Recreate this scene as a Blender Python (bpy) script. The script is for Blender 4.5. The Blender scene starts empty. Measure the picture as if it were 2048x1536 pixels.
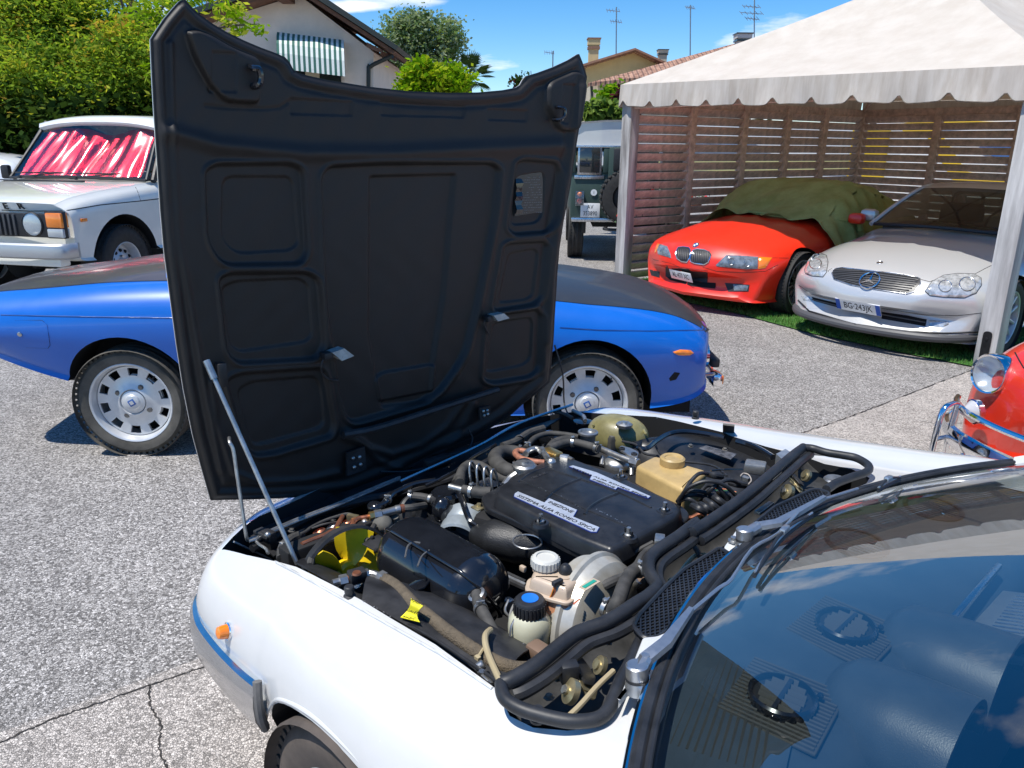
import bpy, bmesh, math, random
import numpy as np
from mathutils import Vector, Matrix, noise
from mathutils.bvhtree import BVHTree
from mathutils.geometry import delaunay_2d_cdt
random.seed(7); RNG = np.random.default_rng(7)
SC = bpy.context.scene; COL = SC.collection
# ------------------------------------------------------------------ camera, sky, sun, exposure
F, CAMH, PITCH, ROLL = 1547.0, 1.62, math.radians(17.2), math.radians(0.6)
_cp, _sp = math.cos(PITCH), math.sin(PITCH)
FWD = Vector((0, _cp, -_sp)); UP0 = Vector((0, _sp, _cp)); RT0 = Vector((1, 0, 0))
RT = RT0*math.cos(ROLL)+UP0*math.sin(ROLL); UP = -RT0*math.sin(ROLL)+UP0*math.cos(ROLL)
CAM0 = Vector((0, 0, CAMH))
cd = bpy.data.cameras.new('camera'); cam = bpy.data.objects.new('camera', cd); COL.objects.link(cam)
cam.matrix_world = Matrix(((RT.x, UP.x, -FWD.x, 0), (RT.y, UP.y, -FWD.y, 0), (RT.z, UP.z, -FWD.z, CAMH), (0, 0, 0, 1)))
cd.sensor_width = 36; cd.lens = 36*F/2048; cd.clip_start = .05; cd.clip_end = 3000
SC.camera = cam
SUN_DIR = Vector((-0.47, -0.28, 1.26)).normalized()
sl = bpy.data.lights.new('sun', 'SUN'); sl.energy = 4.4; sl.angle = math.radians(.53); sl.color = (1, .965, .90)
sun = bpy.data.objects.new('sun', sl); COL.objects.link(sun)
sun.rotation_euler = SUN_DIR.to_track_quat('Z', 'Y').to_euler(); sun.location = (-6, -4, 12)
W = bpy.data.worlds.new('World'); SC.world = W; W.use_nodes = True
nt = W.node_tree; nt.nodes.clear()
def N(nt, t, **k):
    n = nt.nodes.new(t)
    for a, b in k.items(): setattr(n, a, b)
    return n
_o = N(nt, 'ShaderNodeOutputWorld'); _b = N(nt, 'ShaderNodeBackground'); _s = N(nt, 'ShaderNodeTexSky', sky_type='NISHITA')
_s.sun_disc = False; _s.sun_elevation = math.asin(SUN_DIR.z); _s.sun_rotation = math.atan2(SUN_DIR.x, SUN_DIR.y)
_s.air_density = .8; _s.dust_density = .1; _s.ozone_density = 3.0
_b.inputs['Strength'].default_value = .135
# scattered fair weather cumulus, projected on a flat layer overhead
_tc = N(nt, 'ShaderNodeTexCoord'); _sx = N(nt, 'ShaderNodeSeparateXYZ'); nt.links.new(_tc.outputs['Generated'], _sx.inputs[0])
_mx = N(nt, 'ShaderNodeMath', operation='MAXIMUM'); _mx.inputs[1].default_value = .03; nt.links.new(_sx.outputs['Z'], _mx.inputs[0])
_ad = N(nt, 'ShaderNodeMath', operation='ADD'); _ad.inputs[1].default_value = .12; nt.links.new(_mx.outputs[0], _ad.inputs[0])
_dx = N(nt, 'ShaderNodeMath', operation='DIVIDE'); nt.links.new(_sx.outputs['X'], _dx.inputs[0]); nt.links.new(_ad.outputs[0], _dx.inputs[1])
_dy = N(nt, 'ShaderNodeMath', operation='DIVIDE'); nt.links.new(_sx.outputs['Y'], _dy.inputs[0]); nt.links.new(_ad.outputs[0], _dy.inputs[1])
_cb = N(nt, 'ShaderNodeCombineXYZ'); nt.links.new(_dx.outputs[0], _cb.inputs[0]); nt.links.new(_dy.outputs[0], _cb.inputs[1])
_nz = N(nt, 'ShaderNodeTexNoise'); _nz.inputs['Scale'].default_value = 1.15; _nz.inputs['Detail'].default_value = 9; _nz.inputs['Roughness'].default_value = .56
_mp = N(nt, 'ShaderNodeMapping'); _mp.inputs['Location'].default_value = (3.7, 1.9, 0)
nt.links.new(_cb.outputs[0], _mp.inputs[0]); nt.links.new(_mp.outputs[0], _nz.inputs['Vector'])
_cr = N(nt, 'ShaderNodeValToRGB'); _cr.color_ramp.elements[0].position = .57; _cr.color_ramp.elements[1].position = .72
_add = _nz.outputs[0]
for _px, _py, _rx, _ry in ((790, 2, .26, .16), (690, 20, .16, .10), (1235, 186, .16, .5)):      # the two or three clouds standing in this part of the sky
    _d = ((Vector((0, math.cos(PITCH), -math.sin(PITCH)))*F+Vector((1, 0, 0))*(_px-1024)+Vector((0, math.sin(PITCH), math.cos(PITCH)))*(768-_py))).normalized(); _q = max(.03, _d.z)+.12
    _ma = N(nt, 'ShaderNodeMapping', vector_type='POINT'); _ma.inputs['Location'].default_value = (-_d.x/_q/_rx, -_d.y/_q/_ry, 0); _ma.inputs['Scale'].default_value = (1/_rx, 1/_ry, 1); nt.links.new(_cb.outputs[0], _ma.inputs[0])
    _ln = N(nt, 'ShaderNodeVectorMath', operation='LENGTH'); nt.links.new(_ma.outputs[0], _ln.inputs[0]); _mr = N(nt, 'ShaderNodeMapRange'); _mr.inputs[1].default_value = 0; _mr.inputs[2].default_value = 1.3; _mr.inputs[3].default_value = .20; _mr.inputs[4].default_value = 0; nt.links.new(_ln.outputs['Value'], _mr.inputs[0])
    _aa = N(nt, 'ShaderNodeMath', operation='ADD'); nt.links.new(_add, _aa.inputs[0]); nt.links.new(_mr.outputs[0], _aa.inputs[1]); _add = _aa.outputs[0]
nt.links.new(_add, _cr.inputs[0])
_mi = N(nt, 'ShaderNodeMix', data_type='RGBA'); nt.links.new(_cr.outputs[0], _mi.inputs[0])
_hs = N(nt, 'ShaderNodeHueSaturation'); _hs.inputs['Saturation'].default_value = 1.38; nt.links.new(_s.outputs[0], _hs.inputs['Color']); nt.links.new(_hs.outputs[0], _mi.inputs[6]); _mi.inputs[7].default_value = (7.2, 7.3, 7.6, 1)
nt.links.new(_mi.outputs[2], _b.inputs[0]); nt.links.new(_b.outputs[0], _o.inputs[0])
vs = SC.view_settings; vs.view_transform = 'Standard'; vs.look = 'None'; vs.gamma = 1; vs.use_curve_mapping = False; vs.exposure = 0.35
try:
    SC.cycles.max_bounces = 8; SC.cycles.transparent_max_bounces = 12
except Exception: pass
# ------------------------------------------------------------------ pixel of the photograph -> ray in the place
def ray(x, y): return FWD*F+RT*(x-1024)-UP*(y-768)
def hz(x, y, h):
    d = ray(x, y); return CAM0+d*((h-CAMH)/d.z)
def dep(x, y, Y):
    d = ray(x, y); return CAM0+d*(Y/d.y)
# ------------------------------------------------------------------ materials
MATS = {}
def mat(name, rgb, rough=.5, metal=0, var=0, vs=30, bump=0, bs=200, coat=0, spec=None, var2=None, alpha=None, trans=0, sheen=0, obj=True, dist=.002, flake=0):
    if name in MATS: return MATS[name]
    m = bpy.data.materials.new(name); m.use_nodes = True; nt = m.node_tree; p = nt.nodes['Principled BSDF']
    p.inputs['Base Color'].default_value = (*rgb, 1); p.inputs['Roughness'].default_value = rough; p.inputs['Metallic'].default_value = metal
    if coat: p.inputs['Coat Weight'].default_value = coat; p.inputs['Coat Roughness'].default_value = .03
    if spec is not None: p.inputs['Specular IOR Level'].default_value = spec
    if trans: p.inputs['Transmission Weight'].default_value = trans
    if alpha is not None: p.inputs['Alpha'].default_value = alpha
    tc = N(nt, 'ShaderNodeTexCoord')
    if var:
        n = N(nt, 'ShaderNodeTexNoise'); n.inputs['Scale'].default_value = vs; n.inputs['Detail'].default_value = 6; n.inputs['Roughness'].default_value = .65
        nt.links.new(tc.outputs['Object'], n.inputs['Vector'])
        r = N(nt, 'ShaderNodeValToRGB'); r.color_ramp.elements[0].position = .35; r.color_ramp.elements[1].position = .68
        a = [max(0, c*(1-var)) for c in rgb]; b = var2 if var2 else [min(1, c*(1+var)) for c in rgb]
        r.color_ramp.elements[0].color = (*a, 1); r.color_ramp.elements[1].color = (*b, 1)
        nt.links.new(n.outputs[0], r.inputs[0]); nt.links.new(r.outputs[0], p.inputs['Base Color'])
        rr = N(nt, 'ShaderNodeMapRange'); rr.inputs[3].default_value = max(0.02, rough-.08); rr.inputs[4].default_value = min(1, rough+.12)
        nt.links.new(n.outputs[0], rr.inputs[0]); nt.links.new(rr.outputs[0], p.inputs['Roughness'])
    if bump:
        n2 = N(nt, 'ShaderNodeTexNoise'); n2.inputs['Scale'].default_value = bs; n2.inputs['Detail'].default_value = 4
        nt.links.new(tc.outputs['Object'], n2.inputs['Vector'])
        bm = N(nt, 'ShaderNodeBump'); bm.inputs['Strength'].default_value = bump; bm.inputs['Distance'].default_value = dist
        nt.links.new(n2.outputs[0], bm.inputs['Height']); nt.links.new(bm.outputs[0], p.inputs['Normal'])
    MATS[name] = m; return m
def glassmat(name, tint=(.8, .85, .85), ior=1.5, rough=0.0, facing=None):
    if name in MATS: return MATS[name]
    m = bpy.data.materials.new(name); m.use_nodes = True; nt = m.node_tree; nt.nodes.clear()
    o = N(nt, 'ShaderNodeOutputMaterial'); t = N(nt, 'ShaderNodeBsdfTransparent'); t.inputs[0].default_value = (*tint, 1)
    g = N(nt, 'ShaderNodeBsdfGlossy'); g.inputs['Roughness'].default_value = rough
    # two-surface Schlick reflectance, the same from either side of the pane
    ge = N(nt, 'ShaderNodeNewGeometry'); dt = N(nt, 'ShaderNodeVectorMath', operation='DOT_PRODUCT'); nt.links.new(ge.outputs['Normal'], dt.inputs[0]); nt.links.new(ge.outputs['Incoming'], dt.inputs[1])
    def mt(op, a, b=None):
        q = N(nt, 'ShaderNodeMath', operation=op)
        for k, v in ((0, a), (1, b)):
            if v is None: continue
            if isinstance(v, (int, float)): q.inputs[k].default_value = v
            else: nt.links.new(v, q.inputs[k])
        return q.outputs[0]
    f0 = ((ior-1)/(ior+1))**2; cc = mt('SUBTRACT', 1.0, mt('ABSOLUTE', dt.outputs['Value'])); r1 = mt('ADD', mt('MULTIPLY', mt('POWER', cc, 5.0), 1-f0), f0); r2 = mt('DIVIDE', mt('MULTIPLY', r1, 2.0), mt('ADD', r1, 1.0))
    x = N(nt, 'ShaderNodeMixShader'); nt.links.new(r2, x.inputs[0]); nt.links.new(t.outputs[0], x.inputs[1]); nt.links.new(g.outputs[0], x.inputs[2]); nt.links.new(x.outputs[0], o.inputs[0])
    MATS[name] = m; return m
# ------------------------------------------------------------------ objects
def tag(o, label=None, cat=None, group=None, kind=None):
    if label: o['label'] = label
    if cat: o['category'] = cat
    if group: o['group'] = group
    if kind: o['kind'] = kind
    return o
def thing(name, label, cat, M=None, group=None):
    o = bpy.data.objects.new(name, None); COL.objects.link(o); o.empty_display_size = .2
    if M is not None: o.matrix_world = M
    return tag(o, label, cat, group)
def mk(name, V, Fc, m, parent=None, smooth=35, fm=None, kind=None, label=None):
    me = bpy.data.meshes.new(name)
    me.from_pydata([tuple(v) for v in V], [], [tuple(f) for f in Fc])
    for x in (m if isinstance(m, (list, tuple)) else [m]): me.materials.append(x)
    if fm is not None: me.polygons.foreach_set('material_index', fm)
    if smooth:
        me.polygons.foreach_set('use_smooth', [True]*len(me.polygons))
        if smooth < 180: me.set_sharp_from_angle(angle=math.radians(smooth))
    me.update()
    o = bpy.data.objects.new(name, me); COL.objects.link(o)
    if parent is not None: o.parent = parent
    if kind: o['kind'] = kind
    if label: o['label'] = label
    return o
def npmesh(name, V, Fc, m, parent=None, kind=None, smooth=False, mi=None):
    V = np.asarray(V, dtype=np.float32); Fc = np.asarray(Fc, dtype=np.int32); k = Fc.shape[1]
    me = bpy.data.meshes.new(name); me.vertices.add(len(V)); me.vertices.foreach_set('co', V.ravel())
    me.loops.add(Fc.size); me.loops.foreach_set('vertex_index', Fc.ravel())
    me.polygons.add(len(Fc)); me.polygons.foreach_set('loop_start', np.arange(len(Fc), dtype=np.int32)*k)
    me.polygons.foreach_set('loop_total', np.full(len(Fc), k, dtype=np.int32))
    for x in (m if isinstance(m, (list, tuple)) else [m]): me.materials.append(x)
    if mi is not None: me.polygons.foreach_set('material_index', mi)
    if smooth: me.polygons.foreach_set('use_smooth', np.ones(len(Fc), dtype=bool))
    me.update(calc_edges=True); me.validate()
    o = bpy.data.objects.new(name, me); COL.objects.link(o)
    if parent is not None: o.parent = parent
    if kind: o['kind'] = kind
    return o
class MB:
    "collects shapes, then links them as one mesh object"
    def __init__(s): s.V = []; s.F = []; s.m = []; s.mats = []
    def mi(s, m):
        if m not in s.mats: s.mats.append(m)
        return s.mats.index(m)
    def add(s, V, Fc, m):
        k = len(s.V); i = s.mi(m); s.V += [Vector(v) for v in V]; s.F += [tuple(a+k for a in f) for f in Fc]; s.m += [i]*len(Fc)
    def build(s, name, parent=None, smooth=35, **k): return mk(name, s.V, s.F, s.mats, parent, smooth, s.m, **k)
    def box(s, c, size, m, R=None, bev=0):
        V, Fc = boxg(size, bev); R = R or Matrix.Identity(3); c = Vector(c); s.add([c+R @ v for v in V], Fc, m); return s
    def tube(s, P, r, m, n=10, sub=6, cap=True):
        V, Fc = tubeg(P, r, n, sub, cap); s.add(V, Fc, m); return s
    def cyl(s, a, b, r, m, r2=None, n=20, bev=0):
        a = Vector(a); b = Vector(b); r2 = r if r2 is None else r2; L = (b-a).length
        pr = [(0, 0), (r, 0), (r2, L), (0, L)] if not bev else [(0, 0), (r-bev, 0), (r, bev), (r2, L-bev), (r2-bev, L), (0, L)]
        s.lathe(pr, a, b-a, m, n); return s
    def lathe(s, pr, o, ax, m, n=24):
        V, Fc = latheg(pr, o, ax, n); s.add(V, Fc, m); return s
    def plate(s, P, z0, z1, m, bev=0, ins=0):
        V, Fc = plateg(P, z0, z1, bev, ins); s.add(V, Fc, m); return s
    def sph(s, c, r, m, sc=(1, 1, 1), n=12):
        c = Vector(c); pr = [(r*math.sin(math.pi*i/n), -r*math.cos(math.pi*i/n)) for i in range(n+1)]
        V, Fc = latheg(pr, (0, 0, 0), (0, 0, 1), n*2); s.add([c+Vector((v.x*sc[0], v.y*sc[1], v.z*sc[2])) for v in V], Fc, m); return s
def boxg(size, bev=0):
    x, y, z = [a/2 for a in size]
    if not bev:
        V = [Vector((a*x, b*y, c*z)) for c in (-1, 1) for b in (-1, 1) for a in (-1, 1)]
        return V, [(0, 2, 3, 1), (4, 5, 7, 6), (0, 1, 5, 4), (2, 6, 7, 3), (0, 4, 6, 2), (1, 3, 7, 5)]
    bm = bmesh.new(); bmesh.ops.create_cube(bm, size=1)
    for v in bm.verts: v.co = Vector((v.co.x*2*x, v.co.y*2*y, v.co.z*2*z))
    bmesh.ops.bevel(bm, geom=bm.edges[:], offset=min(bev, .45*min(size)), segments=2, affect='EDGES', profile=.5)
    V = [v.co.copy() for v in bm.verts]; Fc = [tuple(v.index for v in f.verts) for f in bm.faces]; bm.free(); return V, Fc
def crom(P, sub):
    P = [Vector(p) for p in P]
    if len(P) < 3 or sub <= 1: return P
    out = []; Q = [P[0]*2-P[1]]+P+[P[-1]*2-P[-2]]
    for i in range(1, len(Q)-2):
        a, b, c, d = Q[i-1:i+3]
        for k in range(sub):
            t = k/sub; out.append(.5*((2*b)+(c-a)*t+(2*a-5*b+4*c-d)*t*t+(3*b-a-3*c+d)*t*t*t))
    out.append(P[-1]); return out
def tubeg(P, r, n=10, sub=6, cap=True):
    n0 = len(P); S = crom(P, sub) if len(P) > 2 else [Vector(p) for p in P]
    if isinstance(r, (list, tuple)): rr = [float(np.interp(i/(len(S)-1)*(n0-1), range(n0), r)) for i in range(len(S))]
    else: rr = [r]*len(S)
    t = (S[1]-S[0]).normalized(); u = t.orthogonal().normalized(); V = []; Fc = []
    for i, p in enumerate(S):
        t2 = (S[min(i+1, len(S)-1)]-S[max(i-1, 0)])
        t2 = t2.normalized() if t2.length > 1e-9 else t
        u = (u-t2*u.dot(t2)); u = u.normalized() if u.length > 1e-6 else t2.orthogonal().normalized(); w = t2.cross(u); t = t2
        V += [p+(u*math.cos(2*math.pi*k/n)+w*math.sin(2*math.pi*k/n))*rr[i] for k in range(n)]
    for i in range(len(S)-1):
        for k in range(n): a = i*n+k; b = i*n+(k+1) % n; Fc.append((a, b, b+n, a+n))
    if cap: Fc.append(tuple(range(n))[::-1]); Fc.append(tuple((len(S)-1)*n+k for k in range(n)))
    return V, Fc
def latheg(pr, o, ax, n=24):
    o = Vector(o); q = Vector(ax).normalized().to_track_quat('Z', 'Y').to_matrix(); V = []; Fc = []; idx = []
    for r, z in pr:
        if r < 1e-7: idx.append([len(V)]); V.append(o+q @ Vector((0, 0, z)))
        else: idx.append(list(range(len(V), len(V)+n))); V += [o+q @ Vector((r*math.cos(2*math.pi*k/n), r*math.sin(2*math.pi*k/n), z)) for k in range(n)]
    for A, B in zip(idx, idx[1:]):
        if len(A) == 1 and len(B) == 1: continue
        for k in range(n):
            j = (k+1) % n
            if len(A) == 1: Fc.append((A[0], B[j], B[k]))
            elif len(B) == 1: Fc.append((A[k], A[j], B[0]))
            else: Fc.append((A[k], A[j], B[j], B[k]))
    return V, Fc
def inset(P, d):
    n = len(P); out = []; A = sum(P[i][0]*P[(i+1) % n][1]-P[(i+1) % n][0]*P[i][1] for i in range(n))
    s = 1 if A > 0 else -1
    for i in range(n):
        a = Vector(P[i-1][:2]); b = Vector(P[i][:2]); c = Vector(P[(i+1) % n][:2])
        e1 = (b-a).normalized(); e2 = (c-b).normalized(); n1 = Vector((-e1.y, e1.x))*s; n2 = Vector((-e2.y, e2.x))*s
        m = n1+n2; L = max(m.length_squared, .6); out.append(b+m*(2*d/L))
    return out
def rpoly(P, r, k=4):
    "rounded polygon in 2D"
    out = []; n = len(P)
    for i in range(n):
        a = Vector(P[i-1][:2]); b = Vector(P[i][:2]); c = Vector(P[(i+1) % n][:2]); rr = min(r, (a-b).length*.45, (c-b).length*.45)
        p = b+(a-b).normalized()*rr; q = b+(c-b).normalized()*rr
        for j in range(k+1): t = j/k; out.append(p*(1-t)**2+b*2*t*(1-t)+q*t*t)
    return out
def plateg(P, z0, z1, bev=0, ins=0):
    "prism over a 2D outline; bev rounds the top edge, ins draws the top in (sloping sides)"
    A = sum(P[i][0]*P[(i+1) % len(P)][1]-P[(i+1) % len(P)][0]*P[i][1] for i in range(len(P)))
    P = [Vector(p[:2]) for p in (P if A > 0 else list(P)[::-1])]
    rings = [(P, z0)]
    if ins: P1 = inset(P, ins)
    else: P1 = P
    if bev:
        rings.append((inset(P, ins*.85) if ins else P, z1-bev)); 
        for t in (.35, .7, 1): rings.append((inset(P1, bev*(1-math.cos(t*math.pi/2))), z1-bev+bev*math.sin(t*math.pi/2)))
    else: rings.append((P1, z1))
    n = len(P); V = []; Fc = []
    for Q, z in rings: V += [Vector((q.x, q.y, z)) for q in Q]
    for i in range(len(rings)-1):
        for k in range(n): a = i*n+k; b = i*n+(k+1) % n; Fc.append((a, b, b+n, a+n))
    Fc.append(tuple(range(n))[::-1]); Fc.append(tuple((len(rings)-1)*n+k for k in range(n)))
    return V, Fc
def frame(ax, up=(0, 0, 1)):
    x = Vector(ax).normalized(); u = Vector(up); y = u.cross(x)
    y = y.normalized() if y.length > 1e-6 else x.orthogonal().normalized(); z = x.cross(y)
    return Matrix((x, y, z)).transposed()
class Car:
    def __init__(s, X, Y, deg, sc=1):
        a = math.radians(deg); s.M = Matrix.Translation((X, Y, 0)) @ Matrix.Rotation(a, 4, 'Z') @ Matrix.Scale(sc, 4); s.I = s.M.inverted(); s.I3 = s.I.to_3x3()
    def L(s, x, y, axis, val):
        d = s.I3 @ ray(x, y); o = s.I @ CAM0; k = 'xyz'.index(axis); return o+d*((val-o[k])/d[k])
def evmesh(o):
    dg = bpy.context.evaluated_depsgraph_get(); return bpy.data.meshes.new_from_object(o.evaluated_get(dg))
def cut(o, cutters):
    for c in cutters:
        md = o.modifiers.new('b', 'BOOLEAN'); md.operation = 'DIFFERENCE'; md.object = c; md.solver = 'EXACT'
        try: md.material_mode = 'TRANSFER'
        except Exception: pass
    bpy.context.view_layer.update(); me = evmesh(o); o.modifiers.clear(); old = o.data; o.data = me; bpy.data.meshes.remove(old)
    for c in cutters: bpy.data.objects.remove(c, do_unlink=True)
    me.polygons.foreach_set('use_smooth', [True]*len(me.polygons)); me.set_sharp_from_angle(angle=math.radians(32))
def bvh_of(objs, W=None):
    V = []; Fc = []
    for o in objs:
        M = W if W is not None else o.matrix_world; k = len(V)
        V += [M @ v.co for v in o.data.vertices]; Fc += [tuple(i+k for i in p.vertices) for p in o.data.polygons]
    return BVHTree.FromPolygons(V, Fc)
def st(x, zt, crown, ysh, ymax, zmax, ysill, zb, k=0):
    zs = zt-crown
    P = [(0, zt), (ysh*.45, zt-crown*.16), (ysh*.8, zt-crown*.55), (ysh, zs), (ysh+(ymax-ysh)*.72, zs-(zs-zmax)*.35), (ymax, zmax), ((ymax+ysill)/2+.004, (zmax+zb)/2), (ysill, zb+.03), (ysill-.05, zb), (0, zb)]
    return [Vector((x-k*abs(y/ymax)**2.4, y, z)) for y, z in P]
def loft(name, S, m, parent, sub=5, subs=3, smooth=40):
    "closed car body through mirrored half sections"
    cols = len(S[0]); rails = [crom([s[j] for s in S], sub) for j in range(cols)]; R = len(rails[0]); rows = []
    for i in range(R):
        half = crom([rails[j][i] for j in range(cols)], subs); rows.append(half+[Vector((p.x, -p.y, p.z)) for p in half[-2:0:-1]])
    n = len(rows[0]); V = [p for r in rows for p in r]; Fc = []
    for i in range(R-1):
        for k in range(n): a = i*n+k; b = i*n+(k+1) % n; Fc.append((a, a+n, b+n, b))
    for i, fl in ((0, 0), (R-1, 1)):
        c = sum(rows[i], Vector())/n; V.append(c); ci = len(V)-1
        for k in range(n):
            a = i*n+k; b = i*n+(k+1) % n; Fc.append((ci, a, b) if not fl else (ci, b, a))
    o = mk(name, V, Fc, m, parent, smooth)
    return o
def px_cast(bv, x, y, fb=None):
    d = ray(x, y).normalized(); h = bv.ray_cast(CAM0, d)
    if h[0] is None: return None
    n = h[1]; n = n if n.dot(d) < 0 else -n
    return h[0], n
def patch(name, car, bv, poly, off, m, parent, step=8, bulge=0, rim=None, label=None, smooth=60, kind=None):
    "a panel, lens or trim that follows the body surface under it, with a thickness of its own"
    B = []; n = len(poly)
    for i in range(n):
        a = Vector(poly[i]); b = Vector(poly[(i+1) % n]); k = max(1, int((b-a).length/step))
        B += [a.lerp(b, j/k) for j in range(k)]
    nb = len(B); xs = [p.x for p in B]; ys = [p.y for p in B]; pts = list(B)
    def dist(p):
        dmin = 1e9
        for i in range(nb):
            a = B[i]; b = B[(i+1) % nb]; e = b-a; t = max(0, min(1, (p-a).dot(e)/max(e.length_squared, 1e-9))); dmin = min(dmin, (a+e*t-p).length)
        return dmin
    def inside(p):
        c = False
        for i in range(nb):
            a = B[i]; b = B[(i+1) % nb]
            if (a.y > p.y) != (b.y > p.y) and p.x < (b.x-a.x)*(p.y-a.y)/(b.y-a.y)+a.x: c = not c
        return c
    y = min(ys)+step*.5
    while y < max(ys):
        x = min(xs)+step*.5
        while x < max(xs):
            p = Vector((x, y))
            if inside(p) and dist(p) > step*.4: pts.append(p)
            x += step
        y += step
    vs_, es, fs, *_ = delaunay_2d_cdt(pts, [(i, (i+1) % nb) for i in range(nb)], [], 1, 1e-4)
    hits = [px_cast(bv, p.x, p.y) for p in vs_]; good = [h for h in hits if h]
    if len(good) < 3: print('PATCH MISS', name, poly[0]); return None
    c = sum((h[0] for h in good), Vector())/len(good); nn = sum((h[1] for h in good), Vector()).normalized()
    V = []; Nn = []; mxd = max(dist(p) for p in vs_) or 1; I = car.I if car else Matrix.Identity(4)
    for p, h in zip(vs_, hits):
        if h is None:
            d = ray(p.x, p.y); t = nn.dot(c-CAM0)/nn.dot(d); q, nq = CAM0+d*t, nn
            h = (q, nq)
        q, nq = h; t = min(1, dist(p)/mxd); V.append(I @ (q+nq*(off+bulge*math.sqrt(max(0, 1-(1-t)**2))))); Nn.append((I.to_3x3() @ nq))
    Fc = [tuple(f) for f in fs]
    nf = I.to_3x3() @ nn; out = []
    for f in Fc:
        nr = (V[f[1]]-V[f[0]]).cross(V[f[2]]-V[f[0]]); out.append(f if nr.dot(nf) > 0 else f[::-1])
    Fc = out; cnt = {}
    for f in Fc:
        for a, b in zip(f, f[1:]+f[:1]): cnt[(a, b)] = cnt.get((a, b), 0)+1
    bd = [(a, b) for (a, b) in cnt if (b, a) not in cnt]; k0 = {}
    for a, b in bd:
        for v in (a, b):
            if v not in k0: k0[v] = len(V); V.append(V[v]-Nn[v]*(abs(off)+.004+bulge*.2))
    for a, b in bd: Fc.append((a, k0[a], k0[b], b))
    o = mk(name, V, Fc, m, parent, smooth, label=label, kind=kind)
    if rim:
        rm, rr = rim; P = [px_cast(bv, p.x, p.y) for p in B]; P = [I @ (h[0]+h[1]*off) for h in P if h]
        if len(P) > 3:
            V2, F2 = tubeg(P+[P[0]], rr, 6, 1, False); me = o.data
            mk(name+'_trim', V2, F2, rm, parent, 60)
    return o
def seam(name, car, bv, pts, r, m, parent, lift=0, step=8):
    P = []
    for a, b in zip(pts, pts[1:]):
        a = Vector(a); b = Vector(b); k = max(1, int((b-a).length/step)); P += [a.lerp(b, j/k) for j in range(k)]
    P.append(Vector(pts[-1])); Q = [px_cast(bv, p.x, p.y) for p in P]; Q = [car.I @ (h[0]+h[1]*lift) for h in Q if h]
    if len(Q) < 2: print('SEAM MISS', name); return
    V, Fc = tubeg(Q, r, 6, 1, True); return mk(name, V, Fc, m, parent, 60)
def grid2(A, B, n=1, bow=0, bv=(0, 0, 1)):
    V = []; Fc = []; k = len(A); bv = Vector(bv)
    for j in range(n+1):
        t = j/n; V += [Vector(a).lerp(Vector(b), t)+bv*bow*4*t*(1-t) for a, b in zip(A, B)]
    for j in range(n):
        for i in range(k-1): a = j*k+i; Fc.append((a, a+1, a+1+k, a+k))
    return V, Fc
def solid(V, Fc, th):
    "give a sheet a thickness"
    n = len(V); Nn = [Vector() for _ in V]
    for f in Fc:
        nr = (V[f[1]]-V[f[0]]).cross(V[f[2]]-V[f[0]])
        for i in f: Nn[i] += nr
    W2 = [v-(q.normalized()*th if q.length > 0 else Vector()) for v, q in zip(V, Nn)]
    cnt = set((a, b) for f in Fc for a, b in zip(f, f[1:]+f[:1])); G = list(Fc)+[tuple(i+n for i in f[::-1]) for f in Fc]
    for a, b in cnt:
        if (b, a) not in cnt: G.append((a, a+n, b+n, b))
    return V+W2, G
def text(name, s, origin, xax, yax, size, m, parent, ext=.0006, align='CENTER', sx=1, bold=0):
    cu = bpy.data.curves.new(name, 'FONT'); cu.body = s; cu.size = 1; cu.align_x = align; cu.align_y = 'CENTER'; cu.extrude = ext/size; cu.offset = bold; cu.resolution_u = 3
    t = bpy.data.objects.new(name, cu); COL.objects.link(t); bpy.context.view_layer.update(); me = evmesh(t); bpy.data.objects.remove(t, do_unlink=True)
    x = Vector(xax).normalized(); y = Vector(yax); y = (y-x*y.dot(x)).normalized(); z = x.cross(y); o = Vector(origin)
    for v in me.vertices: c = v.co.copy(); v.co = o+x*c.x*size*sx+y*c.y*size+z*(c.z*size+.0004)
    me.name = name; me.materials.clear(); me.materials.append(m); ob = bpy.data.objects.new(name, me); COL.objects.link(ob); ob.parent = parent; return ob
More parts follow.
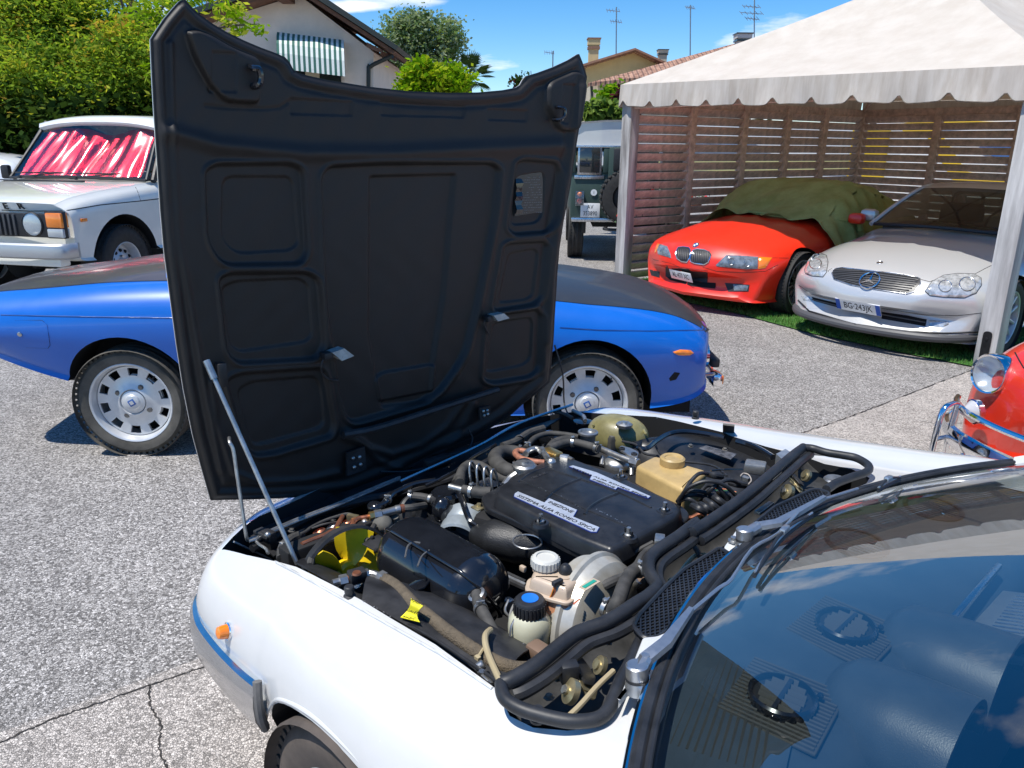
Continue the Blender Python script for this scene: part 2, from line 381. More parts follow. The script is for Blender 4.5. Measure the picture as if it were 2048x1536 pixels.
# ================================================================== GROUND
def stone_mat(name, c1, c2, dark, scale, tint=0):
    m = bpy.data.materials.new(name); m.use_nodes = True; nt = m.node_tree; p = nt.nodes['Principled BSDF']; tc = N(nt, 'ShaderNodeTexCoord')
    v = N(nt, 'ShaderNodeTexVoronoi'); v.inputs['Scale'].default_value = scale; v.inputs['Randomness'].default_value = 1
    v2 = N(nt, 'ShaderNodeTexVoronoi', feature='DISTANCE_TO_EDGE'); v2.inputs['Scale'].default_value = scale
    nz = N(nt, 'ShaderNodeTexNoise'); nz.inputs['Scale'].default_value = scale*.45; nz.inputs['Detail'].default_value = 3
    wv = N(nt, 'ShaderNodeMix', data_type='VECTOR'); wv.inputs[0].default_value = .012 if scale > 60 else .02
    nt.links.new(tc.outputs['Object'], nz.inputs['Vector']); nt.links.new(tc.outputs['Object'], wv.inputs[4]); nt.links.new(nz.outputs['Color'], wv.inputs[5])
    for q in (v, v2): nt.links.new(wv.outputs[1], q.inputs['Vector'])
    r = N(nt, 'ShaderNodeValToRGB'); cr = r.color_ramp; cr.elements[0].position = 0; cr.elements[0].color = (*dark, 1); cr.elements[1].position = 1; cr.elements[1].color = (*c2, 1)
    e = cr.elements.new(.22); e.color = (*[a*.55+b*.45 for a, b in zip(dark, c1)], 1); e = cr.elements.new(.45); e.color = (*c1, 1); e = cr.elements.new(.8); e.color = (*[(a+b)/2 for a, b in zip(c1, c2)], 1)
    sp = N(nt, 'ShaderNodeSeparateColor'); nt.links.new(v.outputs['Color'], sp.inputs[0]); nt.links.new(sp.outputs[0], r.inputs[0])
    ed = N(nt, 'ShaderNodeMapRange'); ed.inputs[1].default_value = 0; ed.inputs[2].default_value = .10; ed.inputs[3].default_value = .46; ed.inputs[4].default_value = 1; nt.links.new(v2.outputs['Distance'], ed.inputs[0])
    mu = N(nt, 'ShaderNodeMix', data_type='RGBA', blend_type='MULTIPLY'); mu.inputs[0].default_value = 1; nt.links.new(r.outputs[0], mu.inputs[6]); nt.links.new(ed.outputs[0], mu.inputs[7])
    # broad stains and worn patches
    n3 = N(nt, 'ShaderNodeTexNoise'); n3.inputs['Scale'].default_value = .9; n3.inputs['Detail'].default_value = 7; n3.inputs['Roughness'].default_value = .62; nt.links.new(tc.outputs['Object'], n3.inputs['Vector'])
    m3 = N(nt, 'ShaderNodeMapRange'); m3.inputs[1].default_value = .3; m3.inputs[2].default_value = .7; m3.inputs[3].default_value = .80; m3.inputs[4].default_value = 1.12; nt.links.new(n3.outputs[0], m3.inputs[0])
    n4 = N(nt, 'ShaderNodeTexNoise'); n4.inputs['Scale'].default_value = 9; n4.inputs['Detail'].default_value = 4; nt.links.new(tc.outputs['Object'], n4.inputs['Vector'])
    m4 = N(nt, 'ShaderNodeMapRange'); m4.inputs[1].default_value = .35; m4.inputs[2].default_value = .65; m4.inputs[3].default_value = .88; m4.inputs[4].default_value = 1.06; nt.links.new(n4.outputs[0], m4.inputs[0])
    mm = N(nt, 'ShaderNodeMath', operation='MULTIPLY'); nt.links.new(m3.outputs[0], mm.inputs[0]); nt.links.new(m4.outputs[0], mm.inputs[1])
    mu2 = N(nt, 'ShaderNodeMix', data_type='RGBA', blend_type='MULTIPLY'); mu2.inputs[0].default_value = 1; nt.links.new(mu.outputs[2], mu2.inputs[6]); nt.links.new(mm.outputs[0], mu2.inputs[7])
    nt.links.new(mu2.outputs[2], p.inputs['Base Color']); p.inputs['Roughness'].default_value = .86
    bp = N(nt, 'ShaderNodeBump'); bp.inputs['Strength'].default_value = .9; bp.inputs['Distance'].default_value = .004; nt.links.new(ed.outputs[0], bp.inputs['Height'])
    b2 = N(nt, 'ShaderNodeBump'); b2.inputs['Strength'].default_value = .8; b2.inputs['Distance'].default_value = .004; nt.links.new(sp.outputs[1], b2.inputs['Height']); nt.links.new(bp.outputs[0], b2.inputs['Normal'])
    nt.links.new(b2.outputs[0], p.inputs['Normal']); return m
M_ASPH = stone_mat('worn_aggregate_asphalt', (.355, .33, .305), (.68, .64, .60), (.13, .12, .11), 130)
M_CONC = stone_mat('pale_aggregate_concrete', (.53, .475, .425), (.76, .69, .62), (.25, .225, .20), 140)
mk('ground', [(-400, -60, 0), (400, -60, 0), (400, 900, 0), (-400, 900, 0)], [(0, 1, 2, 3)], M_ASPH, smooth=0, kind='structure')
def sheet(name, P, z, m):
    return mk(name, [(p[0], p[1], z) for p in P], [tuple(range(len(P)))], m, smooth=0, kind='structure')
_j = [hz(1560, 884, 0), hz(1615, 862, 0), hz(1740, 818, 0), hz(1850, 775, 0), hz(1950, 738, 0)]
_d = (_j[-1]-_j[0]).normalized()
sheet('concrete_slab', [_j[0]-_d*6, _j[0], _j[1], _j[2], _j[3], _j[4], _j[4]+_d*9, _j[4]+_d*9+Vector((6, -9, 0)), _j[0]-_d*6+Vector((6, -9, 0))], .004, M_CONC)
M_CRACK = mat('crack_dirt', (.035, .030, .026), .95, var=.5, vs=60)
def crack(name, P, w, z=.006, seed=1):
    rg = random.Random(seed); S = crom([hz(x, y, 0) for x, y in P], 14); V = []; Fc = []
    for i, p in enumerate(S):
        t = (S[min(i+1, len(S)-1)]-S[max(0, i-1)]).normalized(); n = Vector((-t.y, t.x, 0)); ww = w*rg.uniform(.3, 1.25); o = n*rg.uniform(-1, 1)*w*.9
        V += [p+o+n*ww+Vector((0, 0, z)), p+o-n*ww+Vector((0, 0, z))]
    for i in range(len(S)-1): Fc.append((2*i, 2*i+1, 2*i+3, 2*i+2))
    mk(name, V, Fc, M_CRACK, smooth=0, kind='structure')
crack('pavement_joint', [(-60, 1520), (40, 1470), (120, 1436), (200, 1408), (320, 1366), (430, 1328), (520, 1290)], .0035, seed=3)
crack('pavement_crack', [(298, 1372), (303, 1420), (322, 1450), (318, 1500), (345, 1560), (352, 1620)], .0035, seed=5)
crack('pavement_joint', [(1540, 892), (1615, 864), (1680, 842), (1740, 820), (1850, 777), (1950, 739)], .004, .0085, seed=9)
crack('pavement_crack', [(1840, 845), (1900, 850), (1960, 842)], .002, .0085, seed=11)
crack('pavement_crack', [(100, 690), (200, 640), (330, 600)], .003, seed=13)
# ================================================================== PAVILION
R0 = hz(1972, 733, 0); UD = Vector((math.cos(math.radians(35)), math.sin(math.radians(35)), 0)); VD = Vector((UD.y, -UD.x, 0))
L0 = R0-VD*4.17; DEP = 4.55
def TP(u, v, z=0): p = L0+UD*u+VD*v; return Vector((p.x, p.y, z))
TM = Matrix.Translation(L0) @ Matrix(((UD.x, VD.x, 0, 0), (UD.y, VD.y, 0, 0), (0, 0, 1, 0), (0, 0, 0, 1)))   # left handed frame avoided below
TM = Matrix.Translation(L0) @ Matrix(((VD.x, UD.x, 0, 0), (VD.y, UD.y, 0, 0), (0, 0, 1, 0), (0, 0, 0, 1)))   # local x across the front, y into the depth
# turf
M_TURF = mat('artificial_turf', (.055, .16, .025), .8, var=.5, vs=90, bump=.6, bs=260)
_te = [hz(1250, 545, 0), hz(1480, 628, 0), hz(1620, 668, 0), hz(1800, 707, 0), hz(1955, 738, 0)]
_v0, _v1 = TP(-.15, -.6), TP(-.05, 4.9)
TE = [TP(-.12, -.25), hz(1480, 630, 0), hz(1620, 668, 0), hz(1800, 707, 0), hz(1955, 737, 0), TP(-.15, 6.2), TP(5.4, 6.2), TP(5.4, -.25)]
sheet('turf', TE, .012, M_TURF)
def in_poly(X, Y, P):
    c = np.zeros(len(X), bool)
    for i in range(len(P)):
        a, b = P[i], P[(i+1) % len(P)]
        s = ((a.y > Y) != (b.y > Y)); c ^= s & (X < (b.x-a.x)*(Y-a.y)/((b.y-a.y) or 1e-9)+a.x)
    return c
_n = 42000; _t = RNG.random(_n)**2*1.6; _s = RNG.random(_n)*5.2-.2
_X = L0.x+UD.x*(_t-.25)+VD.x*_s*1.15; _Y = L0.y+UD.y*(_t-.25)+VD.y*_s*1.15; _k = in_poly(_X, _Y, TE); _X, _Y = _X[_k], _Y[_k]; _n = len(_X)
_a = RNG.random(_n)*6.283; _h = .018+RNG.random(_n)*.02; _w = .0035; _l = (RNG.random(_n)-.5)*.03; _l2 = (RNG.random(_n)-.5)*.03
_V = np.stack([np.stack([_X-_w*np.cos(_a), _Y-_w*np.sin(_a), np.full(_n, .011)], 1), np.stack([_X+_w*np.cos(_a), _Y+_w*np.sin(_a), np.full(_n, .011)], 1), np.stack([_X+_l, _Y+_l2, .011+_h], 1)], 1).reshape(-1, 3)
M_BL = mat('turf_blade_green', (.07, .22, .03), .6); M_BL2 = mat('turf_blade_olive', (.13, .22, .05), .6)
tag(npmesh('turf_blades', _V, np.arange(_n*3).reshape(-1, 3), [M_BL, M_BL2], kind='stuff', mi=(RNG.random(_n) > .7).astype(np.int32)), 'short green blades of the artificial turf under the carport', 'grass')
M_WOOD = mat('weathered_brown_wood', (.58, .44, .365), .72, var=.28, vs=14, bump=.25, bs=60)
M_WOODW = mat('whitewashed_peeling_wood', (.60, .575, .55), .8, var=.38, vs=9, var2=(.78, .76, .73), bump=.4, bs=45)
def grainy(m):
    for n in m.node_tree.nodes:
        if n.type == 'TEX_NOISE':
            mp = N(m.node_tree, 'ShaderNodeMapping'); mp.inputs['Scale'].default_value = (1, 1, .09); tc = [q for q in m.node_tree.nodes if q.type == 'TEX_COORD'][0]
            m.node_tree.links.new(tc.outputs['Object'], mp.inputs[0]); m.node_tree.links.new(mp.outputs[0], n.inputs['Vector'])
grainy(M_WOODW)
PV = thing('carport_pavilion', 'square carport with scalloped off-white canopy and brown slatted wood walls over two cars', 'carport', TM)
WD = 4.17
def post(x, y, w, m, z1=2.1, name='post'):
    return MB().box((x, y, z1/2), (w, w*.9, z1), m, bev=.006).build(name, PV)
M_WOODP = mat('peeling_grey_post', (.33, .30, .28), .85, var=.45, vs=9, var2=(.66, .63, .60), bump=.5, bs=45); grainy(M_WOODP); post(0, 0, .15, M_WOODP, 2.12)
post(WD, 0, .15, M_WOODW, 2.12)
M_IRON = mat('black_iron', (.02, .02, .022), .45, .6, var=.3, vs=30)
_b = MB()
for dx, dy, rot in ((-.081, 0, 0), (0, -.0735, 1)):
    pl = rpoly([(-.032, 0), (.032, 0), (.032, .27), (-.032, .27)], .03); V, Fc = plateg(pl, 0, .007)
    Rm = Matrix(((0, 0, -1), (1, 0, 0), (0, 1, 0))) if not rot else Matrix(((1, 0, 0), (0, 0, -1), (0, 1, 0)))
    _b.add([Vector((WD+dx, dy, .02))+Rm @ v for v in V], Fc, M_IRON)
    _b.add([Vector((WD+dx, dy, .23))+Rm @ (v*1) for v in latheg([(0, 0), (.014, 0), (.012, .013), (0, .015)], (0, 0, 0), (0, 0, 1), 8)[0]], latheg([(0, 0), (.014, 0), (.012, .013), (0, .015)], (0, 0, 0), (0, 0, 1), 8)[1], M_IRON)
_b.build('post_bracket', PV)
LW = [0, .98, 1.93, 2.80, 3.62, DEP]          # uprights along the left wall (local y)
BW = [0, 1.12, 2.14, 3.14, WD]                # uprights along the back wall (local x)
for y in LW[1:-1]: MB().box((0.02, y, 1.06), (.075, .10, 2.12), M_WOOD, bev=.004).build('upright', PV)
for x in BW[1:-1]: MB().box((x, DEP-.02, 1.06), (.10, .075, 2.12), M_WOOD, bev=.004).build('upright', PV)
MB().box((0, DEP, 1.06), (.13, .13, 2.12), M_WOOD, bev=.004).build('post', PV); MB().box((WD, DEP, 1.06), (.13, .13, 2.12), M_WOOD, bev=.004).build('post', PV)
sl_cache = {}
def slats(p0, p1, ax, n=19, pitch=.104):
    L = p1-p0-.10; k = (round(L, 3), ax)
    for i in range(n):
        z = .14+i*pitch
        if k not in sl_cache:
            b = MB(); a = math.radians(56)
            if ax == 'y': b.box((0, 0, 0), (.104, L, .017), M_WOOD, Matrix.Rotation(-a, 3, 'Y'), bev=.003)
            else: b.box((0, 0, 0), (L, .104, .017), M_WOOD, Matrix.Rotation(-a, 3, 'X'), bev=.003)
            o = b.build('slat', PV); sl_cache[k] = o
        else: o = sl_cache[k].copy(); COL.objects.link(o); o.parent = PV
        tilt = random.uniform(-.02, .02)
        o.location = (0.02, (p0+p1)/2, z+random.uniform(-.003, .003)) if ax == 'y' else ((p0+p1)/2, DEP-.02, z+random.uniform(-.003, .003))
        o.rotation_euler = (0, tilt, 0) if ax == 'y' else (tilt, 0, 0)
for a, b in zip(LW, LW[1:]): slats(a, b, 'y')
for a, b in zip(BW, BW[1:]): slats(a, b, 'x')
for nm, c, s in (('top_rail', (0, DEP/2, 2.08), (.06, DEP, .13)), ('top_rail', (WD, DEP/2, 2.08), (.06, DEP, .13)), ('top_rail', (WD/2, DEP, 2.08), (WD, .06, .13)), ('top_rail', (WD/2, 0, 2.08), (WD, .06, .13))):
    MB().box(c, s, M_WOOD, bev=.004).build(nm, PV)
def canvasmat(nm='sun_bleached_canvas', c0=(.70, .635, .55, 1), c1=(.80, .745, .665, 1), sc=(1.6, 1.6, .5)):
    m = bpy.data.materials.new(nm); m.use_nodes = True; nt = m.node_tree; p = nt.nodes['Principled BSDF']; o = nt.nodes['Material Output']
    tc = N(nt, 'ShaderNodeTexCoord'); n = N(nt, 'ShaderNodeTexNoise'); n.inputs['Scale'].default_value = 2.6; n.inputs['Detail'].default_value = 8; n.inputs['Roughness'].default_value = .7
    mp = N(nt, 'ShaderNodeMapping'); mp.inputs['Scale'].default_value = sc; nt.links.new(tc.outputs['Object'], mp.inputs[0]); nt.links.new(mp.outputs[0], n.inputs['Vector'])
    r = N(nt, 'ShaderNodeValToRGB'); r.color_ramp.elements[0].position = .36; r.color_ramp.elements[0].color = c0; r.color_ramp.elements[1].position = .62; r.color_ramp.elements[1].color = c1
    nt.links.new(n.outputs[0], r.inputs[0]); nt.links.new(r.outputs[0], p.inputs['Base Color']); p.inputs['Roughness'].default_value = .85
    t = N(nt, 'ShaderNodeBsdfTranslucent'); t.inputs[0].default_value = (.62, .50, .38, 1); x = N(nt, 'ShaderNodeMixShader'); x.inputs[0].default_value = .36
    n2 = N(nt, 'ShaderNodeTexNoise'); n2.inputs['Scale'].default_value = 5; n2.inputs['Detail'].default_value = 5; nt.links.new(tc.outputs['Object'], n2.inputs['Vector'])
    b = N(nt, 'ShaderNodeBump'); b.inputs['Strength'].default_value = .35; b.inputs['Distance'].default_value = .008; nt.links.new(n2.outputs[0], b.inputs['Height']); nt.links.new(b.outputs[0], p.inputs['Normal'])
    nt.links.new(p.outputs[0], x.inputs[1]); nt.links.new(t.outputs[0], x.inputs[2]); nt.links.new(x.outputs[0], o.inputs[0]); return m
M_CANV = canvasmat(); M_VAL = canvasmat('grimy_canvas_valance', (.58, .52, .445, 1), (.77, .72, .65, 1), (5, 5, .6)); M_EDGE = mat('grimy_canvas_binding', (.16, .13, .10), .9, var=.6, vs=20)
OV = .09; cx, cy = WD/2, DEP/2; APEX = 3.46; EV = 2.27
V = []; Fc = []; ng = 14
corners = [(-OV, -OV), (WD+OV, -OV), (WD+OV, DEP+OV), (-OV, DEP+OV)]
for s in range(4):
    a = Vector(corners[s]); b = Vector(corners[(s+1) % 4]); k0 = len(V); n2 = 20
    for j in range(ng+1):
        t = j/ng
        for i in range(n2+1):
            q = a.lerp(b, i/n2).lerp(Vector((cx, cy)), t*.985); z = EV+(APEX-EV)*(t*.93+t**3*.07)-.085*math.sin(math.pi*t)*math.sin(math.pi*i/n2)
            z += .006*math.sin(i*2.1+j*.8)*math.sin(math.pi*t)*(1 if 0 < i < n2 else 0); V.append(Vector((q.x, q.y, z)))
    for j in range(ng):
        for i in range(n2): c = k0+j*(n2+1)+i; Fc.append((c, c+1, c+n2+2, c+n2+1))
V = [v-Vector((0, 0, .085*v.x/WD)) for v in V]; V, Fc = solid(V, Fc, .004); mk('canopy', V, Fc, M_CANV, PV, 40)
for s in range(4):
    a = Vector(corners[s]); b = Vector(corners[(s+1) % 4]); d = (b-a).normalized(); nrm = Vector((d.y, -d.x)); L = (b-a).length; sc = .40; NN = int(L/.02); V = []; edge = []
    for i in range(NN+1):
        x = i/NN*L; u = ((x+.12) % sc)/sc; notch = .06*math.exp(-((u-.5)/.10)**2); wob = .012*math.sin(x*7+s)+.006*math.sin(x*23)
        low = EV-.235+notch+.006*math.sin(x*9)
        for k in range(5):
            t = k/4; z = EV*(1-t)+low*t; o = nrm*(.004+wob*t*t+.016*t); V.append(Vector((a.x+d.x*x+o.x, a.y+d.y*x+o.y, z)))
        edge.append(V[-1].copy())
    Fc = [(i*5+k, (i+1)*5+k, (i+1)*5+k+1, i*5+k+1) for i in range(NN) for k in range(4)]
    V = [v-Vector((0, 0, .085*v.x/WD)) for v in V]; edge = [v-Vector((0, 0, .085*v.x/WD)) for v in edge]
    V2, F2 = solid(V, Fc, .003); vo = mk('valance', V2, F2, M_VAL, PV, 60)
    V3, F3 = tubeg(edge, .0045, 5, 1); mk('binding', V3, F3, M_EDGE, vo, 60)
for s in range(4):
    a = Vector(corners[s])*1; MB().tube([(a.x*.95+cx*.05, a.y*.95+cy*.05, 2.12), (a.x*.5+cx*.5, a.y*.5+cy*.5, (2.16+APEX)/2-.22), (cx, cy, APEX-.20)], .025, M_WOOD, 6).build('hip_rafter', PV)
# ---- painted boards and street things beyond the slats
M_WHITEP = mat('white_hoarding_paint', (.78, .78, .76), .6, var=.06, vs=3); M_YEL = mat('yellow_hoarding_paint', (.85, .56, .03), .6); M_BLU = mat('blue_hoarding_paint', (.05, .16, .42), .6); M_PALEY = mat('pale_yellow_wall', (.60, .58, .26), .8, var=.1, vs=2)
M_DKG = mat('dark_green_paint', (.03, .06, .05), .6)
def flat(px, py, u0, v0, axis, name, m, parent, off):
    pass
def wallq(M4, name, pts, y0, th, m, parent):
    V, Fc = plateg(pts, 0, th); return mk(name, [Vector((v.x, y0-v.z, v.y)) for v in V], Fc, m, parent, 0)
HM = TM @ Matrix.Translation((0, DEP+2.4, 0))
H = thing('painted_hoarding', 'white street hoarding with yellow diagonal bands and blue shapes behind the slatted back wall', 'hoarding', HM)
wallq(HM, 'board', [(-1.2, 0), (6.5, 0), (6.5, 1.72), (2.6, 1.72), (1.6, 2.2), (-1.2, 2.2)], 0, .04, M_WHITEP, H)
wallq(HM, 'yellow_band', [(-1.2, 1.98), (-.2, 2.08), (.9, 2.02), (1.2, 1.97), (-.1, 1.92), (.45, 1.28), (2.6, 1.0), (2.5, .86), (.6, 1.06), (.25, 1.15), (-.3, 1.85), (-1.2, 1.88)][::1], -.045, .006, M_YEL, H)
wallq(HM, 'blue_shape', [(.7, 1.75), (1.9, 1.62), (2.2, 1.35), (1.4, 1.3), (1.0, 1.45), (.55, 1.62)], -.056, .006, M_BLU, H)
wallq(HM, 'blue_shape', [(2.7, .98), (3.5, .93), (3.4, .72), (2.8, .78)], -.056, .006, M_BLU, H)
HM2 = Matrix.Translation((1.0, 15.0, 0)) @ Matrix.Rotation(math.radians(-12), 4, 'Z')
H2 = thing('street_hoarding', 'long white and pale yellow boards seen through the slatted left wall', 'hoarding', HM2)
wallq(HM2, 'board', [(.4, .75), (7.5, .55), (7.5, 1.98), (.4, 1.98)], 0, .04, M_WHITEP, H2)
wallq(HM2, 'yellow_panel', [(.9, 1.22), (4.9, 1.18), (4.9, 1.5), (.9, 1.44)], -.045, .006, M_PALEY, H2)
wallq(HM2, 'yellow_edge', [(4.9, 1.1), (5.5, 1.1), (5.5, 1.98), (4.9, 1.98)], -.045, .006, M_YEL, H2)
wallq(HM2, 'blue_shape', [(1.2, 1.55), (3.6, 1.55), (3.2, 1.72), (1.2, 1.82)], -.052, .006, mat('faded_blue_print', (.22, .30, .42), .7, var=.4, vs=7), H2)
# flower boxes outside the left wall
M_RED = mat('geranium_red', (.75, .02, .03), .5); M_LEAF = mat('geranium_leaf', (.05, .10, .03), .6)
fx = [(.45, 1.10), (1.35, .95), (2.35, 1.05), (.2, .78)]
for i, (y, z) in enumerate(fx):
    b = MB(); rg = random.Random(i)
    T = thing('geranium_pot', ['red geranium pot hung beside the front left corner post', 'red geranium pot hung outside the second slatted bay', 'red geranium pot hung outside the third slatted bay', 'red geranium pot hung lowest near the left corner post'][i], 'flower pot', TM @ Matrix.Translation((-.10, y, z)), 'flower pots on the slatted wall')
    MB().lathe([(0, 0), (.055, 0), (.075, .10), (.065, .10), (.06, .09), (0, .09)], (-.05, 0, -.12), (0, 0, 1), mat('terracotta', (.35, .13, .07), .8), 12).build('pot', T)
    for k in range(60):
        c = Vector((-.05+rg.gauss(0, .05), rg.gauss(0, .09), .03+rg.gauss(0, .04))); a = Vector((rg.gauss(0, 1), rg.gauss(0, 1), rg.gauss(0, 1))).normalized(); u = a.orthogonal().normalized(); w = a.cross(u); s = .014
        b.add([c-u*s, c+w*s, c+u*s, c-w*s], [(0, 1, 2, 3)], M_LEAF)
    b.build('leaves', T, 0); b = MB()
    for k in range(3): b.sph((-.03+rg.gauss(0, .02), rg.gauss(0, .08), .06+rg.gauss(0, .03)), .022, M_RED, n=5)
    b.build('flower', T); MB().tube([(-.05, .05, -.02), (.0, .05, .10), (.10, .05, .11), (.12, .05, .04)], .003, M_IRON, 5).tube([(-.05, -.05, -.02), (.0, -.05, .10), (.10, -.05, .11), (.12, -.05, .04)], .003, M_IRON, 5).build('hook', T)
# ================================================================== TREES
def leafmat(name, rgb, tr=.35):
    m = bpy.data.materials.new(name); m.use_nodes = True; nt = m.node_tree; nt.nodes.clear(); o = N(nt, 'ShaderNodeOutputMaterial')
    d = N(nt, 'ShaderNodeBsdfDiffuse'); d.inputs[0].default_value = (*rgb, 1); t = N(nt, 'ShaderNodeBsdfTranslucent'); t.inputs[0].default_value = (rgb[0]*1.5, rgb[1]*1.5, rgb[2]*.7, 1)
    x = N(nt, 'ShaderNodeMixShader'); x.inputs[0].default_value = tr; nt.links.new(d.outputs[0], x.inputs[1]); nt.links.new(t.outputs[0], x.inputs[2]); nt.links.new(x.outputs[0], o.inputs[0]); return m
LG = [leafmat('leaf_deep_green', (.10, .18, .03), .45), leafmat('leaf_mid_green', (.24, .35, .04), .45), leafmat('leaf_yellow_green', (.45, .47, .06), .45), leafmat('leaf_ochre', (.5, .33, .06), .45)]
LB = [leafmat('leaf_bright_lime', (.20, .34, .01)), leafmat('leaf_fresh_green', (.12, .25, .01)), leafmat('leaf_gold', (.30, .36, .02))]
LP = [leafmat('leaf_grey_green', (.20, .27, .14)), leafmat('leaf_poplar', (.11, .18, .06)), leafmat('leaf_silver', (.28, .33, .22))]
LD = [leafmat('leaf_dark_hedge', (.03, .06, .015)), leafmat('leaf_hedge', (.06, .10, .02))]; LPU = [leafmat('leaf_purple', (.045, .012, .02)), leafmat('leaf_wine', (.09, .02, .03))]
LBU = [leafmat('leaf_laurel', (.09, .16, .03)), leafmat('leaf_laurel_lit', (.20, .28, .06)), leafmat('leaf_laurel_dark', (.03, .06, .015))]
M_BARK = mat('bark', (.09, .07, .055), .9, var=.4, vs=20, bump=.5, bs=30)
def foliage(parent, blobs, n, size, mats, wts, clump=.25, perc=70, name='crown', elong=1.8, shell=.55):
    vol = np.array([b[1][0]*b[1][1]*b[1][2] for b in blobs]); vol = vol**.75; vol /= vol.sum(); nc = max(4, n//perc); pick = RNG.choice(len(blobs), nc, p=vol)
    d = RNG.normal(size=(nc, 3)); d /= np.linalg.norm(d, axis=1)[:, None]; r = (shell+(1-shell)*RNG.random(nc))[:, None]
    C = np.array([blobs[i][0] for i in pick])+d*r*np.array([blobs[i][1] for i in pick]); k = RNG.integers(0, nc, n)
    P = C[k]+RNG.normal(size=(n, 3))*clump*np.array([1, 1, .6])*(.5+RNG.random(nc))[k][:, None]
    a = RNG.normal(size=(n, 3)); a[:, 2] *= .6; a /= np.linalg.norm(a, axis=1)[:, None]; b = np.cross(a, RNG.normal(size=(n, 3))); b /= np.linalg.norm(b, axis=1)[:, None]
    s = (size*(.55+.9*RNG.random(n)))[:, None]; V = np.stack([P-a*s*elong*.5, P+b*s*.5, P+a*s*elong*.5, P-b*s*.5], 1).reshape(-1, 3)
    cm = RNG.choice(len(mats), nc, p=np.array(wts)/sum(wts)); mi = np.where(RNG.random(n) < .65, cm[k], RNG.choice(len(mats), n, p=np.array(wts)/sum(wts))).astype(np.int32)
    return npmesh(name, V, np.arange(n*4).reshape(-1, 4), mats, parent, mi=mi)
def trunk(parent, P, r0, r1, limbs=(), name='trunk'):
    b = MB(); b.tube(P, [r0+(r1-r0)*i/(len(P)-1) for i in range(len(P))], M_BARK, 8)
    for L in limbs: b.tube(L[0], L[1], M_BARK, 6)
    return b.build(name, parent)
def at(px, py, Y): return dep(px, py, Y)
# left honey locust mass
T = thing('locust_tree', 'large feathery green and yellow tree at the left edge behind the white off-roader', 'tree')
bl = []
for px, py, rx, rz, Y in ((60, 70, 1.3, 1.2, 15.5), (190, 40, 1.4, 1.0, 16), (250, 120, 1.2, 1.0, 15), (120, 170, 1.3, .8, 14.6), (20, 180, .9, .9, 14.2), (300, 60, .8, .5, 16.5), (200, 190, 1.2, .5, 15), (-60, 80, 1.2, 1.4, 15), (60, -60, 1.8, 1.2, 16), (200, -60, 1.2, .8, 17), (280, 175, .8, .6, 15.3)):
    bl.append((tuple(at(px, py, Y)), (rx*.86, 1.0, rz*.8)))
foliage(T, bl, 100000, .036, LG, (5, 6, 4, .7), .26, 210, elong=2.8, shell=.5)
trunk(T, [at(290, 330, 15.6)*1, at(292, 200, 15.6), at(285, 100, 15.6), at(262, 10, 15.6), at(240, -60, 15.7)], .16, .06, [([at(285, 110, 15.6), at(262, 60, 15.2), at(235, -20, 15)], [.06, .03]+[.02]), ([at(262, 60, 15.4), at(310, 30, 15.4), at(345, -10, 15.6)], [.05, .03, .02]), ([at(150, 130, 15), at(210, 90, 15), at(262, 60, 15.4)], [.015, .03, .04]), ([at(60, 230, 14.6), at(100, 170, 14.6), at(170, 110, 14.9)], [.03, .03, .02])])
T = thing('locust_branch_tree', 'sparse light green sprays reaching over the eave of the pink house', 'tree')
foliage(T, [(tuple(at(455, 20, 14)), (.35, .5, .3)), (tuple(at(480, 50, 14)), (.4, .5, .25)), (tuple(at(440, 70, 14)), (.3, .5, .2)), (tuple(at(400, 40, 14)), (.6, .5, .5)), (tuple(at(505, 45, 14)), (.2, .3, .2)), (tuple(at(330, 40, 14)), (.6, .5, .7)), (tuple(at(340, 130, 14)), (.5, .5, .6))], 1700, .05, [LG[1], LG[2], LB[0]], (2, 3, 3), .10, 30, elong=3)
trunk(T, [at(340, 380, 14), at(345, 200, 14), at(370, 80, 14), at(440, 55, 14), at(515, 48, 14)], .06, .006)
T = thing('dark_hedge', 'dark overgrown hedge low behind the off-roader at the left edge', 'hedge')
foliage(T, [(tuple(at(30, 250, 14)), (1.3, .6, .7)), (tuple(at(-80, 250, 14)), (1.2, .6, 1)), (tuple(at(150, 270, 14.5)), (1.8, .6, .5)), (tuple(at(300, 270, 15)), (1.8, .6, .6)), (tuple(at(20, 200, 17)), (2.2, .5, 1.6)), (tuple(at(200, 200, 18)), (2.2, .5, 1.1)), (tuple(at(60, 110, 19)), (2.2, .5, 1.6)), (tuple(at(-60, 60, 19)), (2, .5, 2.0))], 42000, .085, LD, (4, 2), .25, 60)
T = thing('poplar_tree', 'tall airy grey-green tree against the sky beyond the pink house', 'tree')
b0 = at(848, 330, 42); bl = [(tuple(at(px, py, 42)), (rx*.03, 1.2, rz*.03)) for px, py, rx, rz in ((845, 70, 50, 42), (805, 105, 38, 50), (880, 100, 36, 50), (845, 130, 55, 45), (900, 75, 22, 30), (800, 60, 25, 25), (790, 150, 30, 22), (830, 45, 30, 18))]
foliage(T, bl, 13000, .11, LP, (3, 2, 2), .28, 40, elong=1.7, shell=.45)
trunk(T, [b0, at(848, 200, 42), at(850, 110, 42)], .22, .06, [([at(848, 190, 42), at(815+i*14, 120-(i % 3)*14, 42), at(790+i*22, 60+(i % 2)*22, 42)], [.08, .04, .02]) for i in range(6)])
T = thing('lime_green_tree', 'dense bright yellow-green round tree just above the middle of the open bonnet', 'tree')
foliage(T, [(tuple(at(px, py, 24)), (rx*.0155, .7, rz*.0155)) for px, py, rx, rz in ((845, 150, 28, 24), (870, 165, 50, 30), (905, 165, 24, 24), (835, 180, 26, 22), (860, 200, 60, 30))], 15000, .10, LB, (4, 2, 3), .14, 50, elong=1.5)
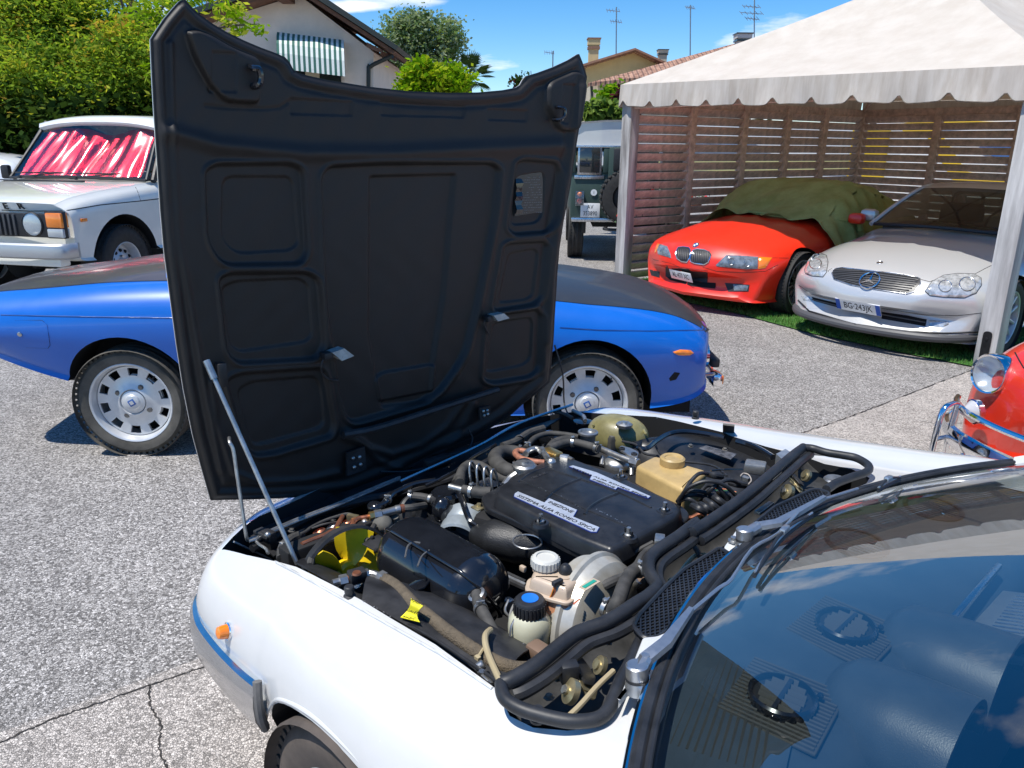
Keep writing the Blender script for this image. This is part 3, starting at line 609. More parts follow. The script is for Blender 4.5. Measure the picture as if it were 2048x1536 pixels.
trunk(T, [at(870, 330, 24), at(870, 230, 24), at(868, 180, 24)], .1, .05)
def palm(name, label, px, py, Y, s, nl=34, tr=230):
    T = thing(name, label, 'palm tree'); c = at(px, py, Y); M1 = leafmat('palm_leaf_'+name, (.05, .085, .03), .15); rg = random.Random(px)
    trunk(T, [at(px+2, 330, Y), at(px, py+30, Y), c], .13*s, .11*s); 
    for k in range(nl):
        a = k*2.4; el = rg.uniform(-.6, 1.35); d = Vector((math.cos(a)*math.cos(el), math.sin(a)*math.cos(el), math.sin(el))); st0 = c+d*.45*s; b = MB(); side = d.cross(Vector((0, 0, 1))).normalized()
        b.tube([c, st0], .012*s, M1, 4, 1)
        for j in range(17):
            t = (j-8)/8; f = (d*math.cos(t*1.25)+side*math.sin(t*1.25)).normalized(); L = .62*s*(1-.25*abs(t)); w = side*.02*s+Vector((0, 0, .012*s)); p1 = st0+f*L*.6; p2 = st0+f*L-Vector((0, 0, .14*s*L))
            b.add([st0, p1+w, p2, p1-w], [(0, 1, 2, 3)], M1)
        b.build('frond', T, 0)
palm('palm_tree', 'fan palm with dark spiky head right of the lime-green tree', 938, 155, 27, .86)
palm('palm_tree', 'fan palm head showing just above the left slope of the canopy', 1745, 14, 32, 1.2, 26)
for nm, lab, cat, blobs, n, sz, ms, w in (
    ('laurel_bush', 'broad-leaved green bush over the roof of the green off-roader', 'bush', ((1205, 220, 32, 10), (1185, 225, 22, 9), (1232, 226, 20, 9)), 5200, .085, LBU, (3, 3, 2)),
    ('bright_green_bush', 'small bright green tree behind the laurel bush', 'tree', ((1224, 190, 12, 10), (1218, 198, 9, 9), (1232, 208, 13, 10)), 2600, .075, LB, (2, 4, 1)),
    ('purple_plum_tree', 'dark purple-leaved tree beside the left canopy corner', 'tree', ((1248, 198, 8, 14), (1250, 215, 11, 14), (1245, 232, 16, 12)), 2600, .075, LPU, (3, 2)),
    ('distant_shrub', 'small dark twiggy crown above the right dip of the open bonnet', 'tree', ((1042, 168, 14, 8), (1052, 165, 10, 8)), 500, .10, [LD[0], LPU[1]], (2, 1)),
    ('cedar_tree', 'blue-green conifer top behind the right slope of the canopy', 'tree', ((1985, 12, 20, 14), (1995, 20, 26, 10), (1970, 8, 12, 10)), 2600, .07, [LP[0], LP[1]], (2, 2)),
    ('pine_tree', 'dark conifer top beyond the canopy peak', 'tree', ((1925, 0, 40, 8), (1880, -10, 40, 10)), 1800, .08, LD, (2, 2)),
    ('round_tree', 'green tree crown cut by the right edge above the canopy', 'tree', ((2060, 28, 26, 22), (2080, 50, 30, 20)), 2400, .08, [LP[1], LBU[0]], (2, 2)),
    ('far_shrub', 'pale shrub crown low beside the drainpipe of the pink house', 'tree', ((765, 178, 22, 12), (800, 190, 25, 12)), 1600, .12, LP, (2, 2, 1))):
    Y = {'laurel_bush': 15, 'bright_green_bush': 17, 'purple_plum_tree': 16, 'far_shrub': 38}.get(nm, 30); T = thing(nm, lab, cat); k = Y/1547*1.02
    foliage(T, [(tuple(at(px, py, Y)), (rx*k, rz*k*.9, rz*k)) for px, py, rx, rz in blobs], n, sz, ms, w, .075*Y/16, 40, elong=1.6)
    px, py = blobs[0][:2]; trunk(T, [at(px, 330, Y), at(px, (py+300)/2, Y), at(px, py, Y)], .06*Y/16, .02)
T = thing('green_hedge', 'clipped green hedge rising above the boards behind the back wall', 'hedge')
foliage(T, [(tuple(TP(DEP+4.2, v, 1.55)), (.9, .5, .75)) for v in (1.6, 2.6, 3.6, 4.6, 5.6, 6.6, .8)]+[(tuple(TP(DEP+4.2, v, .6)), (.9, .5, .8)) for v in (3, 4.4, 5.8, 7)], 9000, .06, [LB[1], LBU[0], LD[1]], (2, 3, 2), .12, 50)
# ================================================================== HOUSES
M_PINK = mat('pinkish_stucco', (.84, .70, .59), .9, var=.07, vs=1.5, bump=.2, bs=40); M_ROOFE = mat('dark_verge_metal', (.03, .035, .03), .5); M_BEAM = mat('brown_eave_timber', (.16, .075, .045), .8, var=.3, vs=5)
M_YELW = mat('ochre_stucco', (.58, .46, .24), .9, var=.08, vs=1.5); M_CREAM = mat('cream_stucco', (.60, .52, .38), .9, var=.08, vs=2); M_DARKW = mat('dark_window', (.02, .025, .03), .2)
def tilemat():
    m = mat('roman_roof_tiles', (.36, .16, .10), .85, var=.45, vs=5, var2=(.55, .33, .23)); nt = m.node_tree; p = nt.nodes['Principled BSDF']; tc = [q for q in nt.nodes if q.type == 'TEX_COORD'][0]
    w = N(nt, 'ShaderNodeTexWave'); w.inputs['Scale'].default_value = 1.5; w.bands_direction = 'X'; w.inputs['Distortion'].default_value = .3; nt.links.new(tc.outputs['Object'], w.inputs['Vector'])
    b = N(nt, 'ShaderNodeBump'); b.inputs['Distance'].default_value = .08; nt.links.new(w.outputs[0], b.inputs['Height']); nt.links.new(b.outputs[0], p.inputs['Normal']); return m
M_TILE = tilemat()
def prismY(name, pts, Y0, Y1, m, parent, ref):
    "outline traced in the plane Y=ref, extruded in depth"
    P = [dep(x, y, ref) for x, y in pts]; n = len(P); V = [Vector((p.x, Y0, p.z)) for p in P]+[Vector((p.x, Y1, p.z)) for p in P]
    Fc = [tuple(range(n)), tuple(range(2*n-1, n-1, -1))]+[(i, i+n, (i+1) % n+n, (i+1) % n) for i in range(n)]
    return mk(name, V, Fc, m, parent, 0)
HS = thing('pink_house', 'pinkish stucco house with dark eaves and a striped awning behind the open bonnet', 'house')
prismY('wall', [(340, 70), (598, -10), (747, 104), (747, 330), (340, 330)], 28, 37, M_PINK, HS, 28)
rf = prismY('roof', [(598, -38), (806, 100), (800, 107), (598, -24), (330, 66), (326, 55)], 27.0, 38, M_ROOFE, HS, 28)
prismY('eave_boarding', [(598, -23), (798, 108), (792, 112), (598, -14), (332, 78), (330, 67)], 27.15, 37.8, M_BEAM, HS, 28)
for i, (x, y) in enumerate(((748, 92), (770, 104))): prismY('rafter_end', [(x-6, y-2), (x+24, y+13), (x+24, y+20), (x-6, y+8)], 27.2+i*.5, 27.35+i*.5, M_BEAM, HS, 28)
prismY('rafter_end', [(564, 0), (590, -8), (590, 8), (566, 8)], 27.1, 28, M_BEAM, HS, 28)
P0 = [dep(785, 112, 27.6), dep(762, 122, 27.8), dep(740, 134, 27.9), dep(737, 150, 27.9), dep(737, 330, 27.9)]
MB().tube(P0, .07, M_ROOFE, 8, 4).build('drainpipe', HS)
prismY('window', [(592, 128), (682, 140), (684, 196), (592, 196)], 27.94, 28.02, M_DARKW, HS, 28)
prismY('window_frame', [(612, 140), (640, 143), (640, 196), (612, 196)], 27.9, 27.95, M_CREAM, HS, 28)
AW = thing('striped_awning', 'green and white striped barrel awning on the pink house wall', 'awning')
M_AWG = mat('awning_green', (.035, .13, .10), .8); M_AWW = mat('awning_white', (.72, .74, .70), .8)
A0 = dep(556, 68, 27.95); A1 = dep(688, 84, 27.95); ns = 26; ma = MB(); xr = [0]; prof = [(0, 0), (.22, .03), (.45, -.12), (.62, -.36), (.72, -.66), (.76, -1.02), (.77, -1.14)]
for i in range(ns):
    a = A0.lerp(A1, i/ns); b = A0.lerp(A1, (i+1)/ns); V = []
    for p in (a, b): V += [p+Vector((dy*.22, -dy*1.2, dz*1.0)) for dy, dz in prof]
    k = len(prof); ma.add(V, [(j, j+1, j+1+k, j+k) for j in range(k-1)], M_AWG if i % 2 == 0 else M_AWW)
V, Fc = solid(ma.V, ma.F, .01); mm_ = ma.m+ma.m+[0]*(len(Fc)-2*len(ma.m)); mk('fabric', V, Fc, ma.mats, AW, 0, mm_)
for s, p in ((0, A0), (1, A1)):
    V = [p+Vector((dy*.22, -dy*1.2, dz)) for dy, dz in prof]+[p+Vector((.0, -.02, -1.0))]; mk('side_cheek', V, [tuple(range(len(V)))], M_AWG, AW, 0)
MB().tube([A0+Vector((.16, -.9, -1.1)), A1+Vector((.16, -.9, -1.1))], .02, M_AWW, 6).build('front_bar', AW)
for i, (pts, m) in enumerate((([(388, -10), (412, -10), (412, 22), (388, 26)], mat('grey_flue', (.35, .37, .4), .6)), ([(418, -10), (450, -10), (450, 10), (418, 14)], M_PINK))):
    prismY('chimney', pts, 29, 29.8, m, HS, 28)
HY = thing('ochre_house', 'ochre house with tiled gable roof and tall chimney right of the bonnet tip', 'house')
prismY('wall', [(1172, 132), (1272, 104), (1330, 130), (1330, 330), (1172, 330)], 40, 48, M_YELW, HY, 40)
P = [dep(x, y, 39.4) for x, y in ((1163, 130), (1270, 97), (1333, 126))]
V = [P[0], P[1], P[1]+Vector((0, 9, 0)), P[0]+Vector((0, 9, 0)), P[2], P[2]+Vector((0, 9, 0))]; V += [v+Vector((0, 0, -.14)) for v in V]
mk('roof', V, [(0, 1, 2, 3), (1, 4, 5, 2), (6, 9, 8, 7), (7, 8, 11, 10), (0, 6, 7, 1), (1, 7, 10, 4), (0, 3, 9, 6), (4, 10, 11, 5)], M_TILE, HY, 0)
V, Fc = tubeg([P[0]+Vector((0, -.03, -.06)), P[1]+Vector((0, -.03, -.06)), P[2]+Vector((0, -.03, -.06))], .09, 5, 1); mk('verge', V, Fc, M_BEAM, HY, 0)
def chimney(parent, x0, x1, y0, y1, Y, m, capm, pots=1):
    w = dep(x1, y0, Y).x-dep(x0, y0, Y).x; c = dep((x0+x1)/2, y1, Y); t = dep((x0+x1)/2, y0, Y); h = t.z-c.z
    o = MB().box((c.x, Y, (c.z+t.z)/2-h*.25), (w*.8, w*.8, h*1.1), m).build('chimney', parent, 0)
    MB().box((c.x, Y, c.z+h*.62), (w*.98, w*.98, h*.12), capm).box((c.x, Y, c.z+h*.78), (w*.72, w*.72, h*.24), M_DARKW).box((c.x, Y, c.z+h*.86), (w*1.0, w*1.0, h*.25), m).box((c.x, Y, c.z+h*1.0), (w*1.12, w*1.12, h*.06), capm).build('cowl', o, 0)
chimney(HY, 1174, 1198, 78, 126, 41, M_YELW, mat('brick_course', (.25, .14, .09), .8)); chimney(HY, 1314, 1334, 100, 124, 42, M_CREAM, M_DARKW)
HC = thing('tiled_farmhouse', 'long low cream house under a red tiled roof between bonnet and canopy', 'house')
P = [dep(1178, 167, 36), dep(1345, 152, 36), dep(1530, 128, 36), dep(1560, 60, 40), dep(1480, 88, 40), dep(1330, 122, 40)]
V = [dep(1176, 166, 36), dep(1600, 118, 36), dep(1600, 52, 41), dep(1352, 120, 41)]; V += [v+Vector((0, 0, -.15)) for v in V]
mk('roof', V, [(0, 1, 2, 3), (7, 6, 5, 4), (0, 4, 5, 1), (1, 5, 6, 2), (2, 6, 7, 3), (3, 7, 4, 0)], M_TILE, HC, 0)
prismY('wall', [(1180, 172), (1500, 140), (1500, 330), (1180, 330)], 36.5, 41, M_CREAM, HC, 36.5)
prismY('window', [(1190, 196), (1200, 195), (1200, 215), (1190, 215)], 36.42, 36.5, M_DARKW, HC, 36.5)
prismY('window', [(1212, 194), (1224, 193), (1224, 214), (1212, 214)], 36.42, 36.5, M_DARKW, HC, 36.5)
MB().tube([dep(1183, 172, 36.2), dep(1184, 195, 36.3), dep(1181, 230, 36.3)], .06, M_ROOFE, 6).build('drainpipe', HC)
chimney(HC, 1468, 1498, 68, 104, 39, mat('grey_render', (.5, .5, .48), .8), M_DARKW)
M_ANT = mat('aerial_metal', (.30, .31, .33), .4, .8)
for i, (x, y0, y1, arms, lab) in enumerate(((1232, 14, 104, [(20, -14, 5), (42, -8, 8)], 'tall television aerial behind the ochre chimney'), (1380, 10, 112, [(14, -6, 6)], 'thin bare mast above the long tiled roof'), (1508, -10, 90, [(12, -16, 8), (25, -20, 12), (36, -12, 6)], 'television aerial with stacked rods beside the canopy slope'), (1105, 102, 140, [(104, -12, 2)], 'short aerial above the right dip of the open bonnet'))):
    b = MB(); Y = 41.5; b.tube([dep(x, y1+40, Y), dep(x+1, y0, Y)], .03, M_ANT, 5, 1)
    for y, l, r in arms:
        b.tube([dep(x+l*1.3, y, Y), dep(x+r*1.3, y+3, Y)], .02, M_ANT, 4, 1)
        for q in range(5): c = dep(x+l*1.3+(r-l)*1.3*q/4, y+1, Y); b.tube([c-Vector((.0, .3, .12)), c+Vector((0, .3, .12))], .014, M_ANT, 4, 1)
    o = b.build('aerial', None); tag(o, lab, 'aerial', 'roof aerials')
T = thing('green_hedge', 'far line of dark trees closing the view between the houses', 'hedge')
foliage(T, [(tuple(at(px, 262, 46)), (2.6, .8, 1.2)) for px in range(560, 1500, 70)], 9000, .2, LD, (3, 2), .5, 50)
# ================================================================== CARS: shared pieces
M_TYRE = mat('tyre_rubber', (.028, .027, .026), .75, var=.35, vs=25, bump=.2, bs=120); M_TYRED = mat('dusty_tyre_rubber', (.085, .078, .066), .85, var=.40, vs=8, bump=.15, bs=90)
M_ALU = mat('silver_wheel_paint', (.62, .63, .64), .34, .35, var=.06, vs=20); M_CHR = mat('chrome', (.82, .83, .85), .06, 1.0); M_CHRD = mat('dull_chrome', (.55, .56, .58), .25, 1.0, var=.15, vs=15)
M_BLK = mat('black_trim', (.018, .018, .02), .5, var=.3, vs=30); M_VOID = mat('underbody_black', (.008, .008, .009), .9); M_GAP = mat('panel_gap', (.006, .006, .007), .9)
M_LENS = glassmat('clear_lens', (.9, .92, .93), 1.5); M_GLASS = glassmat('car_glass', (.55, .60, .58), 1.55); M_GLASSD = glassmat('dark_car_glass', (.20, .22, .20), 1.6)
M_AMB = mat('amber_lens', (.85, .22, .01), .15, coat=1, spec=.6); M_REFL = mat('lamp_reflector', (.62, .66, .68), .22, .35, bump=.5, bs=60, coat=.8); M_PLATE = mat('plate_white', (.80, .81, .80), .35, coat=.5); M_INK = mat('plate_ink', (.01, .01, .012), .5); M_EUB = mat('plate_blue', (.01, .09, .45), .4)
def ringplane(P, r): pass
def wheel(car, x, y, R, w, rr, style, steer=0, tyre=None, side=1):
    "wheel of a car: tyre and rim as sub-parts; local axis of the wheel = z pointing outwards"
    tyre = tyre or M_TYRE; hub = bpy.data.objects.new('wheel', None); COL.objects.link(hub); hub.parent = car; hub.empty_display_size = .1
    out = Vector((0, side, 0)); M = frame((1, 0, 0), out); X = Vector((1, 0, 0)); Z = out; Yv = Z.cross(X); R3 = Matrix((X, Yv, Z)).transposed()
    hub.matrix_local = Matrix.Translation((x, y, R)) @ Matrix.Rotation(steer, 4, 'Z') @ R3.to_4x4()
    h = w/2; b = MB(); pr = [(rr*.97, -h*.9), (rr*1.04, -h*.98), ((R+rr)/2, -h*1.06), (R*.95, -h*.93), (R*.985, -h*.78), (R, -h*.4), (R, h*.4), (R*.985, h*.78), (R*.95, h*.93), ((R+rr)/2+.01, h*1.06), ((R+rr)/2-.012, h*1.05), (rr*1.04, h*.98), (rr*.97, h*.90)]
    b.lathe(pr, (0, 0, 0), (0, 0, 1), tyre, 56)
    for k in range(56):                                             # tread blocks over the shoulder
        a = 2*math.pi*k/56; Rm = Matrix.Rotation(a, 3, 'Z'); b.box(Rm @ Vector((R*.978, 0, h*.80)), (.022, R*.062, .02), tyre, Rm)
    if R > .27:
        for z in (-.45, -.15, .15, .45):
            V, Fc = latheg([(R+.001, z*w-.004), (R+.006, z*w+.004), (R+.006, z*w+.02), (R+.001, z*w+.03)], (0, 0, 0), (0, 0, 1), 48); b.add(V, Fc, tyre)
    b.build('tyre', hub, 40)
    b = MB(); m = M_ALU
    b.lathe([(rr*1.0, -h*.9), (rr*.93, -h*.9), (rr*.93, h*.2), (rr*.955, h*.72), (rr*1.01, h*.86), (rr*1.03, h*.93), (rr*1.0, h*.98), (rr*.965, h*.93), (rr*.93, h*.70), (rr*.90, h*.25)], (0, 0, 0), (0, 0, 1), m, 56)
    b.lathe([(0, -h*.5), (rr*.9, -h*.5)], (0, 0, 0), (0, 0, 1), M_VOID, 24)
    b.lathe([(rr*.55, -h*.3), (rr*.55, -h*.2), (rr*.2, -h*.2)], (0, 0, 0), (0, 0, 1), mat('brake_disc', (.25, .24, .23), .5, .7), 24)
    if style == 'slots':
        ang = 80; rad = [.0, .30, .42, .60, .66, .86, .90]; n = 10
        def zz(r): return h*np.interp(r, [0, .30, .42, .62, .9], [.60, .56, .42, .30, .34])
        V = []; Fc = []
        for r in rad[1:]:
            for k in range(ang): V.append(Vector((rr*r*math.cos(2*math.pi*k/ang), rr*r*math.sin(2*math.pi*k/ang), zz(r))))
        for j in range(len(rad)-2):
            for k in range(ang):
                if rad[j+1] in (.66,) and (k % 8) in (1, 2, 3, 4): continue
                a = j*ang+k; c = j*ang+(k+1) % ang; Fc.append((a, c, c+ang, a+ang))
        V, Fc = solid(V, Fc, .014); b.add(V, Fc, m)
        for k in range(n):                                          # ramped tongue between hub and each slot
            a = 2*math.pi*(k*8+3)/ang; Rm = Matrix.Rotation(a, 3, 'Z'); P = [(.40, -.07, .46), (.40, .07, .46), (.66, .10, .15), (.66, -.10, .15)]
            V = [Rm @ Vector((rr*p[0], rr*p[1], h*p[2]+.004)) for p in P]; V += [v-Vector((0, 0, .02)) for v in V]; b.add(V, [(0, 3, 2, 1), (4, 5, 6, 7), (0, 1, 5, 4), (1, 2, 6, 5), (2, 3, 7, 6), (3, 0, 4, 7)], m)
        b.lathe([(rr*.30, h*.5), (rr*.29, h*.66), (rr*.20, h*.74), (rr*.18, h*.82), (rr*.165, h*.84), (0, h*.84)], (0, 0, 0), (0, 0, 1), m, 32)
        for k in range(4):
            a = math.pi/4+k*math.pi/2+.25; b.lathe([(.016, 0), (.016, .012), (.011, .02), (0, .018)], (rr*.42*math.cos(a), rr*.42*math.sin(a), h*.44), (0, 0, 1), mat('wheel_nut', (.18, .17, .16), .4, .8), 8)
        b.box((0, 0, h*.85), (rr*.16, rr*.16, .004), mat('badge_blue', (.02, .10, .35), .3, coat=.6), Matrix.Rotation(.5, 3, 'Z'), bev=.001); b.box((0, 0, h*.87), (rr*.09, rr*.09, .003), m, Matrix.Rotation(.5, 3, 'Z'))
        b.tube([(rr*.60, rr*.66, h*.3), (rr*.57, rr*.62, h*.75)], .004, M_BLK, 6, 1)
    elif style == 'spokes':
        for k in range(10):
            a = 2*math.pi*k/10; Rm = Matrix.Rotation(a, 3, 'Z')
            for s in (-1, 1): b.tube([Rm @ Vector((rr*.16, s*rr*.03, h*.50)), Rm @ Vector((rr*.55, s*rr*.06, h*.62)), Rm @ Vector((rr*.93, s*rr*.13, h*.78))], [.011, .008, .008], M_CHRD, 6, 3)
        b.lathe([(rr*.22, h*.3), (rr*.22, h*.5), (rr*.14, h*.62), (0, h*.64)], (0, 0, 0), (0, 0, 1), M_CHRD, 20)
    elif style == 'five':
        for k in range(5):
            a = 2*math.pi*k/5; Rm = Matrix.Rotation(a, 3, 'Z')
            for s in (-1, 1): b.tube([Rm @ Vector((rr*.15, s*rr*.08, h*.5)), Rm @ Vector((rr*.5, s*rr*.16, h*.66)), Rm @ Vector((rr*.93, s*rr*.26, h*.74))], [.016, .013, .014], M_ALU, 8, 3)
        b.lathe([(rr*.26, h*.2), (rr*.25, h*.55), (rr*.14, h*.62), (0, h*.64)], (0, 0, 0), (0, 0, 1), M_ALU, 20)
    else:                                                           # pressed steel
        b.lathe([(rr*.93, h*.1), (rr*.78, h*.05), (rr*.70, h*.30), (rr*.45, h*.52), (rr*.3, h*.45), (rr*.28, h*.8), (rr*.15, h*.9), (0, h*.9)], (0, 0, 0), (0, 0, 1), m, 32)
        for k in range(12): a = 2*math.pi*k/12; b.sph((rr*.64*math.cos(a), rr*.64*math.sin(a), h*.36), .018, M_VOID, n=5)
        for k in range(5): a = 2*math.pi*k/5; b.lathe([(.013, 0), (.011, .03), (0, .03)], (rr*.42*math.cos(a), rr*.42*math.sin(a), h*.5), (0, 0, 1), M_CHRD, 8)
    b.build('rim', hub, 35); return hub
def arch_cutter(x, y0, y1, R, z=None, sx=1.0):
    z = R if z is None else z; V, Fc = latheg([(0, 0), (R, 0), (R, abs(y1-y0)), (0, abs(y1-y0))], (0, 0, 0), (0, 1 if y1 > y0 else -1, 0), 48)
    return mk('cutter', [Vector((v.x*sx+x, v.y+y0, v.z+z)) for v in V], Fc, M_VOID, None, 0)
def arches(body, car, xs, ymax, R, z, dpt=.34, extra=()):
    cs = []
    for x in xs:
        for s in (-1, 1): c = arch_cutter(x, s*(ymax+.1), s*(ymax-dpt), R, z); c.matrix_world = car.M; cs.append(c)
    bpy.context.view_layer.update(); cut(body, cs+list(extra))
def plate(car, root, o, xax, yax, w, h, s, bg=None, ink=None, eu=False, size=.075, sx=.82, name='number_plate', dy=0):
    x = Vector(xax).normalized(); y = Vector(yax).normalized(); z = x.cross(y); R = Matrix((x, y, z)).transposed(); o = Vector(o)
    p = MB().box(o, (w, h, .006), bg or M_PLATE, R, bev=.002).build(name, root)
    if eu:
        for q in (-1, 1): MB().box(o+x*q*(w/2-.021)+z*.0032, (.04, h-.008, .002), M_EUB, R).build('blue_band', p)
    lines = s if isinstance(s, list) else [(s, 0, size)]
    for t, off, sz in lines: text('lettering', t, o+z*.0034+y*off, x, y, sz, ink or M_INK, p, .0008, sx=sx)
    return p
def tone(name, rgb, **k): return mat(name, rgb, k.pop('rough', .32), coat=1, var=.03, vs=4, **k)
# ------------------------------------------------------------------ blue coupe
FU = Car(.39, 4.66, 1.2); FR_ = Car
BLUE = mat('blue_coupe_paint', (.001, .12, .52), .36, coat=.5, var=.03, vs=4); M_MATB = mat('matt_black_bonnet_paint', (.030, .032, .036), .42, var=.10, vs=6, coat=.15)
FT = thing('blue_coupe', 'bright blue two-door coupe with matt black bonnet and slotted silver wheels behind the open bonnet', 'car', FU.M)
def fz(x, y, Y): return FU.L(x, y, 'y', Y)
S = [st(.74, .585, .01, .50, .66, .50, .60, .38, .10), st(.72, .665, .02, .55, .70, .52, .64, .34, .10), st(.62, .735, .03, .58, .74, .56, .68, .30, .08), st(.42, .81, .045, .62, .765, .60, .70, .27, .03),
     st(.10, .87, .06, .64, .775, .62, .70, .24), st(-.35, .92, .07, .66, .785, .63, .70, .22), st(-.9, .955, .075, .68, .79, .64, .70, .22), st(-1.5, .965, .075, .68, .79, .66, .70, .22), st(-2.0, .985, .075, .67, .785, .70, .70, .24), st(-2.5, .955, .06, .65, .775, .69, .70, .34), st(-2.9, .90, .045, .62, .75, .68, .67, .43, -.02), st(-3.25, .85, .03, .58, .71, .66, .60, .53, -.05), st(-3.36, .80, .015, .52, .64, .68, .56, .62, -.05)]
body = loft('body', S, BLUE, FT, 6, 3)
arches(body, FU, (0, -2.42), .80, .345, .315)
bv = bvh_of([body], FU.M)
M_BLUED = tone('blue_lower_shade', (.004, .08, .46))
# black bonnet and boot lid follow the body top
def topskin(name, car, body_bv, x0, x1, yl, m, parent, off=.004, nx=26, ny=16, x_of=None):
    V = []; Fc = []; M3 = car.M.to_3x3()
    for i in range(nx+1):
        x = x0+(x1-x0)*i/nx; w = yl(x)
        for j in range(ny+1):
            y = -w+2*w*j/ny; h = body_bv.ray_cast(car.M @ Vector((x, y, 2)), Vector((0, 0, -1))); V.append((car.I @ h[0])+Vector((0, 0, off)) if h[0] and h[0].z > .6 else Vector((x-.02, y*.95, V[-1].z if V else .66)))
    for i in range(nx):
        for j in range(ny): a = i*(ny+1)+j; Fc.append((a, a+ny+1, a+ny+2, a+1))
    V, Fc = solid(V, [f if (V[f[1]]-V[f[0]]).cross(V[f[2]]-V[f[0]]).z > 0 else f[::-1] for f in Fc], .012); return mk(name, V, Fc, m, parent, 60)
topskin('bonnet', FU, bv, .70, -.62, lambda x: float(np.interp(x, [-.62, 0, .4, .70, .775], [.66, .65, .61, .56, .50])), M_MATB, FT)
topskin('boot_lid', FU, bv, -3.25, -2.02, lambda x: float(np.interp(x, [-3.25, -2.7, -2.02], [.50, .585, .63])), mat('satin_black_boot_paint', (.06, .045, .046), .34, var=.2, vs=3, coat=.35), FT)
patch('fuel_flap', FU, bv, [(28, 640), (84, 641), (95, 650), (100, 690), (96, 696), (52, 695), (40, 690), (26, 650)], .002, BLUE, FT, 7)
seam('fuel_flap_gap', FU, bv, [(30, 641), (84, 641), (94, 650), (100, 690), (96, 696), (52, 695)], .0022, M_GAP, FT)
h = px_cast(bv, 40, 668); n3 = FU.I.to_3x3() @ h[1]; MB().lathe([(.013, 0), (.013, .006), (.009, .010), (0, .008)], FU.I @ h[0], n3, M_CHRD, 16).build('lock', FT)
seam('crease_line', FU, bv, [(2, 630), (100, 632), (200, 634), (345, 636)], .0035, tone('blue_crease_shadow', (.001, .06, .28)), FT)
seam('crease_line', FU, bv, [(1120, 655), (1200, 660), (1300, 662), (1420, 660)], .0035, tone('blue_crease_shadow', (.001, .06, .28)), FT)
patch('side_marker', FU, bv, [(1345, 704), (1360, 699), (1380, 700), (1387, 706), (1378, 711), (1356, 710)], .006, M_AMB, FT, 4, bulge=.006)
# nose, lamps and bumper horn at the front end
for q, x, z in ((-.45, .68, .50), (-.28, .715, .50), (.28, .715, .50), (.45, .68, .50)):
    MB().lathe([(0, .01), (.055, .012), (.070, 0), (.074, -.02), (.06, -.05), (0, -.05)], (x, q, z), (1, 0, 0), M_REFL, 24).lathe([(.070, -.02), (.079, 0), (.074, .016), (.066, .012)], (x, q, z), (1, 0, 0), M_CHR, 24).build('headlight', FT)
MB().box((.74, 0, .46), (.05, 1.0, .05), M_BLK, bev=.01).build('grille_bar', FT)
p = FU.L(1412, 762, 'y', -.56); b = MB(); b.box((.745, -.50, .375), (.06, .12, .075), M_CHR, bev=.02).box((.772, -.50, .375), (.02, .09, .05), M_AMB, bev=.01).tube([(.70, -.5, .38), (.72, -.54, .41), (.70, -.57, .42), (.62, -.60, .42)], .010, M_CHRD, 8); b.build('front_indicator', FT)
MB().tube([(.74, .46, .38), (.765, .3, .38), (.775, 0, .38), (.765, -.3, .38), (.74, -.46, .38)], .014, M_CHR, 8).build('bumper', FT)
patch('vent_slot', FU, bv, [(1338, 757), (1349, 744), (1360, 746), (1352, 759), (1340, 762)], .0015, M_GAP, FT, 4)
MB().box((-.5, 0, .24), (2.2, 1.1, .10), M_VOID).box((-1.2, 0, .30), (3.0, 1.2, .2), M_VOID).tube([(-2.42, -.5, .32), (-2.85, -.5, .37), (-2.95, -.45, .38)], .022, M_BLK, 8).tube([(-2.42, .5, .32), (-2.42, -.5, .32)], .03, M_BLK, 8).build('underbody', FT)
for x in (0, -2.42):
    for s in (-1, 1): wheel(FT, x, s*.655, .292, .175, .215, 'slots', tyre=M_TYRED, side=s, steer=0)
# cabin: thin blue pillars, quarter window, roof
def rl(a): return [Vector(v) for v in a]
for s in (-1, 1):
    A = rl([(-2.06, s*.66, .93), (-1.55, s*.69, .93), (-.75, s*.70, .915)]); B_ = rl([(-1.66, s*.56, 1.25), (-1.40, s*.58, 1.285), (-1.02, s*.57, 1.27)])
    V, Fc = grid2(A, B_, 3); mk('side_window', V, Fc, M_GLASS, FT, 60)
    MB().tube([(-2.16, s*.655, .925), (-1.92, s*.62, 1.06), (-1.66, s*.565, 1.26)], [.055, .045, .03], BLUE, 8).build('rear_pillar', FT)
    MB().tube([(-.62, s*.69, .91), (-.80, s*.64, 1.08), (-1.02, s*.57, 1.27)], .022, BLUE, 8).build('front_pillar', FT)
    MB().tube([(-2.14, s*.70, .925), (-1.5, s*.72, .935), (-.7, s*.72, .925)], .009, M_CHRD, 6).tube([(-2.02, s*.69, .94), (-1.84, s*.63, 1.06), (-1.7, s*.60, 1.16)], .008, M_CHRD, 6).build('window_trim', FT)
V, Fc = grid2(rl([(-1.02, .57, 1.27), (-1.02, .3, 1.295), (-1.02, 0, 1.30), (-1.02, -.3, 1.295), (-1.02, -.57, 1.27)]), rl([(-1.66, .56, 1.25), (-1.70, .3, 1.28), (-1.70, 0, 1.285), (-1.70, -.3, 1.28), (-1.66, -.56, 1.25)]), 6, .012)
V, Fc = solid(V, Fc, .02); mk('roof', V, Fc, BLUE, FT, 60)
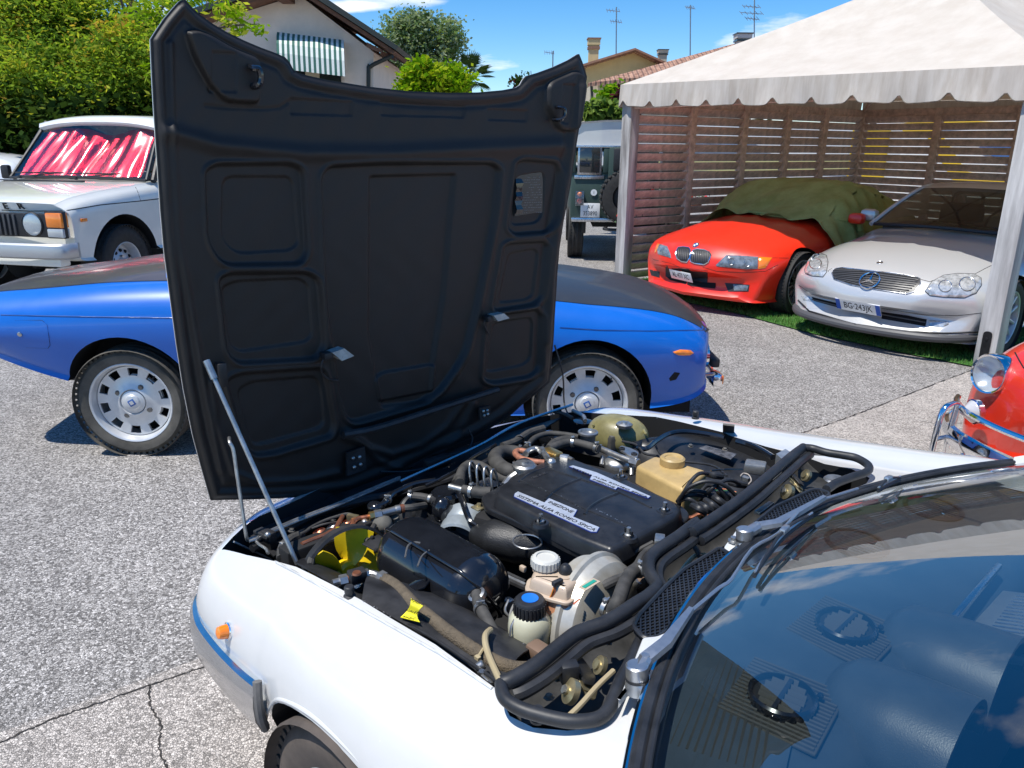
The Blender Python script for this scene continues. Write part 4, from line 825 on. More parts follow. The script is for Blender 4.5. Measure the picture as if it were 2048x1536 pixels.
for nm, A, B_ in (('windscreen', [(-.62, .68, .90), (-.54, .3, .93), (-.53, 0, .935), (-.54, -.3, .93), (-.62, -.68, .90)], [(-1.02, .57, 1.27), (-1.0, .3, 1.29), (-.99, 0, 1.295), (-1.0, -.3, 1.29), (-1.02, -.57, 1.27)]), ('rear_window', [(-2.10, .62, .94), (-2.14, .3, .95), (-2.14, 0, .955), (-2.14, -.3, .95), (-2.10, -.62, .94)], [(-1.66, .56, 1.25), (-1.70, .3, 1.28), (-1.70, 0, 1.285), (-1.70, -.3, 1.28), (-1.66, -.56, 1.25)])):
    V, Fc = grid2(rl(A), rl(B_), 4, .01); mk(nm, V, Fc, M_GLASS, FT, 60)
MB().box((-1.4, 0, .6), (1.3, 1.2, .5), M_VOID).build('interior', FT)
# ------------------------------------------------------------------ white off-roader
RRC = Car(-4.848, 8.094, -102.2, 1.077); WHT = tone('chalk_white_paint', (.80, .79, .73)); RT_ = thing('white_offroader', 'white boxy off-road estate with red foil sunshade behind its windscreen at the left edge', 'car', RRC.M)
def boxsec(x, zt, yt, ymax, zb, k=0): return [Vector((x-k*abs(y/ymax)**3, y, z)) for y, z in ((0, zt), (yt*.5, zt-.004), (yt-.05, zt-.012), (yt, zt-.03), (ymax-.02, zt-.09), (ymax, zt-.2), (ymax, (zt+zb)/2-.1), (ymax-.005, zb+.03), (ymax-.04, zb), (0, zb))]
S = [boxsec(.70, .985, .74, .86, .56, .09), boxsec(.68, 1.005, .76, .87, .50, .08), boxsec(.45, 1.05, .78, .88, .48), boxsec(0, 1.095, .79, .885, .48), boxsec(-.5, 1.125, .80, .885, .48), boxsec(-.75, 1.13, .80, .885, .48), boxsec(-2, 1.13, .80, .885, .48), boxsec(-3.4, 1.13, .80, .885, .50), boxsec(-3.6, 1.10, .78, .86, .55)]
body = loft('body', S, WHT, RT_, 4, 2, 30); arches(body, RRC, (0, -2.54), .89, .45, .40, .40)
bv = bvh_of([body], RRC.M)
b = MB(); b.box((.715, 0, .805), (.03, 1.62, .20), M_BLK, bev=.01); b.build('front_panel', RT_)
GB = MB().box((.735, 0, .0), (.016, .018, .23), M_BLK, bev=.004)
for i in range(-8, 9):
    if i == -8: g0 = MB().box((.736, 0, .805), (.02, .022, .18), mat('grille_slat_grey', (.05, .05, .052), .5), bev=.004).build('grille_slat', RT_); g0.location = (0, i*.05, 0)
    else: g = g0.copy(); COL.objects.link(g); g.parent = RT_; g.location = (0, i*.05, 0)
for s in (-1, 1):
    hl = MB().lathe([(.102, -.01), (.105, .012), (.096, .018), (.094, .010)], (.728, s*.575, .815), (1, 0, 0), M_BLK, 32).lathe([(.094, .004), (.07, .009), (0, .012)], (.735, s*.575, .815), (1, 0, 0), M_REFL, 32).build('headlight', RT_)
    mk('lens', *latheg([(.095, 0), (.08, .014), (.04, .022), (0, .024)], (.738, s*.575, .815), (1, 0, 0), 32), M_LENS, hl, 60)
    b = MB(); b.box((.70, s*.785, .812), (.05, .175, .225), M_BLK, bev=.008); b.build('indicator_housing', RT_)
    MB().box((.722, s*.785, .852), (.03, .15, .125), M_AMB, bev=.012).box((.70, s*.862, .852), (.08, .02, .125), M_AMB, bev=.006).build('indicator', RT_)
    MB().box((.722, s*.785, .746), (.03, .15, .075), mat('grey_clear_lens', (.42, .44, .45), .15, coat=1), bev=.012).box((.70, s*.862, .746), (.08, .02, .075), mat('grey_clear_lens', (.42, .44, .45), .15, coat=1), bev=.006).build('side_light', RT_)
    MB().box((.50, s*.888, .84), (.075, .014, .030), M_AMB, bev=.005).build('side_marker', RT_)
b = MB(); P = rl([(.70, -.93, .60), (.80, -.88, .60), (.84, -.6, .60), (.85, 0, .60), (.84, .6, .60), (.80, .88, .60), (.66, .935, .60)]); sec = [(0, .065), (.02, .05), (.03, 0), (.02, -.05), (0, -.065), (-.03, -.06), (-.03, .06)]
V = []; Fc = []; PP = crom(P, 4)
for p in PP: V += [p+Vector((a*1.0, a*(.5 if p.y > 0 else -.5)*(1 if abs(p.y) > .85 else 0), c)) for a, c in sec]
for i in range(len(PP)-1):
    for k in range(7): a = i*7+k; d = i*7+(k+1) % 7; Fc.append((a, d, d+7, a+7))
mk('bumper', V, Fc+[tuple(range(7)), tuple(range((len(PP)-1)*7, len(PP)*7))[::-1]], mat('silver_bumper_paint', (.52, .53, .54), .38, .6), RT_, 40)
MB().box((.71, 0, .50), (.12, 1.66, .08), WHT, bev=.02).build('valance', RT_)
for i, ch in enumerate('ROVER'):
    h = px_cast(bv, -78+30*i, 412)
    if h: n_ = (RRC.I.to_3x3() @ h[1]).normalized(); x_ = Vector((0, 1, 0)); text('lettering', ch, RRC.I @ h[0]+n_*.006, x_, n_.cross(x_), .075, mat('letter_black', (.02, .02, .022), .5), RT_, .003, sx=1.35, bold=.012)
seam('bonnet_gap', RRC, bv, [(4, 420), (60, 422), (125, 422)], .004, M_GAP, RT_)
seam('waist_gap', RRC, bv, [(128, 422), (200, 410), (280, 402), (322, 397)], .0045, M_GAP, RT_); seam('wing_gap', RRC, bv, [(267, 366), (276, 385), (281, 402)], .003, M_GAP, RT_)
for x in (0, -2.54):
    for s in (-1, 1): wheel(RT_, x, s*.76, .375, .215, .215, 'steel', side=s, steer=.06 if x == 0 else 0)
MB().box((-1.2, 0, .50), (3.4, .9, .14), M_VOID).tube([(0, .7, .37), (0, -.7, .37)], .05, M_VOID, 8).sph((0.02, -.25, .36), .17, M_VOID).tube([(.5, .3, .42), (.1, .3, .36)], .03, M_VOID, 6).build('axle', RT_)
WB = [(-.52, .79, 1.13), (-.45, .4, 1.15), (-.43, 0, 1.155), (-.45, -.4, 1.15), (-.52, -.79, 1.13)]; WT = [(-.98, .68, 1.66), (-.94, .35, 1.68), (-.93, 0, 1.685), (-.94, -.35, 1.68), (-.98, -.68, 1.66)]
V, Fc = grid2(crom(WB, 4), crom(WT, 4), 4); mk('windscreen', V, Fc, glassmat('offroader_glass', (.82, .86, .86), 1.5), RT_, 60)
b = MB()
b.tube([Vector(p)+Vector((.01, 0, 0)) for p in WB], .014, M_BLK, 6).tube([Vector(p)+Vector((.01, 0, 0)) for p in WT], .014, M_BLK, 6)
for s in (-1, 1): b.tube([(-.52, s*.79, 1.13), (-.98, s*.68, 1.66)], .016, M_BLK, 6)
b.build('windscreen_seal', RT_)
for s in (-1, 1): MB().tube([(-.58, s*.82, 1.12), (-1.03, s*.71, 1.68)], .028, M_BLK, 8).build('front_pillar', RT_)
RFm = tone('white_roof_paint', (.78, .78, .76)); sec = lambda x, z, w: [Vector((x, y*w, z-.05*abs(y)**3-.01*y*y)) for y in np.linspace(-1, 1, 15)]
V = []; Fc = []; xs = [(-.90, 1.685, .70), (-.95, 1.725, .735), (-1.1, 1.755, .75), (-2.0, 1.775, .76), (-3.2, 1.76, .75), (-3.5, 1.72, .72)]
for x, z, w in xs: V += sec(x, z, w)
for i in range(len(xs)-1):
    for k in range(14): a = i*15+k; Fc.append((a, a+1, a+16, a+15))
V, Fc = solid(V, [f if (V[f[1]]-V[f[0]]).cross(V[f[2]]-V[f[0]]).z > 0 else f[::-1] for f in Fc], .045); mk('roof', V, Fc, RFm, RT_, 40)
for s in (-1, 1):
    V, Fc = grid2(rl([(-.62, s*.83, 1.13), (-1.6, s*.84, 1.13), (-3.4, s*.83, 1.13)]), rl([(-1.05, s*.72, 1.68), (-1.7, s*.73, 1.70), (-3.2, s*.72, 1.69)]), 2); mk('side_window', V, Fc, M_GLASSD, RT_, 60)
# red foil sunshade
def foilmat():
    m = bpy.data.materials.new('red_crinkled_foil'); m.use_nodes = True; nt = m.node_tree; p = nt.nodes['Principled BSDF']; p.inputs['Base Color'].default_value = (.62, .012, .03, 1); p.inputs['Metallic'].default_value = .95; p.inputs['Roughness'].default_value = .22; p.inputs['Coat Weight'].default_value = 1; p.inputs['Coat Roughness'].default_value = .16; p.inputs['Coat IOR'].default_value = 2.2
    tc = N(nt, 'ShaderNodeTexCoord'); v = N(nt, 'ShaderNodeTexVoronoi'); v.inputs['Scale'].default_value = 130; nt.links.new(tc.outputs['Object'], v.inputs['Vector']); b = N(nt, 'ShaderNodeBump'); b.inputs['Strength'].default_value = .8; b.inputs['Distance'].default_value = .003; nt.links.new(v.outputs['Distance'], b.inputs['Height']); nt.links.new(b.outputs[0], p.inputs['Normal']); return m
V = []; Fc = []; nx, ny = 90, 10
for j in range(ny+1):
    for i in range(nx+1):
        u = i/nx; t = j/ny; a = Vector((-.55, .70-1.40*u, 1.155)); c = Vector((-.97, .62-1.24*u, 1.62-.07*math.exp(-((u-.42)/.16)**2))); q = a.lerp(c, t); q.x -= .016+.026*math.sin(u*19+t*1.2+math.sin(u*11)*1.9)+.009*math.sin(u*53+t*4)+.006*math.sin(t*9+u*20); V.append(q)
for j in range(ny):
    for i in range(nx): a = j*(nx+1)+i; Fc.append((a, a+1, a+nx+2, a+nx+1))
V, Fc = solid(V, Fc, .003); tag(mk('foil_sunshade', [RRC.M @ v for v in V], Fc, foilmat(), None, 60), 'red crinkled foil sunshade propped inside the white off-roader windscreen', 'sunshade')
MB().box((-1.6, 0, 1.0), (1.9, 1.5, .25), M_VOID).build('interior', RT_)
b = MB(); b.box((-.30, -.22, 1.118), (.05, .95, .012), M_BLK, bev=.004).build('bonnet_vent', RT_)
for y in (.10, -.55):
    MB().tube([(-.40, y+.02, 1.15), (-.455, y+.30, 1.18), (-.47, y+.36, 1.185)], .006, M_BLK, 6).tube([(-.462, y-.12, 1.185), (-.475, y+.44, 1.19)], .007, M_BLK, 6).lathe([(.016, 0), (.012, .03), (0, .032)], (-.39, y, 1.13), (0, 0, 1), M_BLK, 10).build('wiper', RT_)
MB().box((-.62, .93, 1.20), (.08, .10, .16), M_BLK, bev=.02).build('door_mirror', RT_); MB().box((-.66, -.97, 1.18), (.06, .10, .14), M_BLK, bev=.02).build('door_mirror', RT_)
# ------------------------------------------------------------------ white hatchback beyond, at the very left
HC_ = Car(-10.75, 13.2, 176); HT = thing('white_hatchback', 'white small car mostly cut by the left edge beside the off-roader', 'car', HC_.M); WH2 = tone('white_hatch_paint', (.74, .76, .78))
S = [st(.75, .60, .02, .5, .75, .5, .65, .25, .2), st(.4, .82, .05, .65, .80, .6, .7, .2), st(-.3, .95, .06, .7, .82, .6, .7, .2), st(-1.5, 1.0, .06, .72, .82, .62, .7, .2), st(-2.9, 1.0, .06, .7, .8, .62, .7, .25), st(-3.1, .9, .05, .6, .75, .6, .65, .3)]
body = loft('body', S, WH2, HT, 4, 3); arches(body, HC_, (0, -2.4), .82, .34, .30)
for x in (0, -2.4):
    for s in (-1, 1): wheel(HT, x, s*.70, .29, .18, .2, 'steel', side=s)
RFl = [st(-.4, .97, .02, .55, .70, .95, .68, .93), st(-1.1, 1.40, .05, .50, .66, 1.0, .68, .93), st(-2.2, 1.43, .05, .50, .66, 1.0, .68, .93), st(-2.95, 1.30, .05, .48, .64, 1.0, .66, .93), st(-3.05, 1.0, .03, .45, .62, .97, .64, .93)]
loft('roof', RFl, WH2, HT, 4, 3)
for s in (-1, 1): V, Fc = grid2(rl([(-.75, s*.705, 1.02), (-1.6, s*.71, 1.02), (-2.6, s*.70, 1.02)]), rl([(-1.2, s*.60, 1.32), (-1.7, s*.60, 1.34), (-2.5, s*.60, 1.31)]), 2, .012, (0, s, 0)); mk('side_window', V, Fc, mat('smoked_side_glass', (.02, .03, .04), .05, coat=1), HT, 60)
MB().box((-.85, .86, 1.0), (.1, .16, .12), M_BLK, bev=.03).build('door_mirror', HT); MB().box((-.85, -.86, 1.0), (.1, .16, .12), M_BLK, bev=.03).build('door_mirror', HT)
# ------------------------------------------------------------------ green off-roader, tail towards us
_c = dep(1140, 430, 11.3); LRC = Car(_c.x+.83, 11.3, 87); GRN = tone('dark_green_paint', (.022, .045, .03), rough=.5); LT = thing('green_offroader', 'old dark green off-roader with white roof and spare wheel seen from behind', 'car', LRC.M)
def lb(cx, cy, cz, sx, sy, sz, m, nm, bev=.01, R=None): return MB().box((cx, cy, cz), (sx, sy, sz), m, R, bev=bev).build(nm, LT)
lb(1.6, 0, .93, 3.2, 1.66, .70, GRN, 'body', .05)
WHR = tone('aged_white_roof', (.60, .61, .60), rough=.45)
S = []
V = []; pr = [(.83, 1.62), (.825, 1.78), (.79, 1.88), (.70, 1.93), (.4, 1.955), (0, 1.965)]; pr = pr+[(-a, z) for a, z in pr[-2::-1]]; np_ = len(pr)
for x, dz, k in ((.03, -.02, .96), (.0, 0, 1), (2.2, .01, 1), (2.3, -.1, .97)): V += [Vector((x, y*k, z+dz)) for y, z in pr]
Fc = [(i*np_+k, i*np_+k+1, (i+1)*np_+k+1, (i+1)*np_+k) for i in range(3) for k in range(np_-1)]+[tuple(range(np_)), tuple(range(3*np_, 4*np_))[::-1]]
mk('roof', V, Fc, WHR, LT, 40)
lb(1.1, 0, 1.605, 2.26, 1.70, .03, M_CHRD, 'roof_gutter', .005)
for s in (-1, 1):
    lb(.02, s*.80, 1.43, .06, .07, .36, GRN, 'rear_pillar'); lb(.0, s*.34, 1.43, .05, .09, .36, GRN, 'rear_pillar')
    f = lb(-.012, s*.575, 1.42, .02, .34, .40, M_CHRD, 'rear_window_frame', .02); MB().box((-.02, s*.575, 1.42), (.02, .285, .34), mat('dim_window', (.025, .03, .03), .08, coat=1), bev=.03).build('pane', f)
    lb(1.2, s*.82, 1.43, 2.2, .03, .36, GRN, 'side_panel')
d = lb(-.02, 0, 1.20, .05, .62, .80, GRN, 'rear_door', .02); w = MB().box((-.03, 0, 1.43), (.06, .50, .32), M_BLK, bev=.05).build('door_window', d); 
lb(-.008, .575, 1.19, .02, .42, .05, M_CHRD, 'corner_plate', .004); lb(-.008, -.575, 1.19, .02, .42, .05, M_CHRD, 'corner_plate', .004); lb(-.02, 0, .60, .06, 1.62, .06, M_CHRD, 'rear_crossmember', .01)
b = MB()
for s in (-1, 1):
    for i in range(6): b.sph((-.02, s*(.42+i*.062), 1.205), .007, M_CHRD, n=4)
    for i in range(4): b.sph((-.018, s*.40, .72+i*.12), .007, M_CHRD, n=4)
b.build('rivets', LT, kind=None)
for s in (-1, 1):
    o = lb(-.03, s*.70, .90, .05, .11, .20, M_BLK, 'tail_lamp', .01); MB().sph((-.055, s*.70, .955), .035, M_AMB, n=8).build('amber_bulb', o); MB().sph((-.055, s*.70, .86), .035, mat('red_lens', (.5, .01, .01), .2, coat=1), n=8).build('red_bulb', o)
    b = MB()
    for q in range(-3, 4): b.tube([(-.09, s*.70+q*.018, .80), (-.105, s*.70+q*.018, .90), (-.09, s*.70+q*.018, 1.0)], .0025, M_CHRD, 4)
    for q in range(-5, 6): b.tube([(-.10, s*.70-.06, .90+q*.018), (-.10, s*.70+.06, .90+q*.018)], .0025, M_CHRD, 4, 1)
    b.build('lamp_guard', o)
yax = (0, 0, 1); xa = (0, -1, 0)
o = MB().lathe([(.045, 0), (.045, .003), (0, .003)], (-.012, .50, .98), (-1, 0, 0), M_PLATE, 20).build('country_badge', LT); text('lettering', 'I', (-.0165, .50, .98), xa, yax, .05, M_INK, o)
plate(LRC, LT, (-.05, .545, .735), xa, yax, .275, .20, [('AV', .045, .085), ('353890', -.045, .085)], sx=.80)
plate_txt = None
# spare wheel on the rear door
def spare(car, c, ax, R, w, rr):
    hub = bpy.data.objects.new('spare_wheel', None); COL.objects.link(hub); hub.parent = car; hub.matrix_local = Matrix.Translation(c) @ Vector(ax).to_track_quat('Z', 'Y').to_matrix().to_4x4(); h = w/2; b = MB()
    b.lathe([(rr, -h), ((R+rr)/2, -h*1.05), (R*.96, -h*.9), (R, -h*.5), (R, h*.5), (R*.96, h*.9), ((R+rr)/2, h*1.05), (rr, h)], (0, 0, 0), (0, 0, 1), M_TYRE, 40)
    for k in range(30):
        a = 2*math.pi*k/30; Rm = Matrix.Rotation(a, 3, 'Z')
        for s in (-1, 1): b.box(Rm @ Vector((R+.004, 0, s*h*.62)), (.022, R*.12, h*.7), M_TYRE, Rm @ Matrix.Rotation(s*.3, 3, 'X'), bev=.003)
    b.build('tyre', hub); MB().lathe([(rr, h*.8), (rr*.9, h*.3), (rr*.4, h*.5), (rr*.3, h*.2), (0, h*.2)], (0, 0, 0), (0, 0, 1), M_BLK, 24).build('rim', hub)
spare(LT, (-.17, .05, .93), (-1, 0, 0), .36, .20, .20)
for x in (.55, 2.75):
    for s in (-1, 1): wheel(LT, x, s*.72, .37, .20, .2, 'steel', side=s)
lb(1.6, 0, .55, 3.0, 1.0, .12, M_VOID, 'chassis'); MB().tube([(-.02, -.3, .5), (-.14, -.3, .48), (-.14, .3, .48), (-.02, .3, .5)], .02, M_BLK, 6).box((-.10, -.0, .5), (.12, .12, .08), M_BLK, bev=.01).build('towing_step', LT); lb(.2, .62, .50, .12, .06, .22, M_BLK, 'mud_flap')
# ------------------------------------------------------------------ red roadster under a green cloth
ZC = Car(2.363, 8.35, -141.8); RED = mat('bright_red_paint', (.80, .024, .005), .38, coat=.5, var=.03, vs=4); ZT = thing('red_roadster', 'bright red roadster with twin kidney grille under the left half of the canopy', 'car', ZC.M)
S = [st(.80, .44, .02, .40, .60, .36, .55, .20, .22), st(.785, .52, .02, .44, .68, .38, .62, .17, .24), st(.74, .60, .03, .48, .74, .42, .68, .16, .22), st(.62, .70, .055, .52, .79, .48, .72, .16, .16),
     st(.40, .775, .07, .56, .83, .52, .76, .16, .07), st(.05, .845, .085, .60, .85, .54, .78, .17), st(-.4, .90, .085, .62, .845, .56, .77, .17), st(-.95, .935, .08, .64, .83, .56, .76, .18), st(-1.8, .90, .06, .68, .84, .58, .76, .18), st(-2.45, .90, .07, .64, .87, .58, .78, .2), st(-2.95, .84, .07, .56, .82, .56, .72, .28), st(-3.15, .72, .04, .46, .70, .52, .60, .36)]
body = loft('body', S, RED, ZT, 6, 3); arches(body, ZC, (0, -2.45), .86, .345, .33)
bz = bvh_of([body], ZC.M)
ZP = lambda L: [(1240+x/4.267, 180+y/4.267) for x, y in L]
M_GRB = mat('grille_black', (.012, .012, .014), .5); M_HLB = mat('smoky_headlamp_glass', (.16, .19, .22), .06, coat=1, var=.5, vs=18)
for poly in ([(485, 1370), (500, 1345), (540, 1340), (590, 1348), (603, 1370), (598, 1430), (575, 1470), (530, 1465), (490, 1440), (478, 1410)], [(625, 1370), (660, 1358), (720, 1365), (765, 1385), (778, 1410), (755, 1470), (720, 1490), (640, 1480), (604, 1465), (600, 1430)]):
    o = patch('kidney_grille', ZC, bz, ZP(poly), .004, M_GRB, ZT, 4, rim=(M_CHR, .0075))
    xs = [p[0] for p in poly]; x = min(xs)+22
    while x < max(xs)-12:
        ys = [p[1] for p in poly]; seam('grille_bar', ZC, bz, ZP([(x+3, min(ys)+22), (x, max(ys)-22)]), .0035, mat('grille_bar_black', (.04, .04, .045), .3, coat=.8), o and ZT, .008); x += 16
def lamp(name, car, bv, poly, m, parent, **k): return patch(name, car, bv, poly, .004, m, parent, 4, bulge=k.get('bulge', .008), rim=k.get('rim'))
hl = lamp('headlight', ZC, bz, ZP([(818, 1495), (905, 1410), (1000, 1412), (1180, 1425), (1175, 1525), (1080, 1530), (830, 1505)]), M_HLB, ZT); lamp('indicator', ZC, bz, ZP([(1182, 1425), (1298, 1432), (1240, 1520), (1180, 1528)]), M_AMB, ZT)
lamp('headlight', ZC, bz, ZP([(340, 1315), (405, 1335), (432, 1400), (436, 1435), (325, 1400), (318, 1360)]), M_HLB, ZT); lamp('indicator', ZC, bz, ZP([(322, 1310), (338, 1315), (315, 1372), (300, 1395), (297, 1370)]), M_AMB, ZT)
for x, y, r in ((950, 1465, 26), (1090, 1475, 30), (375, 1385, 18)):
    seam('lamp_ring', ZC, bz, ZP([(x+r*math.cos(a), y+r*math.sin(a)) for a in [i*math.pi/8 for i in range(17)]]), .0035, M_CHRD, ZT, .010, 3)
h = px_cast(bz, 1392, 490.5)
if h:
    n3 = ZC.I.to_3x3() @ h[1]; c = ZC.I @ h[0]; o = MB().lathe([(.036, 0), (.036, .006), (.033, .008)], c, n3, M_CHR, 28).lathe([(.033, .007), (0, .008)], c, n3, M_INK, 28).build('badge', ZT); q = n3.to_track_quat('Z', 'Y').to_matrix()
    for k in range(4):
        a0 = k*math.pi/2; P = [Vector((0, 0, .0092))]+[Vector((.023*math.cos(a0+t*math.pi/12), .023*math.sin(a0+t*math.pi/12), .0090)) for t in range(7)]
        mk('badge_quarter', [c+q @ p for p in P], [tuple(range(8))], mat('badge_blue', (.02, .10, .35), .3, coat=.6) if k % 2 else M_PLATE, o, 0)
T4 = lambda L: [(1100+x/2.16, 200+y/2.16) for x, y in L]
patch('plate_recess', ZC, bz, T4([(500, 712), (682, 738), (680, 790), (655, 786), (500, 762)]), .003, M_BLK, ZT, 6)
h = px_cast(bz, 1369, 546)
def facing_plate(car, root, bv, px, w, hgt, s, off=.02, tilt=None, **k):
    h = px_cast(bv, *px); n = car.I.to_3x3() @ h[1]; n.z *= .3; n.normalize(); x = Vector((0, 0, 1)).cross(n).normalized(); y = n.cross(x); return plate(car, root, car.I @ h[0]+n*off, x, y, w, hgt, s, **k)
facing_plate(ZC, ZT, bz, (1369, 547), .34, .105, 'AL·477 XC', off=.050, size=.082, sx=.70)
patch('air_intake', ZC, bz, T4([(498, 760), (655, 787), (716, 790), (714, 815), (620, 806), (520, 778)]), .002, M_VOID, ZT, 6)
patch('fog_lamp_recess', ZC, bz, T4([(755, 790), (862, 798), (858, 828), (770, 828)]), .002, M_BLK, ZT, 5); patch('fog_lamp', ZC, bz, T4([(792, 796), (858, 802), (852, 824), (796, 824)]), .006, M_HLB, ZT, 4, bulge=.006)
patch('fog_lamp_recess', ZC, bz, T4([(430, 732), (474, 742), (474, 768), (438, 758)]), .002, M_BLK, ZT, 5)
seam('bumper_gap', ZC, bz, T4([(425, 672), (450, 690), (520, 705), (560, 722)]), .002, M_GAP, ZT); seam('bumper_gap', ZC, bz, T4([(660, 722), (720, 740), (830, 745), (930, 740), (985, 712)]), .002, M_GAP, ZT)
seam('bonnet_gap', ZC, bz, T4([(957, 682), (1030, 683), (1090, 665), (1125, 655)]), .002, M_GAP, ZT)
for x in (0, -2.45):
    for s in (-1, 1): wheel(ZT, x, s*.735, .315, .205, .235, 'spokes', side=s, steer=.05 if x == 0 else 0)
MB().box((-1.2, 0, .25), (3.2, 1.2, .12), M_VOID).build('underbody', ZT)
MB().box((-.75, .92, .93), (.12, .16, .11), RED, bev=.04).build('door_mirror', ZT)
# green cloth: heaped over the windscreen and folded hood
M_CLOTH = mat('olive_green_cloth', (.33, .34, .09), .92, var=.18, vs=5, bump=.25, bs=120, var2=(.40, .41, .14))
V = []; Fc = []; nx, ny = 120, 110
def topz(x):                                                       # what lies under the cloth
    return float(np.interp(x, [-2.3, -2.0, -1.7, -1.35, -1.15, -1.0, -.8, -.62, -.45], [1.0, 1.12, 1.21, 1.27, 1.285, 1.26, 1.14, 1.01, .925]))
for i in range(nx+1):
    x = -.42-1.95*i/nx
    for j in range(ny+1):
        u = -1+2*j/ny; yw = .90 if x < -.75 else .90+.0*(x+.75); front = float(np.interp(x, [-.9, -.42], [0, 1])); y = u*yw
        zc = topz(x-.10*abs(u)**2); side = abs(y); sh = float(np.interp(side, [0, .45, .58, .68, .78, .86, .92], [0, .006, .025, .08, .22, .42, .60]))
        z = zc-sh*(1-.35*front); hh = bz.ray_cast(ZC.M @ Vector((x, max(-.78, min(.78, y)), 2)), Vector((0, 0, -1))); zb = hh[0].z if hh[0] else .8
        fold = .016*math.sin(y*17+x*5+1.3*math.sin(x*8))*front**.5+.012*math.sin(x*14+y*9)+.008*noise.noise(Vector((x*6, y*6, 0)))+.02*noise.noise(Vector((x*2.5, y*9, 3)))*(1 if side > .45 else .4)
        z = z+fold; 
        if side < .79: z = max(z, zb+.014+.008*math.sin(y*30+x*12))
        xx = x+.05*math.sin(u*5+.6)*front+.03*math.sin(u*17)*front; V.append(Vector((xx+.02*math.sin(y*6)*(i/nx), y+(.02*math.sin(x*13)+.02*math.sin(x*31)) * (1 if side > .7 else 0)*np.sign(y), max(z, .5 if side > .8 else 0))))
for i in range(nx):
    for j in range(ny): a = i*(ny+1)+j; Fc.append((a, a+ny+1, a+ny+2, a+1))
V, Fc = solid(V, [f if (V[f[1]]-V[f[0]]).cross(V[f[2]]-V[f[0]]).z > 0 else f[::-1] for f in Fc], .004)
tag(mk('car_cover', [ZC.M @ v for v in V], Fc, M_CLOTH, None, 180), 'olive green cloth draped over the cabin of the red roadster', 'car cover')
b = MB()
for k, (x0, y0, x1, y1) in enumerate(((-.50, .30, -.75, .82), (-.55, .10, -.68, .70), (-.60, .40, -.86, .80), (-.46, -.2, -.52, .40))):
    b.tube([ZC.M @ Vector((x0, y0, topz(x0)+.01)), ZC.M @ Vector(((x0+x1)/2+.02, (y0+y1)/2, topz((x0+x1)/2)-.08+.02*k)), ZC.M @ Vector((x1, y1, .90))], [.008, .028, .022], M_CLOTH, 8)
b.tube([ZC.M @ Vector(p) for p in ((-.80, .80, .96), (-.86, .885, .90), (-.88, .90, .80))], [.03, .035, .03], M_CLOTH, 8)
b.build('cover_folds', None); bpy.data.objects['cover_folds'].parent = bpy.data.objects['car_cover']
# ------------------------------------------------------------------ silver coupe-roadster
SCar = Car(3.521, 6.844, -141.8); SIL = mat('silver_metallic_paint', (.60, .60, .59), .30, .35, coat=1, var=.03, vs=500); ST_ = thing('silver_roadster', 'silver hardtop roadster with star in its grille under the right half of the canopy', 'car', SCar.M)
S = [st(.83, .40, .01, .42, .64, .34, .58, .22, .26), st(.825, .46, .015, .46, .72, .37, .66, .18, .28), st(.79, .535, .02, .50, .78, .40, .72, .16, .27), st(.70, .625, .035, .52, .82, .44, .76, .15, .22), st(.55, .70, .055, .56, .845, .48, .79, .15, .15),
     st(.30, .775, .065, .62, .86, .52, .80, .15, .06), st(0, .835, .075, .66, .865, .55, .80, .16), st(-.4, .89, .075, .68, .86, .57, .78, .16), st(-.7, .92, .06, .70, .86, .58, .78, .17), st(-1.6, .93, .05, .72, .86, .60, .78, .17), st(-2.4, .95, .06, .68, .86, .60, .78, .18), st(-2.95, .93, .05, .60, .82, .58, .74, .24), st(-3.15, .82, .03, .5, .74, .54, .66, .3)]
body = loft('body', S, SIL, ST_, 6, 3); arches(body, SCar, (0, -2.4), .87, .34, .32); bs_ = bvh_of([body], SCar.M)
M_MESH = mat('grille_mesh_dark', (.03, .03, .032), .4)
gp = T4([(1218, 748), (1228, 730), (1262, 725), (1400, 740), (1530, 755), (1598, 772), (1600, 795), (1575, 828), (1540, 838), (1400, 818), (1300, 800), (1228, 775)])
o = patch('grille', SCar, bs_, gp, .003, M_MESH, ST_, 6, rim=(M_CHRD, .005))
for k in range(8):
    t = k/7; seam('grille_slat', SCar, bs_, T4([(1224+8*(t > .5)+40*(t > .8), 738+44*t), (1400, 744+70*t), (1592-55*t*t, 770+62*t)]), .0035, mat('grille_slat_silver', (.085, .085, .09), .4, .3), ST_, .007)
for px_, r in (((1382, 782), .078),):
    h = px_cast(bs_, *T4([px_])[0]); n3 = SCar.I.to_3x3() @ h[1]; c = SCar.I @ h[0]+n3*.012; q = n3.to_track_quat('Z', 'Y').to_matrix(); up = Vector((0, 0, 1)); x = up.cross(n3).normalized(); y = n3.cross(x); b = MB(); pts = [c+(x*math.cos(a)+y*math.sin(a))*r for a in [i*math.pi/16 for i in range(33)]]
    b.tube(pts, .0065, M_CHR, 8, 1)
    for k in range(3):
        a = math.pi/2+k*2*math.pi/3; d = x*math.cos(a)+y*math.sin(a); e = x*-math.sin(a)+y*math.cos(a); b.add([c+d*r, c+e*.011, c-e*.011, c+n3*.014-d*.002, c-n3*.004], [(0, 1, 3), (0, 3, 2), (0, 4, 1), (0, 2, 4)], M_CHR)
    b.build('star_emblem', ST_, 20)
h = px_cast(bs_, *T4([(1425, 703)])[0]); MB().lathe([(.026, 0), (.026, .003), (.022, .005), (.020, .0035), (0, .004)], SCar.I @ h[0], SCar.I.to_3x3() @ h[1], M_CHRD, 24).build('bonnet_badge', ST_)
M_HLC = mat('clear_headlamp_glass', (.50, .52, .53), .05, .35, coat=1, var=.4, vs=22, var2=(.78, .80, .80), bump=.35, bs=45)
